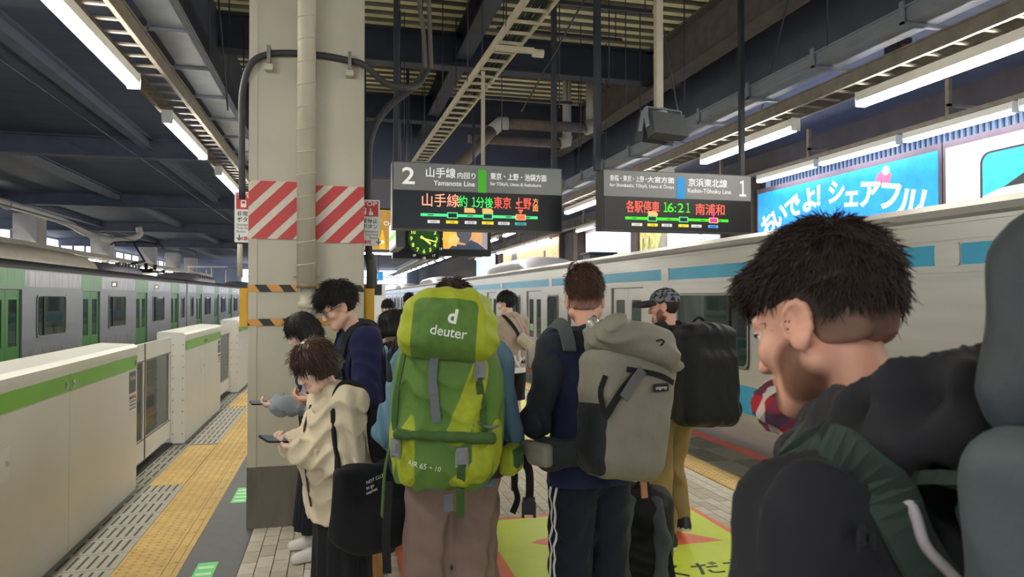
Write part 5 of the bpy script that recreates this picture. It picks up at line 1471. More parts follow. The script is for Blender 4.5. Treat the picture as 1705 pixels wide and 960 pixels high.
            for i, (off, L, r) in enumerate(((.031, .074, .0088), (.0105, .083, .0092), (-.0105, .077, .0088), (-.031, .060, .0078))):
                p = w + u * (.092 - abs(off) * .12) * kk + th * off * kk; d = nv(u + th * off * 3.0); a = 0
                pts = [p]; 
                for q, sg in enumerate((.45, .31, .24)):
                    a += R(curl[q]); dd = d * math.cos(a) + n * math.sin(a); p = p + dd * L * sg * kk; pts.append(p)
                g.chain(pts, [r * kk, r * .93 * kk, r * .85 * kk, r * .72 * kk], 0, .004)
            p = w + u * .022 * kk + th * .030 * kk; d1 = nv(u * .55 + th * .75 + n * .35 * thumb); p1 = p + d1 * .042 * kk; d2 = nv(u * .85 + th * .25 + n * .7 * thumb); p2 = p1 + d2 * .032 * kk; p3 = p2 + nv(u * .9 - th * .1 + n * .8 * thumb) * .026 * kk
            g.chain([p, p1, p2, p3], [.0135 * kk, .0112 * kk, .010 * kk, .008 * kk], 0, .008)
            parts.append(g.mesh(.0042))
        me = np_mesh('person', parts, pnt)
        sk = two_tone(s.skin.name + '_bearded', s.skin, (138, 96, 76), .006) if s.beard else s.skin
        o = link_mesh('person', me, None, [sk, M_EYEW, M_EYED, M_BEARD, M_HAIR_DB, M_LIP])
        o.location = s.loc; o.rotation_euler = (0, 0, R(s.yaw))
        tag(o, s.label, 'person', s.group)
        s.o = o
        return o
    def W(s, q):
        """person frame point -> world"""
        return s.loc + Matrix.Rotation(R(s.yaw), 3, 'Z') @ Vector(q)
    # ---- clothing
    def top(s, m, name='jacket', fit=1.0, hem=.86, sleeve=1.0, collar='crew', amp=.004, seed=1, h=.010, arm=1.0, mats=None, boxy=0.0, cuff=True, f=62):
        k, J, T = s.k, s.J, s.T; g = SDF(); A = lambda *r: np.array(r) * k
        cw = (.172 if not s.female else .155) * fit
        g.ell(T((0, .0, 1.30)), A(cw, .122 * fit, .19), 0, .06, s.Rt)
        g.ell(T((0, .0, 1.10)), A((.158 + boxy) * fit, .120 * fit, .20), 0, .07, s.Rt)
        g.cone(T((0, 0, 1.05)), T((0, -.005, .80)), (.158 + boxy) * fit * k, (.184 + boxy) * fit * k, 0, .05, s.Rt @ np.array([0, 1, 0.]), .78)
        if s.female: g.ell(T((0, .05, 1.27)), A(.12, .085, .08), 0, .06, s.Rt)
        g.cone(J['shL'], J['shR'], .068 * k * fit, .068 * k * fit, 0, .05)
        g.cone(T((-.07, -.01, 1.475)), T((.07, -.01, 1.475)), .045 * k, .045 * k, 0, .06)
        for sd in 'LR':
            e, w = J['el' + sd], J['wr' + sd]
            if sleeve >= .5:
                we = e + (w - e) * (sleeve - .5) * 2
                g.chain([J['sh' + sd], e, we], [.066 * k * arm, .056 * k * arm, .042 * k * arm], 0, .03)
                if cuff: g.cone(we - (w - e) * .16, we, .045 * k * arm, .045 * k * arm, 0, .01)
            else:
                e2 = J['sh' + sd] + (e - J['sh' + sd]) * sleeve * 2; g.cone(J['sh' + sd], e2, .066 * k * arm, .068 * k * arm, 0, .03)
        if collar == 'hood':
            ring = []
            for a in np.linspace(0, 2 * math.pi, 17): ring.append(T((.086 * math.cos(a), -.022 + .088 * math.sin(a), 1.512 - .020 * math.sin(a))))
            g.chain(ring, [.034 * k] * 17, 0, .015)
            g.chain([T((-.105, -.02, 1.515)), T((-.10, -.09, 1.545)), T((-.07, -.125, 1.555)), T((0, -.14, 1.56)), T((.07, -.125, 1.555)), T((.10, -.09, 1.545)), T((.105, -.02, 1.515))], [.032 * k, .032 * k, .030 * k, .030 * k, .030 * k, .032 * k, .032 * k], 0, .02)
            g.chain([T((-.125, .0, 1.475)), T((-.12, -.09, 1.495)), T((-.08, -.135, 1.505)), T((0, -.15, 1.51)), T((.08, -.135, 1.505)), T((.12, -.09, 1.495)), T((.125, .0, 1.475))], [.034 * k, .036 * k, .036 * k, .036 * k, .036 * k, .036 * k, .034 * k], 0, .010)
            g.chain([T((-.10, .05, 1.47)), T((-.05, .095, 1.45)), T((.05, .095, 1.45)), T((.10, .05, 1.47))], [.032 * k] * 4, 0, .02)
        elif collar == 'shirt' or collar == 'high':
            hh = .055 if collar == 'high' else .03; ring = []
            for a in np.linspace(0, 2 * math.pi, 13): ring.append(T((.066 * math.cos(a), -.012 + .066 * math.sin(a), 1.490 - .02 * math.sin(a) + hh * .3)))
            g.chain(ring, [.022 * k + hh * .15] * 13, 0, .02)
        elif collar == 'crew':
            ring = []
            for a in np.linspace(0, 2 * math.pi, 13): ring.append(T((.064 * math.cos(a), -.010 + .060 * math.sin(a), 1.482 - .016 * math.sin(a))))
            g.chain(ring, [.013 * k] * 13, 0, .015)
        # neck hole
        g.cone(s.T((0, -.01, 1.46)), s.T((0, .0, 1.62)), .050 * k, .054 * k, 0, .006, op='s')
        hz = s.T((0, 0, hem))
        sdx = folds(amp * 1.9, f, seed)
        o = soft(name, g, h, mats or [m], s.o, cuts=[(hz, -(s.Rt @ np.array([0, 0, 1.])))], disp=sdx)
        return o
    def trousers(s, m, name='trousers', fit=1.0, hem=.09, flare=1.0, amp=.005, seed=2, h=.011, waist=1.02):
        k, J = s.k, s.J; g = SDF(); A = lambda *r: np.array(r) * k
        g.ell((J['hipL'] + J['hipR']) / 2 + A(0, -.005, .03), A(.168 * fit, .122 * fit, .14), 0, .05)
        if waist > 1.02: g.ell(A(0, 0, waist - .05), A(.15 * fit, .112 * fit, .12), 0, .05)
        for sd in 'LR':
            kn, an = J['kn' + sd], J['an' + sd]
            g.chain([J['hip' + sd], kn, an + (kn - an) * max(0, (hem - .085) / .42)], [.098 * k * fit, .074 * k * fit * (1 + (flare - 1) * .5), .058 * k * fit * flare], 0, .025)
        lowz = hem * k
        return soft(name, g, h, [m], s.o, cuts=[((0, 0, waist * k), (0, 0, 1)), ((0, 0, lowz), (0, 0, -1))] if hem > .3 else [((0, 0, waist * k), (0, 0, 1))], disp=folds(amp * 1.7, 48, seed, vert=.5))
    def skirt(s, m, hem=.3, r1=.25, name='skirt', h=.011, seed=3, waist=1.03):
        k = s.k; g = SDF()
        g.chain([np.array([0, 0, waist]) * k, np.array([0, 0, .9]) * k, np.array([0, .0, hem - .05]) * k], [.145 * k, .178 * k, r1 * k], 0, .05, (0, 1, 0), .78)
        def dp(P):
            a = np.arctan2(P[..., 1], P[..., 0]); t = np.clip((.95 * k - P[..., 2]) / .6, 0, 1)
            return .012 * t * np.sin(a * 11 + seed) + .006 * t * np.sin(a * 23 + 1)
        return soft(name, g, h, [m], s.o, cuts=[((0, 0, waist * k), (0, 0, 1)), ((0, 0, hem * k), (0, 0, -1))], disp=dp)
    def shoes(s, m, sole=None, name='shoe', size=1.0):
        k, J = s.k, s.J
        for sd in 'LR':
            g = SDF(); an = J['an' + sd]; to = J['to' + sd]; d = to - an; d[2] = d[2]; hor = nv(d * np.array([1, 1, 0])) 
            upv = np.array([0, 0, 1.]); 
            tilt = math.degrees(math.atan2(-(to[2] - an[2]) - .05 * k, np.linalg.norm(d[:2])))
            g.chain([an + upv * .02 * k - hor * .01 * k, an - upv * .03 * k - hor * .03 * k], [.050 * k * size, .046 * k * size], 0, .03)
            g.chain([an - upv * .03 * k - hor * .025 * k, an - upv * .02 * k + hor * .06 * k, to + hor * .055 * k], [.047 * k * size, .049 * k * size, .037 * k * size], 0, .03)
            gz = min(an[2] - .085 * k, to[2] - .035 * k)
            sn = nv(np.cross(np.cross(hor, upv), nv((to + hor * .05) - (an - upv * .05 * k)))) 
            fl = an - upv * .083 * k
            fl = fl if an[2] < .12 * k else an - upv * .075 * k
            ax_ = nv((to - upv * .035 * k) - fl); sidev = np.cross(ax_, upv); nn = nv(np.cross(sidev, ax_)); nn = nn if nn[2] > 0 else -nn
            g.chain([fl + nn * .012 - hor * .035 * k, to - upv * .03 * k + hor * .05 * k + nn * .010], [.040 * k * size, .034 * k * size], 1, .004, nn, .35)
            soft(name, g, .007, [m, sole or m], s.o, cuts=[(fl, -nn)])
    def hair_short(s, m, n=1500, top_=.018, side_=.008, length=.035, seed=5, fringe=0.0, h=.006, lift=.14, crown=(0, -.05, .22), fade=None, curl=.15, forward=.0, nape=.045, jit=.3):
        k = s.k; g = SDF(); Hd = s.Hd; A = lambda *r: np.array(r) * k
        t, sd = top_, side_
        g.ell(Hd((0, -.012, .145 + t * .4)), A(.0745 + sd + t * .15, .095 + t * .7, .087 + t * .75), 0, .02, s.Rh)
        g.ell(Hd((0, -.023, .105)), A(.064 + sd, .064 + sd, .072), 0, .03, s.Rh)
        if fringe: g.ell(Hd((0, .066, .178)), A(.062, .034, .030 + fringe * .2), 0, .03, s.Rh)
        # open the face, the ears and the nape
        Rf = s.Rh @ rotm(0, -14, 0)
        g.box(Hd((0, .105, .065 - fringe * .15)), A(.10, .075, .082), .02 * k, 0, .008, Rf, op='s')
        for x in (-1, 1): g.ell(Hd((x * .085, .004, .078)), A(.035, .030, .047), 0, .008, s.Rh, op='s')
        for x in (-1, 1): g.box(Hd((x * .085, .040, .058)), A(.045, .035, .062), .02 * k, 0, .01, s.Rh, op='s')
        g.box(Hd((0, -.05, nape - .06)), A(.12, .11, .06), .015 * k, 0, .012, s.Rh @ rotm(0, 8, 0), op='s')
        V, Q, mm = g.mesh(h, disp=lambda P: .0022 * np.sin(P @ np.array([190, 60, 40.]) + 2 * np.sin(P @ np.array([40, 90, 70.]))))
        if fade is not None:
            loc = (V - s.J['skull']) @ s.Rh / k
            zz = loc[Q[:, 0], 2] + .25 * np.clip(loc[Q[:, 0], 1], 0, .1)
            pa = fade - (loc[:, 2] + .25 * np.clip(loc[:, 1], 0, .1)) + .006 * np.sin(loc[:, 0] * 90)
        cr = Hd(crown); fw = s.Rh @ np.array([0, 1, 0.])
        extra = []
        if n:
            def sel(c, nr):
                l = (c - s.J['skull']) @ s.Rh / k
                return ((l[:, 2] > (.10 if fade is None else fade + .025)) | ((l[:, 1] > .06) & (l[:, 2] > .13))) & ~((np.abs(l[:, 0]) > .05) & (l[:, 2] < .145) & (l[:, 1] > -.045) & (l[:, 1] < .055))
            def flow(r):
                d = r - cr; return d / (np.linalg.norm(d, axis=1)[:, None] + 1e-6) + fw * forward
            extra.append(strands(V, Q, sel, n, length * k, lift, flow, seed, width=.0010 if n > 3000 else .0015, curl=curl, jitter=jit))
        me = np_mesh('hair', [(V, Q, mm)] + extra, pa if fade is not None else None)
        return link_mesh('hair', me, s.o, [two_tone(m.name + '_fade', m, (178, 136, 116), .020) if fade is not None else m])
    def hair_bob(s, m, low=.0, n=1200, seed=6, h=.006, fringe=True, back=.0, wide=.0):
        k = s.k; g = SDF(); Hd = s.Hd; A = lambda *r: np.array(r) * k
        g.ell(Hd((0, -.008, .142)), A(.090 + wide, .110, .103), 0, .02, s.Rh)
        g.chain([Hd((0, -.016, .13)), Hd((0, -.02, .06)), Hd((0, -.022, low))], [(.093 + wide) * k, (.098 + wide) * k, (.085 + wide) * k], 0, .03, s.Rh @ np.array([0, 1, 0.]), 1.02)
        g.box(Hd((0, .118, .035)), A(.068, .085, .100 if fringe else .11), .03 * k, 0, .01, s.Rh, op='s')
        g.box(Hd((0, .128, .028)), A(.14, .078, .094), .02 * k, 0, .01, s.Rh, op='s')
        g.box(Hd((0, .02, low - .05)), A(.2, .2, .055), .005 * k, 0, .01, s.Rh @ rotm(0, 6, 0), op='s')
        V, Q, mm = g.mesh(h, disp=lambda P: (lambda L: .0022 * np.sin(np.arctan2(L[..., 0], L[..., 1]) * 44 + 9 * L[..., 2]) + .0016 * np.sin(np.arctan2(L[..., 0], L[..., 1]) * 97 + 2))((P - s.J['skull']) @ s.Rh))
        dn = s.Rh @ np.array([0, .0, -1.]); cr = Hd((0, -.02, .235))
        def sel(c, nr):
            l = (c - s.J['skull']) @ s.Rh / k
            return (l[:, 2] > low + .045)
        def flow(r):
            d = r - cr; d[:, :] = d / (np.linalg.norm(d, axis=1)[:, None] + 1e-6); return d + dn * 1.6
        st = strands(V, Q, sel, n, .05 * k, .006, flow, seed, width=.0012, jitter=.05, curl=.01)
        me = np_mesh('hair', [(V, Q, mm), st])
        return link_mesh('hair', me, s.o, [m])
    def phone(s, side, label, tilt=0.0):
        w, u, n, th = s.hf[side]; k = s.k
        c = w + u * .105 * k + n * .021 * k
        t = thing('smartphone', label, 'phone', (0, 0, 0), 0)
        Mx = np.stack([th, u, n], 1)
        m3 = Matrix.Rotation(R(s.yaw), 4, 'Z') @ Matrix([list(r) + [0] for r in Mx] + [[0, 0, 0, 1]])
        t.matrix_world = Matrix.Translation(s.W(c)) @ m3
        MB().bevel_box((-.036, -.075, -.004), (.036, .075, .004), .009).build('phone_body', M_BLACK, t)
        MB().bevel_box((-.033, -.071, .004), (.033, .071, .0046), .007).build('phone_display', emat('phone_display', (90, 100, 110), .5, .5), t)
        MB().bevel_box((-.030, .040, -.0065), (-.006, .070, -.004), .005).build('camera_bump', M_GREY_DUCT, t)
        return t

from mathutils.bvhtree import BVHTree
def surf(*objs):
    """BVH of some child meshes in the wearer's frame"""
    vs = []; fs = []
    for o in objs:
        off = len(vs); vs += [v.co.copy() for v in o.data.vertices]; fs += [[off + i for i in p.vertices] for p in o.data.polygons]
    return BVHTree.FromPolygons(vs, fs)
def snap(bvh, pts, off, n=6):
    out = []; nr = []
    for p in smooth_path(pts, n):
        q, nn, _, _ = bvh.find_nearest(p)
        nn = (p - q).normalized() if (p - q).dot(nn) > 0 and (p - q).length > .02 else nn
        out.append(q + nn * off); nr.append(nn)
    for _ in range(5):
        nr = [nr[0]] + [(nr[i - 1] + nr[i] * 2 + nr[i + 1]).normalized() for i in range(1, len(nr) - 1)] + [nr[-1]]
    for _ in range(8):
        out = [out[0]] + [(out[i - 1] + out[i] * 2 + out[i + 1]) / 4 for i in range(1, len(out) - 1)] + [out[-1]]
    return out, nr
def worn(person, name, label, cat='backpack'):
    return thing(name, label, cat, person.loc, R(person.yaw))
def buckle(t, c, rz=0, size=1.0, m=None, rx=0):
    Mx = Matrix.Translation(c) @ Matrix.Rotation(rz, 4, 'Z') @ Matrix.Rotation(rx, 4, 'X')
    b = MB(); s_ = .018 * size
    b.box((-s_, -.006, -s_ * 1.4), (s_, .006, s_ * 1.4), 0, Mx); b.box((-s_ * .65, -.011, -s_ * .7), (s_ * .65, -.006, s_ * .7), 0, Mx); b.box((-s_ * 1.15, -.004, -s_ * 1.9), (-s_ * .7, .004, s_ * .6), 0, Mx); b.box((s_ * .7, -.004, -s_ * 1.9), (s_ * 1.15, .004, s_ * .6), 0, Mx)
    return b.build('buckle', m or mat('grey_buckle', (130, 134, 136), .45, 0, .1, 20), t)
# ================================================================ PEOPLE
def plaid(name):
    if name in _mats: return _mats[name]
    m = bpy.data.materials.new(name); _mats[name] = m; m.use_nodes = True
    nt = m.node_tree; N = nt.nodes; L = nt.links; b = N['Principled BSDF']
    tc = N.new('ShaderNodeTexCoord'); prev = None
    def band(direction, scale, c, fac, base, thr=.55):
        w = N.new('ShaderNodeTexWave'); w.bands_direction = direction; w.inputs['Scale'].default_value = scale; w.inputs['Distortion'].default_value = .6; w.inputs['Detail'].default_value = 1
        L.new(tc.outputs['Object'], w.inputs[0])
        r = N.new('ShaderNodeValToRGB'); r.color_ramp.interpolation = 'CONSTANT'; r.color_ramp.elements[0].color = (0, 0, 0, 1); r.color_ramp.elements[1].color = (fac, fac, fac, 1); r.color_ramp.elements[1].position = thr
        L.new(w.outputs['Fac'], r.inputs[0])
        mx = N.new('ShaderNodeMix'); mx.data_type = 'RGBA'; L.new(r.outputs[0], mx.inputs[0])
        if isinstance(base, tuple): mx.inputs[6].default_value = (*lin(base), 1)
        else: L.new(base, mx.inputs[6])
        mx.inputs[7].default_value = (*lin(c), 1)
        return mx.outputs[2]
    a = band('Z', 4.2, (44, 50, 72), .75, (176, 40, 50)); a = band('X', 4.6, (224, 214, 200), .8, a, .78); a = band('DIAGONAL', 3.1, (52, 58, 84), .5, a)
    L.new(a, b.inputs['Base Color']); b.inputs['Roughness'].default_value = .9
    return m
M_HOODIE = cloth('black_hoodie_fleece', (44, 44, 48)); M_NAVY = cloth('navy_jacket_cloth', (30, 34, 74)); M_NAVY_D = cloth('navy_padded_cloth', (32, 40, 68))
M_CHAR = cloth('charcoal_knit', (46, 48, 54)); M_BLKCL = cloth('black_cloth', (26, 27, 32)); M_BEIGE = cloth('cream_cotton', (222, 206, 176), .1)
M_BEIGE2 = cloth('stone_shirt', (188, 170, 152), .12); M_GREYSW = cloth('grey_marl_knit', (150, 156, 162), .15); M_TEALJ = cloth('dusty_blue_jacket', (100, 134, 152), .12)
M_TAUPE = cloth('taupe_trousers', (134, 112, 100), .12); M_TAN = cloth('tan_trousers', (172, 124, 72), .18); M_KHAKI = cloth('khaki_trousers', (146, 122, 80), .15)
M_LBLUE = cloth('light_blue_shirt', (150, 196, 220), .1); M_WHTSH = cloth('white_shirt', (228, 228, 226), .06); M_SHORTS = cloth('black_shorts', (28, 29, 34))
M_SHOE_BK = mat('black_leather', (28, 27, 28), .4, 0, .2, 12); M_SHOE_WH = mat('white_rubber', (224, 222, 216), .5, 0, .06, 12); M_SHOE_BR = mat('rust_suede', (176, 96, 66), .8, 0, .15, 20)
M_NAVYTR = cloth('midnight_track_trousers', (26, 30, 44)); M_GREYTR = cloth('dark_grey_trousers', (60, 60, 66))

# --- 1. man in the foreground with black hoodie
P1 = Person('man in black hoodie with short dark hair, seen from behind in the foreground', (.705, .745, 0), 17, 1.80,
            dict(head=(4, -18, 4), neck=(0, .028, -.018), lean=4, shz=1.405, elL=(-.245, .04, 1.13), wrL=(-.06, .27, 1.0), elR=(.25, .05, 1.14), wrR=(.08, .28, 1.0)), M_SKIN_R, True, fine=.0034)
P1.build_body(dict(L=((.5, .8, .2), (0, -.5, .9), (30, 40, 30), .8), R=((-.5, .8, .2), (0, -.5, .9), (30, 40, 30), .8)))
P1.g = P1.top(M_HOODIE, 'hoodie', 1.02, .80, 1, 'hood', .005, 11, .008, 1.06)
P1.trousers(M_GREYTR); P1.shoes(M_SHOE_BK)
P1.hair_short(M_HAIR_DB, 9000, .012, .001, .026, 21, .02, .0045, .08, (0, -.045, .22), .078, .16, .3, .056)

# --- 2. person in plaid shirt beyond him
P2 = Person('person in red and navy plaid shirt with raised elbow, behind the man in hoodie', (1.36, 1.68, 0), 80, 1.58,
            dict(head=(-10, -10, 0), elL=(-.09, .24, 1.56), wrL=(.05, .10, 1.66), elR=(.24, .0, 1.15), wrR=(.22, .08, .9)), M_SKIN)
P2.build_body()
P2.g = P2.top(plaid('plaid_flannel'), 'shirt', 1.05, .84, 1, 'shirt', .006, 31, .009, 1.25)
P2.trousers(M_GREYTR); P2.shoes(M_SHOE_BK); P2.hair_short(M_HAIR_BK, 900)

# --- 3. person with the big green pack
P3 = Person('person in dusty blue jacket and taupe trousers carrying a tall green pack', (.46, 2.90, 0), -12, 1.745,
            dict(lean=6, head=(0, -12, 0), elL=(-.25, .03, 1.15), wrL=(-.16, .22, 1.02), elR=(.24, .02, 1.14), wrR=(.15, .20, 1.00)), M_SKIN)
P3.build_body()
P3.g = P3.top(M_TEALJ, 'jacket', 1.10, .93, 1, 'high', .007, 41, .010, 1.16)
P3.trousers(M_TAUPE, 'trousers', 1.10, .09, 1.35, .006, 42); P3.shoes(M_SHOE_BK); P3.hair_short(M_HAIR_DB, 1200)

# --- 4. man with grey pack
P4 = Person('man in navy padded vest and track trousers carrying a grey pack', (1.10, 2.97, 0), 14, 1.80,
            dict(lean=3, head=(-30, -2, 0), elL=(-.285, -.02, 1.14), wrL=(-.17, .22, 1.10), elR=(.27, -.02, 1.14), wrR=(.24, .06, .90)), M_SKIN_R)
P4.build_body()
P4.top(M_CHAR, 'sweater', .97, .92, 1, 'crew', .004, 51, .010, 1.12)
P4.g = P4.top(M_NAVY_D, 'padded_vest', 1.12, .86, .06, 'high', .005, 52, .010, 1.0, f=34)
P4.tr = P4.trousers(M_NAVYTR, 'track_trousers', 1.02, .09, 1.15, .006, 53); P4.shoes(M_SHOE_BK)
kn = Vector(P4.J['knL']); hp = Vector(P4.J['hipL']); an = Vector(P4.J['anL']); tv = BVHTree.FromPolygons([v.co.copy() for v in P4.tr.data.vertices], [list(p.vertices) for p in P4.tr.data.polygons])
for off in (-.02, .008):
    path = []; nrm_ = []
    for p in smooth_path([hp + Vector((0, off, -.02)), (hp + kn) / 2 + Vector((0, off, 0)), kn + Vector((0, off, 0)), (kn + an) / 2 + Vector((0, off, 0)), an + Vector((0, off, .08))], 8):
        q, nn, _, _ = tv.ray_cast(p + Vector((-.4, 0, 0)), Vector((1, 0, 0)))
        if q: path.append(q + nn * .003); nrm_.append(nn)
    MB().ribbon(path, .010, .004, nrm_).build('side_stripe', M_WHITE, P4.o)
P4.hair_short(M_HAIR_BR, 3600, .022, .002, .035, 55, .02, .0055, .06, (0, .06, .24), .085, .08, -.2, .05)

# --- 5. man with camouflage cap
P5 = Person('bearded man in camouflage cap and khaki trousers carrying a black pack', (2.24, 4.46, 0), 12, 1.74,
            dict(lean=4, head=(42, -4, 0), elL=(-.25, -.02, 1.15), wrL=(-.16, .16, .98), elR=(.24, .0, 1.15), wrR=(.18, .20, 1.0),
                 knL=(-.085, .03, .50), anL=(-.09, -.06, .085), knR=(.11, .12, .52), anR=(.16, .08, .12), ftR=(.06, .15, -.085)), M_SKIN_R, True)
P5.build_body()
P5.g = P5.top(M_BLKCL, 't_shirt', 1.06, .88, .40, 'crew', .005, 61, .011)
P5.trousers(M_KHAKI, 'trousers', 1.12, .12, 1.05, .007, 62); P5.shoes(M_SHOE_BK, M_SHOE_WH)
P5.hair_short(M_HAIR_DB, 300, .004, .004, .01, 63, 0, .007)
g = SDF(); Hd = P5.Hd; k = P5.k
g.ell(Hd((0, -.005, .150)), np.array([.088, .108, .085]) * k, 0, .02, P5.Rh); g.box(Hd((0, .0, .075)), np.array([.2, .2, .055]) * k, .01, 0, .006, P5.Rh @ rotm(0, 5, 0), op='s')
M_CAMO = mat('camouflage_cotton', (128, 128, 134), .9, 0, .5, 42, rgb2=(34, 36, 44), contrast=(.44, .56), detail=2)
cap = soft('cap', g, .006, [M_CAMO], P5.o)
g = SDF(); g.chain([Hd((-.045, .085, .140)), Hd((0, .15, .132)), Hd((.045, .085, .140))], [.03 * k] * 3, 0, .06, P5.Rh @ np.array([0, -.1, 1.]), .2); g.ell(Hd((0, .115, .138)), np.array([.062, .058, .008]) * k, 0, .03, P5.Rh)
soft('brim', g, .005, [mat('brim_dark', (62, 60, 68), .9, 0, .4, 40)], cap)

# --- 6. man in stone shirt and shorts
P6 = Person('man in stone coloured shirt and black shorts walking away', (1.93, 7.88, 0), 22, 1.73,
            dict(lean=3, head=(28, -10, 0), elL=(-.24, .06, 1.17), wrL=(-.1, .26, 1.1), elR=(.23, .05, 1.16), wrR=(.12, .25, 1.08), knL=(-.09, .03, .48), anL=(-.12, -.22, .22), ftL=(-.02, .10, -.12)), M_SKIN_L)
P6.build_body()
P6.top(M_WHTSH, 'undershirt', 1.0, .84, .2, 'crew', .004, 71, .013); P6.g = P6.top(M_BEIGE2, 'shirt', 1.14, .90, .98, 'shirt', .006, 72, .012, 1.2)
P6.trousers(M_SHORTS, 'shorts', 1.12, .52, 1.3, .005, 73, .012); P6.shoes(M_SHOE_BR, M_SHOE_WH); P6.hair_short(M_HAIR_BK, 900, .024, .01, .04, 75)

# --- 7. man with glasses by the column
P7 = Person('man with glasses in navy zip jacket looking down beside the column', (.15, 4.28, 0), 100, 1.775,
            dict(lean=5, head=(0, -24, 0), neck=(0, .03, -.005), elL=(-.25, .02, 1.12), wrL=(-.09, .27, 1.13), elR=(.24, .03, 1.12), wrR=(.07, .27, 1.11)), M_SKIN, fine=.004)
P7.build_body(dict(L=((.4, .85, .1), (.2, -.4, .9), (35, 40, 30), .8), R=((-.4, .85, .1), (-.2, -.4, .9), (35, 40, 30), .8)))
P7.top(M_CHAR, 't_shirt', .94, .9, .3, 'crew', .003, 80, .012)
P7.g = P7.top(M_NAVY, 'zip_jacket', 1.16, .84, 1, None, .007, 81, .010, 1.25)
P7.trousers(M_TAN, 'trousers', 1.08, .09, 1.2, .008, 82); P7.shoes(M_SHOE_BK); P7.hair_short(M_HAIR_BK, 2600, .022, .005, .042, 83, .05, .0055, .09, (0, -.04, .23), None, .16, .2, .05)
gm = MB(); Hv = lambda q: Vector(P7.Hd(q))
for x in (-1, 1):
    gm.tube([Hv((x * .032 + .022 * math.cos(a), .101 - .006 * abs(x * .032 + .022 * math.cos(a)) / .05, .106 + .018 * math.sin(a))) for a in np.linspace(0, 6.283, 17)], .0016, 5)
    gm.tube([Hv((x * .054, .094, .11)), Hv((x * .075, .05, .112)), Hv((x * .079, -.005, .112))], .0016, 5)
gm.tube([Hv((-.010, .104, .108)), Hv((.010, .104, .108))], .0016, 5)
gl = gm.build('glasses', M_BLACK, P7.o)
for x in (-1, 1):
    m = MB(); m.face([Hv((x * .032 + .021 * math.cos(a), .1008, .106 + .017 * math.sin(a))) for a in np.linspace(0, 6.283, 15)[:-1]]); m.build('lens', glass('spectacle_lens', (200, 210, 214), .15), gl)
zm = MB().ribbon(smooth_path([P7.T((-.0, .155, 1.42)), P7.T((0, .168, 1.3)), P7.T((0, .165, 1.1)), P7.T((0, .16, .95))], 4), .012, .008, (0, 1, 0)); zz_ = zm.build('zip', M_CHROME, P7.o)

# --- 8. woman in cream jacket with phone
P8 = Person('woman with brown bob in cream jacket looking down at her phone', (.02, 3.30, 0), 112, 1.505,
            dict(lean=6, head=(4, -26, 0), neck=(0, .02, 0), elL=(-.21, .03, 1.12), wrL=(-.06, .22, 1.235), elR=(.20, .05, 1.12), wrR=(.045, .22, 1.255)), M_SKIN_L, female=True, fine=.0038)
P8.build_body(dict(L=((.45, .75, .30), (.35, -.45, .75), (38, 45, 30), .9), R=((-.35, .85, .25), (-.1, -.5, .85), (45, 50, 35), .8)))
P8.g = P8.top(M_BEIGE, 'jacket', 1.22, .84, .97, None, .007, 91, .009, 1.38, boxy=.025)
ring = SDF()
for sgn in (-1, 1):
    ring.chain([P8.T((sgn * .02, -.085, 1.50)), P8.T((sgn * .075, -.05, 1.495)), P8.T((sgn * .085, .03, 1.46)), P8.T((sgn * .05, .105, 1.42))], [.022, .030, .034, .022], 0, .012)
    ring.ell(P8.T((sgn * .075, .075, 1.415)), (.030, .030, .05), 0, .02, P8.Rt)
soft('collar', ring, .007, [M_BEIGE], P8.o, disp=folds(.003, 30, 95))
pk = SDF(); pk.box(P8.T((-.09, .165, 1.22)), (.055, .012, .022), .008, 0, .01, P8.Rt); soft('pocket_flap', pk, .006, [M_BEIGE], P8.o)
MB().ribbon(smooth_path([P8.T((0, .12, 1.44)), P8.T((.0, .172, 1.30)), P8.T((.0, .18, 1.1)), P8.T((0, .172, .92))], 4), .012, .006, (0, 1, 0)).build('placket', cloth('placket_dark', (70, 60, 50)), P8.o)
P8.skirt(M_BLKCL, .12, .20); P8.shoes(M_SHOE_BK)
P8.hair_bob(mat('hair_warm_brown', (84, 58, 46), .35, 0, .35, 50, stretch=(1, 1, .2)), .035, 2600, 97, .005)
P8.phone('R', 'black phone in the hand of the woman in cream jacket')

# --- 9. woman with black hair and grey sleeves
P9 = Person('woman with black hair in dark vest over grey sleeves holding a phone', (-.10, 4.86, 0), 98, 1.585,
            dict(lean=6, head=(2, -24, 0), neck=(0, .02, 0), elL=(-.21, .06, 1.13), wrL=(-.06, .30, 1.14), elR=(.20, .06, 1.12), wrR=(.05, .30, 1.13)), M_SKIN_L, female=True)
P9.build_body(dict(L=((.30, .85, .15), (.3, -.4, .85), (38, 45, 30), .9), R=((-.25, .9, .15), (-.1, -.4, .9), (40, 45, 35), .8)))
P9.top(M_GREYSW, 'cardigan', 1.02, .88, .97, 'crew', .008, 101, .011, 1.28); P9.g = P9.top(M_BLKCL, 'vest', 1.22, .86, .05, 'crew', .004, 102, .012)
P9.skirt(cloth('navy_black_skirt', (28, 30, 44)), .20, .25); P9.shoes(M_SHOE_WH)
P9.hair_bob(M_HAIR_BK, -.005, 1500, 103, .0065, wide=.006)
P9.phone('R', 'grey phone in the hand of the woman with grey sleeves')

# --- 10. person behind the man with glasses
P10 = Person('person with black hair in light blue shirt between navy jacket and green pack', (.40, 4.85, 0), 25, 1.585,
             dict(lean=4, head=(25, -10, 0)), M_SKIN_L, female=True)
P10.build_body(); P10.g = P10.top(M_LBLUE, 'shirt', 1.12, .86, .4, 'crew', .006, 111, .012, 1.2); P10.trousers(M_BLKCL, 'trousers', 1.05); P10.shoes(M_SHOE_BK)
P10.hair_bob(M_HAIR_BK, .035, 1000, 113, .007)

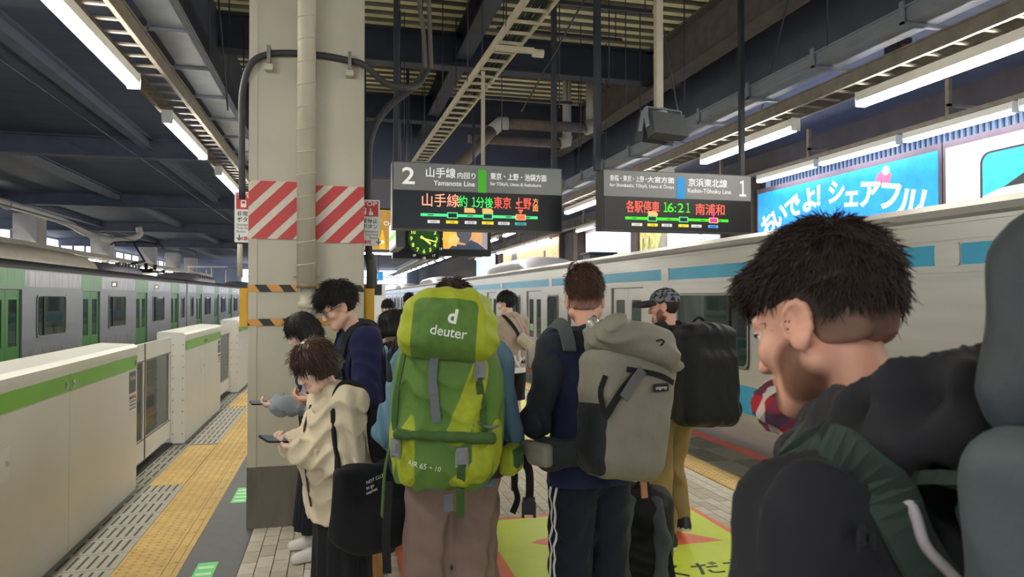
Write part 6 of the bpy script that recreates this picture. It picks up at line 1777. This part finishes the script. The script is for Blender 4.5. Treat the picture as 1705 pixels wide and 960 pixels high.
# --- 11. masked boy
P11 = Person('boy in white shirt and face mask with blue backpack straps', (.66, 9.75, 0), 178, 1.63, dict(head=(0, -5, 0)), M_SKIN_L, fine=.006)
P11.build_body(); P11.g = P11.top(M_WHTSH, 'shirt', 1.08, .86, .4, 'shirt', .005, 121, .014); P11.trousers(M_GREYTR, h=.014); P11.shoes(M_SHOE_BK); P11.hair_short(M_HAIR_BK, 800, .022, .012, .04, 123, .09, .008)
g = SDF(); g.ell(P11.Hd((0, .072, .045)), np.array([.052, .045, .042]) * P11.k, 0, .02, P11.Rh); g.cone(P11.Hd((-.07, .01, .06)), P11.Hd((.07, .01, .06)), .006, .006, 0, .01); soft('face_mask', g, .006, [M_WHITE], P11.o)

# --- 12. man in black with phone
P12 = Person('man in black sweater looking at his phone far along the platform', (1.20, 12.1, 0), 165, 1.745,
             dict(lean=3, head=(0, -24, 0), elL=(-.24, .0, 1.13), wrL=(-.14, .18, .98), elR=(.22, .06, 1.12), wrR=(.05, .27, 1.2)), M_SKIN_L, fine=.006)
P12.build_body(dict(R=((-.5, .7, .3), (-.1, -.5, .8), (40, 45, 30), .8))); P12.g = P12.top(M_BLKCL, 'sweater', 1.08, .86, 1, 'crew', .005, 131, .014, 1.15); P12.trousers(M_BLKCL, h=.014, seed=132); P12.shoes(M_SHOE_WH); P12.hair_short(M_HAIR_BK, 800, .026, .012, .045, 133, .05, .008)
P12.phone('R', 'phone in the hand of the man in black sweater')

# --- passengers inside the right train
P13 = Person('standing passenger in dark green coat behind the right train window', (5.55, 7.75, 0), -70, 1.72, dict(head=(10, -15, 0)), M_SKIN_L, fine=.006)
P13.build_body(); P13.g = P13.top(cloth('dark_green_coat', (40, 52, 48)), 'coat', 1.2, .6, 1, 'high', .006, 141, .014, 1.2); P13.trousers(M_BLKCL, h=.014, seed=142); P13.shoes(M_SHOE_BK); P13.hair_short(M_HAIR_BK, 500, h=.008)
P14 = Person('standing passenger in teal coat nearer the edge of the right train window', (5.75, 7.2, 0), 100, 1.66, dict(head=(0, -15, 0)), M_SKIN_L, fine=.006)
P14.build_body(); P14.g = P14.top(cloth('teal_coat', (44, 78, 82)), 'coat', 1.15, .6, 1, 'high', .006, 151, .014, 1.2); P14.trousers(M_BLKCL, h=.014, seed=152); P14.shoes(M_SHOE_BK); P14.hair_short(M_HAIR_DB, 500, h=.008)
# ================================================================ BAGS
M_WEB_BK = cloth('black_webbing', (30, 30, 32), .15); M_WEB_GY = cloth('grey_webbing', (110, 114, 118), .12); M_WEB_DG = cloth('dark_green_webbing', (58, 70, 66), .12)
M_PK1 = cloth('slate_green_nylon', (84, 94, 96), .14, .6); M_PK1D = cloth('slate_dark_nylon', (66, 72, 76), .14, .6)
M_GRN = cloth('fern_green_nylon', (92, 128, 52), .14, .6); M_LIME = cloth('lime_nylon', (166, 178, 40), .14, .6); M_GRN_D = cloth('deep_green_nylon', (62, 92, 42), .14, .6)
M_PK4 = cloth('warm_grey_nylon', (138, 134, 120), .1, .65); M_PK4B = cloth('black_mesh_nylon', (40, 42, 46), .2, .7); M_PK5 = cloth('black_ripstop', (20, 21, 25), .2, .6)
M_PK10 = cloth('slate_blue_nylon', (84, 94, 106), .15, .6)

def resize(t, person, k, c, shift=(0, 0, 0)):
    """scale a worn thing about a point of the wearer's frame and shift it there"""
    t.scale = (k, k, k); t.location = person.W(Vector(c) * (1 - k) + Vector(shift))
def harness(t, bvh, xs, zt, zf, zb, yb, m, w=.058, off=.012, z0=1.5):
    """two padded shoulder straps laid over the wearer's clothes"""
    for x in xs:
        pts, nr = snap(bvh, [(x, yb, zt), (x * .98, -.06, z0 + .06), (x, .04, z0 + .04), (x * 1.1, .12, zf + .16), (x * 1.2, .13, zf), (x * 1.5, .02, zb), (x * 1.3, yb + .04, zb - .04)], off)
        MB().ribbon(pts, w, .014, nr).build('shoulder_strap', m, t)

# --- pack of the man in the hoodie
t = worn(P1, 'hiking_backpack', 'slate green hiking backpack on the back of the man in hoodie')
g = SDF(); g.box((-.005, -.285, 1.20), (.19, .15, .38), .045, 0, .05); g.box((-.005, -.30, 1.00), (.195, .15, .20), .06, 0, .06)
g.ell((-.16, -.29, 1.05), (.05, .10, .22), 0, .05); g.ell((.16, -.29, 1.05), (.05, .10, .22), 0, .05)
soft('main_body', g, .010, [M_PK1], t, disp=folds(.006, 55, 201))
g = SDF(); g.box((.035, -.27, 1.63), (.185, .14, .12), .05, 0, .05, rotm(0, -6, 24)); g.ell((.09, -.30, 1.73), (.11, .12, .09), 0, .06)
soft('top_lid', g, .010, [M_PK1D], t, disp=folds(.006, 60, 202))
bv = surf(P1.g)
for x in (-.105, .105):
    pts, nr = snap(bv, [(x * .8, -.22, 1.42), (x, -.12, 1.50), (x, -.03, 1.545), (x, .06, 1.50), (x * 1.1, .13, 1.36), (x * 1.25, .14, 1.2)], .016)
    st_ = MB().ribbon(pts, .066, .016, nr).build('shoulder_strap', M_WEB_DG, t)
pts, nr = snap(bv, [(-.16, .12, 1.36), (-.165, .04, 1.50), (-.16, -.03, 1.53), (-.15, -.10, 1.46), (-.10, -.15, 1.33), (-.05, -.15, 1.18), (0, -.15, 1.05)], .010)
pp_, _n = snap(bv, [(-.135, -.03, 1.50), (-.135, -.07, 1.485), (-.135, -.11, 1.46), (-.135, -.15, 1.43), (-.135, -.19, 1.40)], .018)
MB().tube(pp_, .0065, 8).build('reflective_piping', mat('pale_piping', (196, 190, 196), .5, 0, .1, 9), t)
cbs = MB().ribbon(pts, .055, .008, nr).build('crossbody_strap', M_WEB_DG, t)
for x in (-.15, .15):
    MB().ribbon(smooth_path([(x, -.22, 1.52), (x * 1.12, -.22, 1.3), (x * 1.15, -.23, 1.0), (x * 1.12, -.25, .82)], 5), .03, .004, (x * 6, .4, 0)).build('compression_strap', M_WEB_GY, t)
    buckle(t, (x * 1.17, -.24, 1.22), R(-80 if x < 0 else 80), 1.3)
MB().bevel_box((-.196, -.30, 1.10), (-.190, -.26, 1.17), .008, axis=0).build('orange_tag', mat('orange_tag', (226, 84, 40), .6, 0, .1, 9), t)
MB().tube(smooth_path([(-.05, -.24, 1.53), (-.06, -.19, 1.57), (-.02, -.18, 1.60)], 5), .008, 6).build('drawcord', mat('tan_cord', (190, 150, 130), .7, 0, .1, 9), t)

# --- green pack
t = worn(P3, 'hiking_backpack', 'tall green and lime hiking backpack with white emblem on its lid')
RL = rotm(0, -4, 3)
g = SDF(); g.box((0, -.285, 1.31), (.185, .135, .27), .11, 0, .04, RL, taper=(2, .07))
g.box((0, -.30, 1.10), (.205, .155, .135), .10, 0, .03, RL)
for x, w_ in ((-1, .05), (1, .055)):
    g.ell((x * .185, -.26, 1.28), (.045, .10, .22), 0, .04)
    g.cone((x * .150, -.43, 1.50), (x * .135 + .02 * x, -.45, 1.02), w_ * .75, w_ * .9, 1, .002, op='p')
    g.ell((x * .20, -.33, 1.13), (.03, .09, .12), 1, .01, op='p')
g.cone((.05, -.44, 1.20), (.16, -.42, 1.46), .045, .05, 1, .002, op='p'); g.cone((.05, -.46, 1.00), (.16, -.45, 1.08), .04, .045, 1, .002, op='p')
MBk = soft('main_body', g, .008, [two_tone('green_lime', M_GRN, (166, 178, 40))], t, disp=folds(.008, 58, 211))
g = SDF(); g.box((.0, -.33, 1.185), (.20, .15, .022), .02, 0, .02, RL); soft('seam_flap', g, .008, [M_GRN_D], t, disp=folds(.006, 50, 215))
g = SDF(); g.box((.01, -.295, 1.59), (.19, .165, .13), .10, 0, .03, rotm(0, -12, 4), taper=(2, .10)); g.ell((.02, -.30, 1.70), (.15, .12, .06), 0, .05)
g.box((.0, -.46, 1.60), (.125, .10, .125), .03, 0, .002, rotm(0, -14, 4), op='p')
lid = soft('top_lid', g, .008, [two_tone('lime_green', M_LIME, (92, 128, 52))], t, disp=folds(.008, 55, 212))
bl = surf(lid); bm = surf(MBk)
def on_back(bvh, x, z, off):
    q, nn, _, _ = bvh.ray_cast(Vector((x, -1.0, z)), Vector((0, 1, 0)))
    return (q + nn * off, nn) if q else (Vector((x, -.45, z)), Vector((0, -1, 0)))
def strap_down(bvh, pts2, w, m, name='webbing_strap', off=.006, par=None):
    P_ = []; N_ = []
    for (x, z) in pts2:
        q, nn = on_back(bvh, x, z, off); P_.append(q); N_.append(nn)
    P2 = smooth_path(P_, 5); N2 = [N_[min(len(N_) - 1, int(i / 5))] for i in range(len(P2))]
    return MB().ribbon(P2, w, .004, N2).build(name, m, par or t)
def back_text(bvh, s_, x, z, sz, m, name='emblem_lettering', align='CENTER', bold=.01, tilt=0, par=None):
    v, f = text_mesh(s_, sz, align, .0004, bold)
    mb = MB(); a = R(tilt)
    for p in v:
        X_ = x + p[0] * math.cos(a) - p[1] * math.sin(a); Z_ = z + p[0] * math.sin(a) + p[1] * math.cos(a)
        q, nn = on_back(bvh, X_, Z_, .004); mb.v.append(tuple(q + Vector((0, -1, 0)) * p[2]))
    for q in f: mb.f.append(q); mb.m.append(0); mb.sm.append(False)
    return mb.build(name, m, par or t)
M_LOGO = mat('white_print', (226, 232, 214), .5, 0, .05, 9)
back_text(bl, 'deuter', .015, 1.575, .052, M_LOGO, tilt=-9, par=lid); back_text(bl, 'd', .03, 1.625, .075, M_LOGO, 'emblem', bold=.03, tilt=-9, par=lid)
back_text(bm, 'AIR 65 + 10', -.075, 1.075, .026, M_LOGO, 'size_lettering', bold=.0, tilt=-12)
strap_down(bm, [(-.035, 1.50), (-.045, 1.42), (-.04, 1.33), (-.03, 1.24)], .034, M_WEB_GY, 'ice_axe_strap', .014)
strap_down(bm, [(.125, 1.47), (.135, 1.38), (.145, 1.28), (.15, 1.20)], .03, M_GRN_D); strap_down(bm, [(.065, 1.13), (.065, 1.05), (.062, .99)], .032, M_GRN_D); strap_down(bm, [(-.165, 1.50), (-.19, 1.35), (-.195, 1.2)], .024, M_GRN_D)
MB().ribbon(smooth_path([(.062, -.455, .99), (.062, -.44, .93), (.06, -.43, .88)], 4), .032, .004, (0, -1, 0)).build('strap_tail', M_GRN_D, t)
MB().ribbon(smooth_path([(.015, -.43, .97), (.015, -.42, .93), (.018, -.42, .90)], 4), .036, .004, (0, -1, 0)).build('strap_tail', M_WEB_GY, t)
MB().ribbon(smooth_path([(-.215, -.36, 1.15), (-.235, -.37, 1.05), (-.245, -.36, .92), (-.25, -.35, .86)], 4), .026, .004, (-1, -.5, 0)).build('strap_tail', M_GRN_D, t)
for (x, z, bv_) in ((.128, 1.445, bm), (.066, 1.12, bm), (-.175, 1.15, bm)):
    q, nn = on_back(bv_, x, z, .014); buckle(t, q, math.atan2(nn.x, -nn.y) if nn.y < 0 else 0, 1.25)
q, nn = on_back(bm, .155, 1.235, .01); MB().tube(smooth_path([q + Vector((-.06, -.005, .03)), q + Vector((-.03, -.012, .0)), q + Vector((.01, -.012, -.02)), q + Vector((.05, 0, -.015))], 5), .006, 6).build('bungee_cord', M_WEB_GY, t)
# hip belt and its pocket
g = SDF(); g.chain([(.16, -.24, 1.03), (.22, -.10, 1.03), (.19, .06, 1.03)], [.07, .065, .05], 0, .03, (1, -.6, 0), .4); hb = soft('hip_belt', g, .010, [M_BLKCL], t); g = SDF(); g.chain([(-.16, -.24, 1.03), (-.22, -.10, 1.03), (-.19, .06, 1.03)], [.07, .065, .05], 0, .03, (1, .6, 0), .4)
soft('hip_belt', g, .010, [M_BLKCL], t)
g = SDF(); g.box((.265, -.12, 1.03), (.045, .075, .062), .035, 0, .02, rotm(-18, 0, 0)); g.box((.30, -.14, 1.045), (.04, .06, .04), .02, 1, .01, rotm(-18, 0, 0), op='p')
soft('belt_pocket', g, .006, [two_tone('lime_deep', M_LIME, (62, 92, 42))], hb)
MB().ribbon(smooth_path([(.30, -.02, 1.03), (.345, -.04, .97), (.35, -.06, .88), (.345, -.07, .84)], 5), .04, .004, (.6, -1, 0)).build('belt_tail', M_WEB_BK, t); buckle(t, (.345, -.07, .815), 0, 1.5, M_BLACK)
harness(t, surf(P3.g), (-.10, .10), 1.46, 1.2, 1.05, -.16, M_WEB_BK)
# strap hanging at the left of the legs
MB().ribbon(smooth_path([(-.25, -.16, .95), (-.255, -.2, .75), (-.25, -.2, .58)], 5), .036, .004, (0, -1, 0)).build('belt_tail', M_WEB_BK, t)
resize(t, P3, .93, (0, -.15, 1.40), (-.005, 0, 0))

# --- grey pack
t = worn(P4, 'hiking_backpack', 'warm grey roll top backpack with black side panel')
RL = rotm(-8, -6, 9)
g = SDF(); g.box((.05, -.30, 1.185), (.185, .135, .275), .085, 0, .04, RL, taper=(2, -.05))
g.box((-.155, -.27, 1.09), (.075, .14, .15), .03, 1, .01, RL, op='p')
mb4 = soft('main_body', g, .008, [two_tone('grey_black_panel', M_PK4, (40, 42, 46))], t, disp=folds(.006, 46, 221))
g = SDF(); g.box((.065, -.315, 1.485), (.175, .15, .075), .06, 0, .03, rotm(-8, -14, 16)); g.ell((.15, -.40, 1.43), (.13, .09, .05), 0, .05, rotm(-8, 0, 24)); 
lid4 = soft('roll_top', g, .008, [M_PK4], t, disp=folds(.009, 50, 222))
b4 = surf(mb4); l4 = surf(lid4)
strap_down(b4, [(-.10, 1.36), (-.12, 1.29), (-.155, 1.22)], .022, M_WEB_BK, off=.008); strap_down(b4, [(.02, 1.37), (-.06, 1.29), (-.15, 1.205)], .03, M_WEB_BK, off=.012)
strap_down(b4, [(-.02, 1.385), (.06, 1.372), (.14, 1.35), (.2, 1.32)], .022, M_WEB_BK, 'edge_webbing', .006)
q, nn = on_back(b4, .13, 1.305, .006); MB().bevel_box((q.x - .04, q.y - .004, q.z - .017), (q.x + .04, q.y, q.z + .017), .008, axis=1).build('name_patch', M_PK4B, t)
m = MB(); add_text(m, 'osprey', (q.x, q.y - .006, q.z - .006), (1, 0, 0), (0, 0, 1), .022, 'CENTER'); m.build('patch_lettering', M_LOGO, t)
q, nn = on_back(b4, .0, 1.33, .016); MB().ribbon([q + Vector((.05, 0, .05)), q, q + Vector((-.05, 0, -.06))], .045, .004, (0, -1, 0)).build('tuck_flap', mat('grey_flap', (104, 106, 110), .7, 0, .1, 9), t)
q, nn = on_back(l4, .10, 1.49, .004); MB().tube(smooth_path([q + Vector((-.02, 0, .01)), q + Vector((0, -.006, .016)), q + Vector((.02, 0, .006)), q + Vector((.0, -.004, -.008))], 4), .004, 5).build('loop', M_WEB_BK, t)
g = SDF(); g.chain([(-.12, -.22, 1.02), (-.22, -.12, 1.00), (-.23, .04, .99)], [.06, .06, .045], 0, .03, (1, .6, 0), .45); soft('hip_belt', g, .009, [M_PK4B], t); g = SDF()
g.chain([(.18, -.22, 1.0), (.22, -.10, 1.00), (.2, .06, .99)], [.06, .06, .045], 0, .03, (1, -.6, 0), .45); soft('hip_belt', g, .009, [M_PK4B], t)
g = SDF(); g.box((-.265, -.10, 1.005), (.028, .085, .05), .02, 0, .02, rotm(14, 0, 0)); soft('belt_pocket', g, .007, [M_PK4], t)
MB().ribbon(smooth_path([(-.25, .02, 1.0), (-.31, .04, .99), (-.325, .0, .93), (-.33, -.02, .86), (-.32, -.03, .80), (-.345, -.03, .74)], 5), .03, .004, (-1, -.4, 0)).build('belt_tail', M_WEB_BK, t); buckle(t, (-.33, -.02, .885), R(40), 1.3, M_BLACK)
g = SDF(); g.ell((-.03, -.19, 1.555), (.032, .03, .04), 0, .02); soft('rolled_cup', g, .006, [mat('pale_steel', (190, 188, 180), .35, .4, .2, 20)], t)
harness(t, surf(P4.g), (-.10, .10), 1.46, 1.2, 1.05, -.16, cloth('grey_strap_padding', (88, 92, 94)), .06)
resize(t, P4, .95, (0, -.15, 1.4), (-.09, .0, .035))
t = thing('hanging_strap', 'small tan strap with black clip hanging below the grey pack', 'strap', (1.36, 3.02, .8))
MB().ribbon(smooth_path([(1.36, 3.02, .95), (1.365, 3.01, .88), (1.37, 3.0, .78)], 4), .03, .012, (0, -1, 0)).build('tan_strap', mat('tan_leather', (196, 132, 92), .7, 0, .15, 20), t, t)
MB().ribbon(smooth_path([(1.37, 3.03, .99), (1.385, 3.03, .9), (1.38, 3.02, .82)], 4), .035, .014, (0, -1, 0)).build('black_strap', M_WEB_BK, t, t)

# --- black pack of the man with cap
t = worn(P5, 'travel_backpack', 'square black travel backpack on the man in camouflage cap')
g = SDF(); g.box((.03, -.30, 1.19), (.205, .12, .325), .065, 0, .04, rotm(-6, -4, 2)); g.box((.03, -.36, 1.12), (.17, .09, .23), .05, 0, .03, rotm(-6, -4, 2)); g.ell((.03, -.29, 1.49), (.17, .10, .05), 0, .05)
b5 = soft('main_body', g, .009, [M_PK5], t, disp=folds(.004, 40, 231))
MB().tube(smooth_path([(.20, -.33, 1.32), (.255, -.33, 1.15), (.25, -.33, 1.0), (.28, -.33, .93)], 5), .009, 6).build('side_cord', M_WEB_BK, t)
MB().ribbon(smooth_path([(.235, -.33, .98), (.29, -.33, 1.0), (.315, -.33, .95), (.29, -.33, .90), (.25, -.33, .93)], 5), .022, .004, (0, -1, 0)).build('strap_loop', M_WEB_BK, t)
MB().tube(smooth_path([(-.03, -.25, 1.53), (.03, -.25, 1.57), (.09, -.25, 1.53)], 5), .009, 6).build('haul_handle', M_WEB_BK, t)
harness(t, surf(P5.g), (-.10, .10), 1.42, 1.18, 1.03, -.16, M_WEB_BK)

# --- sling bag of the man in shorts
t = worn(P6, 'sling_bag', 'cream sling bag across the back of the man in shorts', 'bag')
g = SDF(); g.box((.06, -.20, 1.20), (.105, .038, .065), .035, 0, .02, rotm(0, 0, 38)); soft('pouch', g, .008, [cloth('cream_sling', (206, 196, 170))], t)
bv = surf(P6.g); pts, nr = snap(bv, [(.05, -.16, 1.24), (-.04, -.16, 1.36), (-.10, -.08, 1.46), (-.11, .02, 1.48), (-.06, .12, 1.38)], .012); MB().ribbon(pts, .04, .006, nr).build('strap', M_WEB_BK, t)
pts, nr = snap(bv, [(.08, -.16, 1.18), (.17, -.04, 1.08), (.14, .08, 1.12)], .012); MB().ribbon(pts, .035, .006, nr).build('strap', M_WEB_BK, t)

# --- black pack of the man with glasses
t = worn(P7, 'city_backpack', 'black backpack on the man with glasses')
g = SDF(); g.box((0, -.30, 1.23), (.15, .11, .25), .08, 0, .04); g.box((0, -.35, 1.14), (.13, .10, .14), .07, 0, .03); b7 = soft('main_body', g, .010, [M_PK5], t, disp=folds(.005, 50, 241))
bv = surf(P7.g)
for x in (-.105, .105):
    pts, nr = snap(bv, [(x, -.16, 1.46), (x, -.06, 1.54), (x, .04, 1.54), (x * 1.05, .14, 1.40), (x * 1.1, .165, 1.26), (x * 1.15, .16, 1.16)], .014); sp_ = MB().ribbon(pts, .062, .014, nr).build('shoulder_strap', M_WEB_BK, t)
    q = pts[-4]; b_ = MB(); n_ = nr[-4]; u_, w_, d_ = basis(n_)
    Mx = Matrix.Translation(q + n_ * .012) @ n_.to_track_quat('Y', 'Z').to_matrix().to_4x4()
    for dz in (-.03, 0, .03): b_.box((-.035, -.006, dz - .009), (.035, .006, dz + .009), 0, Mx)
    o = b_.build('ladder_lock', mat('dark_buckle', (52, 56, 60), .4, 0, .1, 20), t); o['kind'] = 'stuff'
    pts, nr = snap(bv, [(x * 1.15, .16, 1.16), (x * 1.6, .08, 1.05), (x * 1.6, -.12, 1.0)], .012); MB().ribbon(pts, .03, .006, nr).build('lower_strap', M_WEB_BK, t)

# --- tote bag of the woman in cream
t = worn(P8, 'tote_bag', 'large black cloth tote bag on the shoulder of the woman in cream', 'bag')
g = SDF(); g.box((-.255, -.045, .84), (.034, .185, .15), .026, 0, .03, rotm(0, 0, 0)); g.ell((-.26, -.05, .72), (.065, .17, .11), 0, .05); soft('bag_body', g, .009, [M_BLKCL], t, disp=folds(.010, 42, 251))
bv = surf(P8.g)
for yo, ya, yb_ in ((0, -.12, .10), ):
    pts, nr = snap(bv, [(-.20, .10, 1.02), (-.17, .09, 1.15), (-.13, .05, 1.28), (-.115, -.01, 1.335), (-.14, -.09, 1.26), (-.19, -.14, 1.12), (-.22, -.17, 1.0)], .010)
    MB().tube([Vector((-.26, .12, .96))] + pts + [Vector((-.27, -.18, .96))], .009, 7).build('handle', M_WEB_BK, t)
    pts2 = [p + Vector((.012, 0, .008)) for p in pts]; MB().tube([Vector((-.23, .12, .96))] + pts2 + [Vector((-.23, -.18, .96))], .009, 7).build('handle', M_WEB_BK, t)
m = MB()
for i, (s_, w_) in enumerate((('NOT CLUB', .085), ('to go', .035), ('market', .05))): add_text(m, s_, (-.312, .02, .92 - i * .022), (0, -.96, .27), (0, .27, .96), .02, 'LEFT', fit=w_)
m.build('lettering', M_LOGO, t)

# --- second black bag with white print beside the tote
t = worn(P7, 'shoulder_bag', 'black shoulder bag with white print hanging beside the tan trousers', 'bag')
g = SDF(); g.box((-.29, -.08, .93), (.06, .17, .17), .055, 0, .03); g.ell((-.31, -.08, .85), (.06, .15, .12), 0, .04); soft('bag_body', g, .010, [M_BLKCL], t, disp=folds(.006, 45, 261))
m = MB(); add_text(m, 'outdoor', (-.372, -.0, .98), (0, -.75, -.66), (0, -.66, .75), .055, 'LEFT', bold=.02); m.build('lettering', M_LOGO, t)
pts, nr = snap(surf(P7.g), [(-.22, .05, 1.08), (-.20, .06, 1.3), (-.14, .0, 1.5), (-.16, -.1, 1.35), (-.24, -.16, 1.08)], .022); MB().ribbon(pts, .03, .005, nr).build('shoulder_strap', M_WEB_BK, t)

# --- slate pack of the person in light blue
t = worn(P10, 'city_backpack', 'slate grey backpack between the navy jacket and the green pack')
g = SDF(); g.box((-.04, -.28, 1.16), (.16, .12, .25), .085, 0, .04); g.box((-.04, -.34, 1.06), (.14, .10, .13), .07, 0, .03); soft('main_body', g, .010, [M_PK10], t, disp=folds(.008, 48, 271))
MB().ribbon(smooth_path([(-.10, -.36, 1.0), (-.11, -.36, .8), (-.10, -.36, .45)], 5), .04, .004, (0, -1, 0)).build('strap_tail', M_WEB_GY, t)
harness(t, surf(P10.g), (-.09, .09), 1.33, 1.1, .98, -.15, M_WEB_BK)
g = SDF(); g.box((-.03, -.22, .72), (.15, .07, .16), .05, 0, .03); soft('lower_pouch', g, .011, [M_PK10], t, disp=folds(.007, 45, 273))

# --- boy's and far man's packs
t = worn(P11, 'school_backpack', 'blue backpack worn by the masked boy')
g = SDF(); g.box((0, -.25, 1.2), (.14, .09, .20), .06, 0, .03); M_BLUEP = cloth('royal_blue_nylon', (48, 78, 170)); soft('main_body', g, .014, [M_BLUEP], t)
harness(t, surf(P11.g), (-.10, .10), 1.36, 1.1, .98, -.13, M_BLUEP, .05)
t = worn(P12, 'city_backpack', 'black backpack worn by the far man in black sweater')
g = SDF(); g.box((.02, -.25, 1.22), (.17, .10, .24), .07, 0, .03); soft('main_body', g, .014, [M_PK5], t); harness(t, surf(P12.g), (-.11, .11), 1.42, 1.15, 1.02, -.14, M_WEB_BK)

# --- pack standing on the floor
t = thing('floor_backpack', 'black hiking backpack standing on the yellow sheet', 'backpack', (1.55, 3.42, .004), R(-25))
g = SDF(); g.box((0, 0, .36), (.155, .12, .34), .09, 0, .04, rotm(0, 6, 0)); g.box((0, -.08, .28), (.13, .09, .22), .07, 0, .03, rotm(0, 6, 0)); g.ell((0, .0, .66), (.13, .10, .06), 0, .04)
soft('main_body', g, .009, [M_PK5], t, cuts=[((0, 0, 0), (0, 0, -1))], disp=folds(.005, 50, 281))
g = SDF(); g.chain([(-.06, -.13, .66), (-.10, -.21, .50), (-.09, -.22, .30), (-.05, -.17, .15)], [.035, .036, .03, .02], 0, .02, (.3, -1, 0), .4); soft('shoulder_strap', g, .007, [cloth('grey_back_padding', (78, 82, 84))], t)
g = SDF(); g.chain([(.07, -.12, .66), (.10, -.20, .50), (.09, -.21, .30), (.05, -.16, .15)], [.035, .036, .03, .02], 0, .02, (-.3, -1, 0), .4); soft('shoulder_strap', g, .007, [cloth('grey_back_padding', (78, 82, 84))], t)
MB().tube(smooth_path([(-.02, -.2, .22), (.04, -.22, .26), (.09, -.2, .2)], 5), .008, 6).build('reflective_loop', M_LOGO, t)
MB().tube(smooth_path([(-.05, -.05, .70), (0, -.06, .75), (.05, -.05, .70)], 5), .012, 7).build('haul_handle', M_WEB_BK, t)
MB().ribbon(smooth_path([(.12, -.13, .45), (.16, -.16, .25), (.2, -.18, .05), (.24, -.2, .012)], 5), .03, .004, (0, -1, .2)).build('strap_tail', M_WEB_BK, t)
S2_ = bpy.data.scenes.get('lettering_bench')
if S2_: bpy.data.scenes.remove(S2_)
